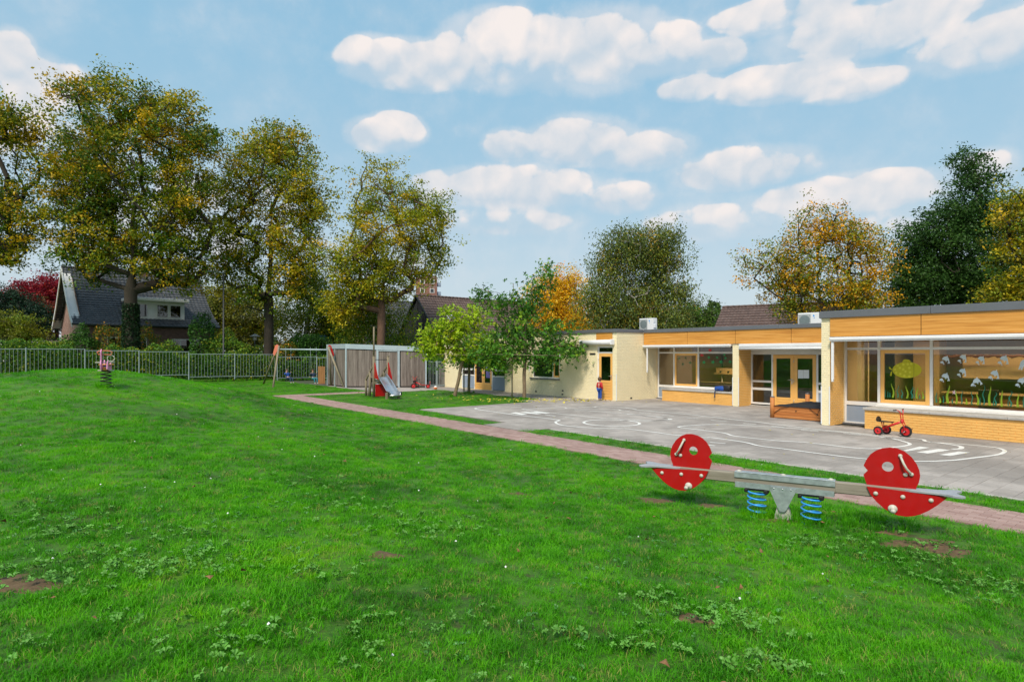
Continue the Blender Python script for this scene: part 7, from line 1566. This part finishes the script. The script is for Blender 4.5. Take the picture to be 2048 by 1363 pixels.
def scatter(name, label, P, S, protos, tilt=.15, sink=0.0):
    """point cloud with geometry nodes instances of the small meshes"""
    n = len(P); me = bpy.data.meshes.new(name); me.vertices.add(n); me.vertices.foreach_set('co', P.astype(np.float32).reshape(-1))
    a = me.attributes.new('sc', 'FLOAT', 'POINT'); a.data.foreach_set('value', S.astype(np.float32)); rot = np.zeros((n, 3), np.float32); rot[:, 2] = rng.uniform(0, 6.283, n); rot[:, :2] = rng.normal(size=(n, 2))*tilt
    a = me.attributes.new('rt', 'FLOAT_VECTOR', 'POINT'); a.data.foreach_set('vector', rot.reshape(-1)); a = me.attributes.new('ix', 'INT', 'POINT'); a.data.foreach_set('value', rng.integers(0, len(protos), n).astype(np.int32)); me.update()
    o = bpy.data.objects.new(name, me); C.objects.link(o); o['kind'] = 'stuff'; o['label'] = label
    col = bpy.data.collections.new(name+'_pieces')
    for i, pm in enumerate(protos): q = bpy.data.objects.new(f'{name}_piece', pm); col.objects.link(q)
    g = bpy.data.node_groups.new(name, 'GeometryNodeTree'); g.interface.new_socket('Geometry', in_out='INPUT', socket_type='NodeSocketGeometry'); g.interface.new_socket('Geometry', in_out='OUTPUT', socket_type='NodeSocketGeometry')
    gi = g.nodes.new('NodeGroupInput'); go = g.nodes.new('NodeGroupOutput'); ci = g.nodes.new('GeometryNodeCollectionInfo'); ci.inputs['Collection'].default_value = col; ci.inputs['Separate Children'].default_value = True; ci.inputs['Reset Children'].default_value = True
    ip = g.nodes.new('GeometryNodeInstanceOnPoints'); ip.inputs['Pick Instance'].default_value = True
    def na(nm, ty): q = g.nodes.new('GeometryNodeInputNamedAttribute'); q.data_type = ty; q.inputs[0].default_value = nm; return q.outputs[0]
    g.links.new(gi.outputs[0], ip.inputs['Points']); g.links.new(ci.outputs[0], ip.inputs['Instance']); g.links.new(na('ix', 'INT'), ip.inputs['Instance Index']); g.links.new(na('sc', 'FLOAT'), ip.inputs['Scale']); g.links.new(na('rt', 'FLOAT_VECTOR'), ip.inputs['Rotation']); g.links.new(ip.outputs[0], go.inputs[0])
    md = o.modifiers.new('scatter', 'NODES'); md.node_group = g; return o
def on_lawn(X, Y):
    xc = SN*X-CS*Y; yc = CS*X+SN*Y; j = rng.normal(size=len(X))*.03
    main = yc < PATH_Y0+.02+j; swl = (xc < -31.35) & (yc < 14.6+j) & (yc > PATH_Y0-.5); bed = (xc > -30.0+j) & (xc < -20.15+j) & (yc > PATH_Y1-.02+j) & (yc < 18.3+j) & ~bedcut(xc, yc)
    st1 = (xc > -20.3) & (xc < -14.6+j*3) & (yc > PATH_Y1-.02+j) & (yc < 11.2+j*.6-.25*smooth(-xc, 19, 14)); st2 = (xc > -12.85+j*3) & (yc > PATH_Y1-.03+j) & (yc < STRIP_Y1+.02+j*.6-.5*np.clip((-xc-12.0), 0, 1))
    return main | swl | bed | st1 | st2
def band(r0, r1, dens, az0=-47, az1=47):
    a0, a1 = math.radians(az0), math.radians(az1); n = int((a1-a0)/2*(r1*r1-r0*r0)*dens); r = np.sqrt(rng.uniform(r0*r0, r1*r1, n)); a = rng.uniform(a0, a1, n); X_, Y_ = r*np.sin(a), r*np.cos(a)
    k_ = on_lawn(X_, Y_); return X_[k_], Y_[k_]
SPOTS = [(1850, 1085, .34), (1895, 1100, .22), (1790, 1062, .16), (1310, 998, .24), (1420, 1008, .16), (1560, 1036, .2), (320, 785, .42), (20, 1165, .26), (770, 1105, .12), (1390, 1232, .12), (215, 772, .22), (1040, 985, .14)]
def bare_mask(X, Y):
    """bare, trodden spots: by the seesaw ends, on the mound, random thin spots"""
    m = np.zeros(len(X))
    for (px, py, r) in SPOTS:
        if r == 0: continue
        g = ground(px, py, .25 if py > 900 else 1.3); 
        for _ in range(4): g = ground(px, py, Hf(g.x, g.y))
        m = np.maximum(m, np.exp(-(((X-g.x)/(r*1.45))**2+((Y-g.y)/(r*.95))**2)**1.6))
    return m
def wob(X, Y, f): return .5+.25*np.sin(X*f+1.7*np.sin(Y*f*.7))+.25*np.sin(Y*f*1.3+1.3*np.sin(X*f*.9+2))
protos = [tuft(38, .030, .085, .0040, i, 1.5) for i in range(6)]
M_['thatch'] = mat('dry_thatch', (.22, .26, .05), .9, .3, 30); th1 = tuft(22, .022, .08, .0036, 77, 2.4); th1.materials.clear(); th1.materials.append(M_['thatch']); th2 = tuft(30, .028, .085, .004, 78, 1.8)
protos = protos+[th1, th2]
bands = [(2.2, 5, 210, 1.0), (5, 8.5, 150, 1.05), (8.5, 14, 90, 1.2), (14, 24, 45, 1.25), (24, 48, 16, 1.3)]
PX = []; PS = []
for r0, r1, dn, sc_ in bands:
    X_, Y_ = band(r0, r1, dn); keep = rng.uniform(size=len(X_)) > .97*bare_mask(X_, Y_); X_, Y_ = X_[keep], Y_[keep]; thin = wob(X_, Y_, 1.7)*.6+wob(X_+5, Y_, 4.3)*.4
    S = sc_*rng.uniform(.7, 1.2, len(X_))*(.68+.62*thin); yc = CS*X_+SN*Y_; S = np.where(yc > PATH_Y0+.1, S*1.05, S); PX.append(np.stack([X_, Y_, H(X_, Y_)-.012], 1)); PS.append(S)
PX = np.concatenate(PX); PS = np.concatenate(PS)
scatter('grass', 'short green lawn grass covering the mound and the strips', PX, PS, protos, .12)
# longer tufts round the seesaw foot and posts
tall = [tuft(26, .13, .06, .005, 50+i, .6) for i in range(3)]; TX = []
def around(x, y, r, n): a = rng.uniform(0, 6.283, n); q = r*rng.uniform(.2, 1, n)**.6; return np.stack([x+q*np.cos(a), y+q*np.sin(a)], 1)
for (lx, n_, r) in [(-.325, 30, .22), (.325, 34, .22), (0, 16, .2), (.9, 26, .35), (1.2, 14, .3)]: p = SS @ Vector((lx, -.0 if abs(lx) < .5 else .25, 0)); TX.append(around(p.x, p.y, r, n_))
TX.append(around(rx_, ry_, .22, 22)); TX.append(around(gC_.x, gC_.y, .2, 20)); TX.append(around(gA.x, gA.y, .2, 20)); TX.append(around(gB.x, gB.y, .3, 26))
TX.append(np.stack([rng.uniform(-34, -13, 500), np.zeros(500)], 1)); f_ = TX[-1]; f_[:, 1] = 38.6+(f_[:, 0]+31.18)/2.54*1.75+rng.normal(size=500)*.08
TX = np.concatenate(TX); scatter('tall_grass', 'longer grass tufts round the posts and springs', np.stack([TX[:, 0], TX[:, 1], H(TX[:, 0], TX[:, 1])-.01], 1), rng.uniform(.6, 1.15, len(TX)), tall, .15)
# broad leaved weeds in patches
wp = []; 
for (px, py, rx2, n_) in [(230, 1140, .55, 95), (60, 1140, .35, 34), (380, 1120, .5, 50), (640, 1150, .35, 26), (60, 1290, .18, 14), (240, 1235, .15, 10), (870, 1040, .6, 60), (820, 1060, .5, 40), (1380, 1230, .3, 34), (1290, 1290, .3, 26), (1130, 1270, .10, 8), (1450, 1220, .3, 24), (1500, 1250, .3, 22), (1560, 1340, .3, 26), (1320, 1190, .2, 12), (1780, 1050, .3, 30), (1700, 1085, .5, 44), (1850, 1120, .4, 40), (1950, 1170, .5, 60), (1600, 1085, .5, 40), (420, 1290, .5, 40), (650, 1290, .5, 30), (900, 1250, .4, 16), (600, 960, .8, 46), (420, 1060, .6, 46), (40, 820, .9, 50), (1880, 1090, .25, 26), (1010, 1360, .3, 12), (130, 1060, .5, 40), (700, 1010, .7, 40)]:
    g = ground(px, py, .5)
    for _ in range(5): g = ground(px, py, Hf(g.x, g.y))
    q = rng.normal(size=(n_, 2))*np.array([rx2*.62, rx2*.40]); wp.append(np.stack([g.x+q[:, 0], g.y+q[:, 1]], 1))
wp = np.concatenate(wp); k_ = on_lawn(wp[:, 0], wp[:, 1]); wp = wp[k_]
scatter('broadleaf_weeds', 'patches of pale broad leaved weeds in the lawn', np.stack([wp[:, 0], wp[:, 1], H(wp[:, 0], wp[:, 1])+.016], 1), rng.uniform(.35, 1.0, len(wp)), [rosette(i, 5+i % 3, .042, .022, M_['weed']) for i in range(4)], .3)
X_, Y_ = band(2.3, 9, 16); m_k = wob(X_, Y_, 1.1) > .52; X_, Y_ = X_[m_k], Y_[m_k]
scatter('clover', 'small clover leaves between the grass', np.stack([X_, Y_, H(X_, Y_)+.014], 1), rng.uniform(.5, 1.0, len(X_)), [rosette(20+i, 3, .028, .026, M_['cloverleaf']) for i in range(3)], .3)
def flat(poly, z=0): me = bpy.data.meshes.new('piece'); n_ = len(poly); me.from_pydata([(a, b, z+.004*math.sin(i*2.1)) for i, (a, b) in enumerate(poly)]+[(0, 0, .012)], [], [(i, (i+1) % n_, n_) for i in range(n_)]); return me
dz = flat([(.009*math.cos(a), .009*math.sin(a)) for a in [i*.785 for i in range(8)]]); dz.materials.append(M_['daisy'])
X_, Y_ = band(3, 22, .35, -44, 44); scatter('daisies', 'tiny white daisies dotted over the lawn', np.stack([X_, Y_, H(X_, Y_)+.04], 1), rng.uniform(.6, 1.3, len(X_)), [dz], .3)
def leafpoly(s, k=5): return [(s*(1 if i % 2 == 0 else .5)*math.cos(i*math.pi/k), s*(.8 if i % 2 == 0 else .45)*math.sin(i*math.pi/k)) for i in range(2*k)]
fl1 = flat(leafpoly(.075)); fl1.materials.append(M_['fallen']); fl2 = flat(leafpoly(.06, 3)); fl2.materials.append(M_['fallen']); fb = flat(leafpoly(.034, 3)); fb.materials.append(M_['fallenbrown'])
L = []
g = ground(1085, 800); q = rng.normal(size=(170, 2))*np.array([1.7, .85]); L.append(np.stack([g.x+q[:, 0], g.y+q[:, 1], np.full(170, .03)], 1))
for px, py, n_, sx_, sy_ in [(930, 795, 22, 1.6, 1.2), (1000, 795, 14, 1.5, 1.5), (1130, 801, 60, .9, .4), (835, 782, 6, 1.5, .8)]:
    g = ground(px, py); q = rng.normal(size=(n_, 2))*np.array([sx_, sy_]); L.append(np.stack([g.x+q[:, 0], g.y+q[:, 1], np.full(n_, .03)], 1))
L = np.concatenate(L); scatter('fallen_leaves', 'yellow fallen leaves under the young trees', L, rng.uniform(.5, 1.1, len(L)), [fl1, fl2], .3)
X_, Y_ = band(2.5, 13, .4, -44, 44); scatter('dry_leaves', 'a few dry brown leaves lying in the grass', np.stack([X_, Y_, H(X_, Y_)+.045], 1), rng.uniform(.5, 1.2, len(X_)), [fb], .4)
n_ = 60; xy = np.stack([rng.uniform(-28, 0, n_), rng.uniform(11.8, 19.6, n_)], 1); XX, YY = court_to_world(xy[:, 0], xy[:, 1]); k_ = ~np.array([in_bed(a, b) for a, b in xy]); scatter('court_litter', 'small leaves and twigs on the courtyard paving', np.stack([XX, YY, np.full(n_, .01)], 1)[k_], rng.uniform(.35, .9, n_)[k_], [fl2, fb], .05)

M_['soil'] = mat('trodden_soil', (.13, .085, .042), .95, .35, 14, .9, 40)
def soil(px, py, rx2, ry2, seed):
    g = ground(px, py, .3)
    for _ in range(6): g = ground(px, py, Hf(g.x, g.y))
    r = random.Random(seed); ph = [r.uniform(0, 6.28) for _ in range(4)]; V = [(g.x, g.y, Hf(g.x, g.y)-.006)]; n_ = 40; Fc = []
    for k_ in (1, 2, 3):
        for i in range(n_):
            a = 6.2832*i/n_; q = k_/3*(1+.28*math.sin(3*a+ph[0])+.16*math.sin(7*a+ph[1])+.08*math.sin(13*a+ph[2])); x, y = g.x+rx2*q*math.cos(a), g.y+ry2*q*math.sin(a); V.append((x, y, Hf(x, y)-(.008 if k_ < 3 else .03)+.004*math.sin(x*60)*math.sin(y*50)))
    for i in range(n_):
        j = (i+1) % n_; Fc.append((0, 1+i, 1+j))
        for k_ in (0, 1): Fc.append((1+k_*n_+i, 1+(k_+1)*n_+i, 1+(k_+1)*n_+j, 1+k_*n_+j))
    mb = MB(); mb.add(V, Fc, True); mb.build('soil_patch', M_['soil'], kind='structure')
for i, a in enumerate(SPOTS): soil(*a[:2], a[2]*1.25, a[2]*.8, i)
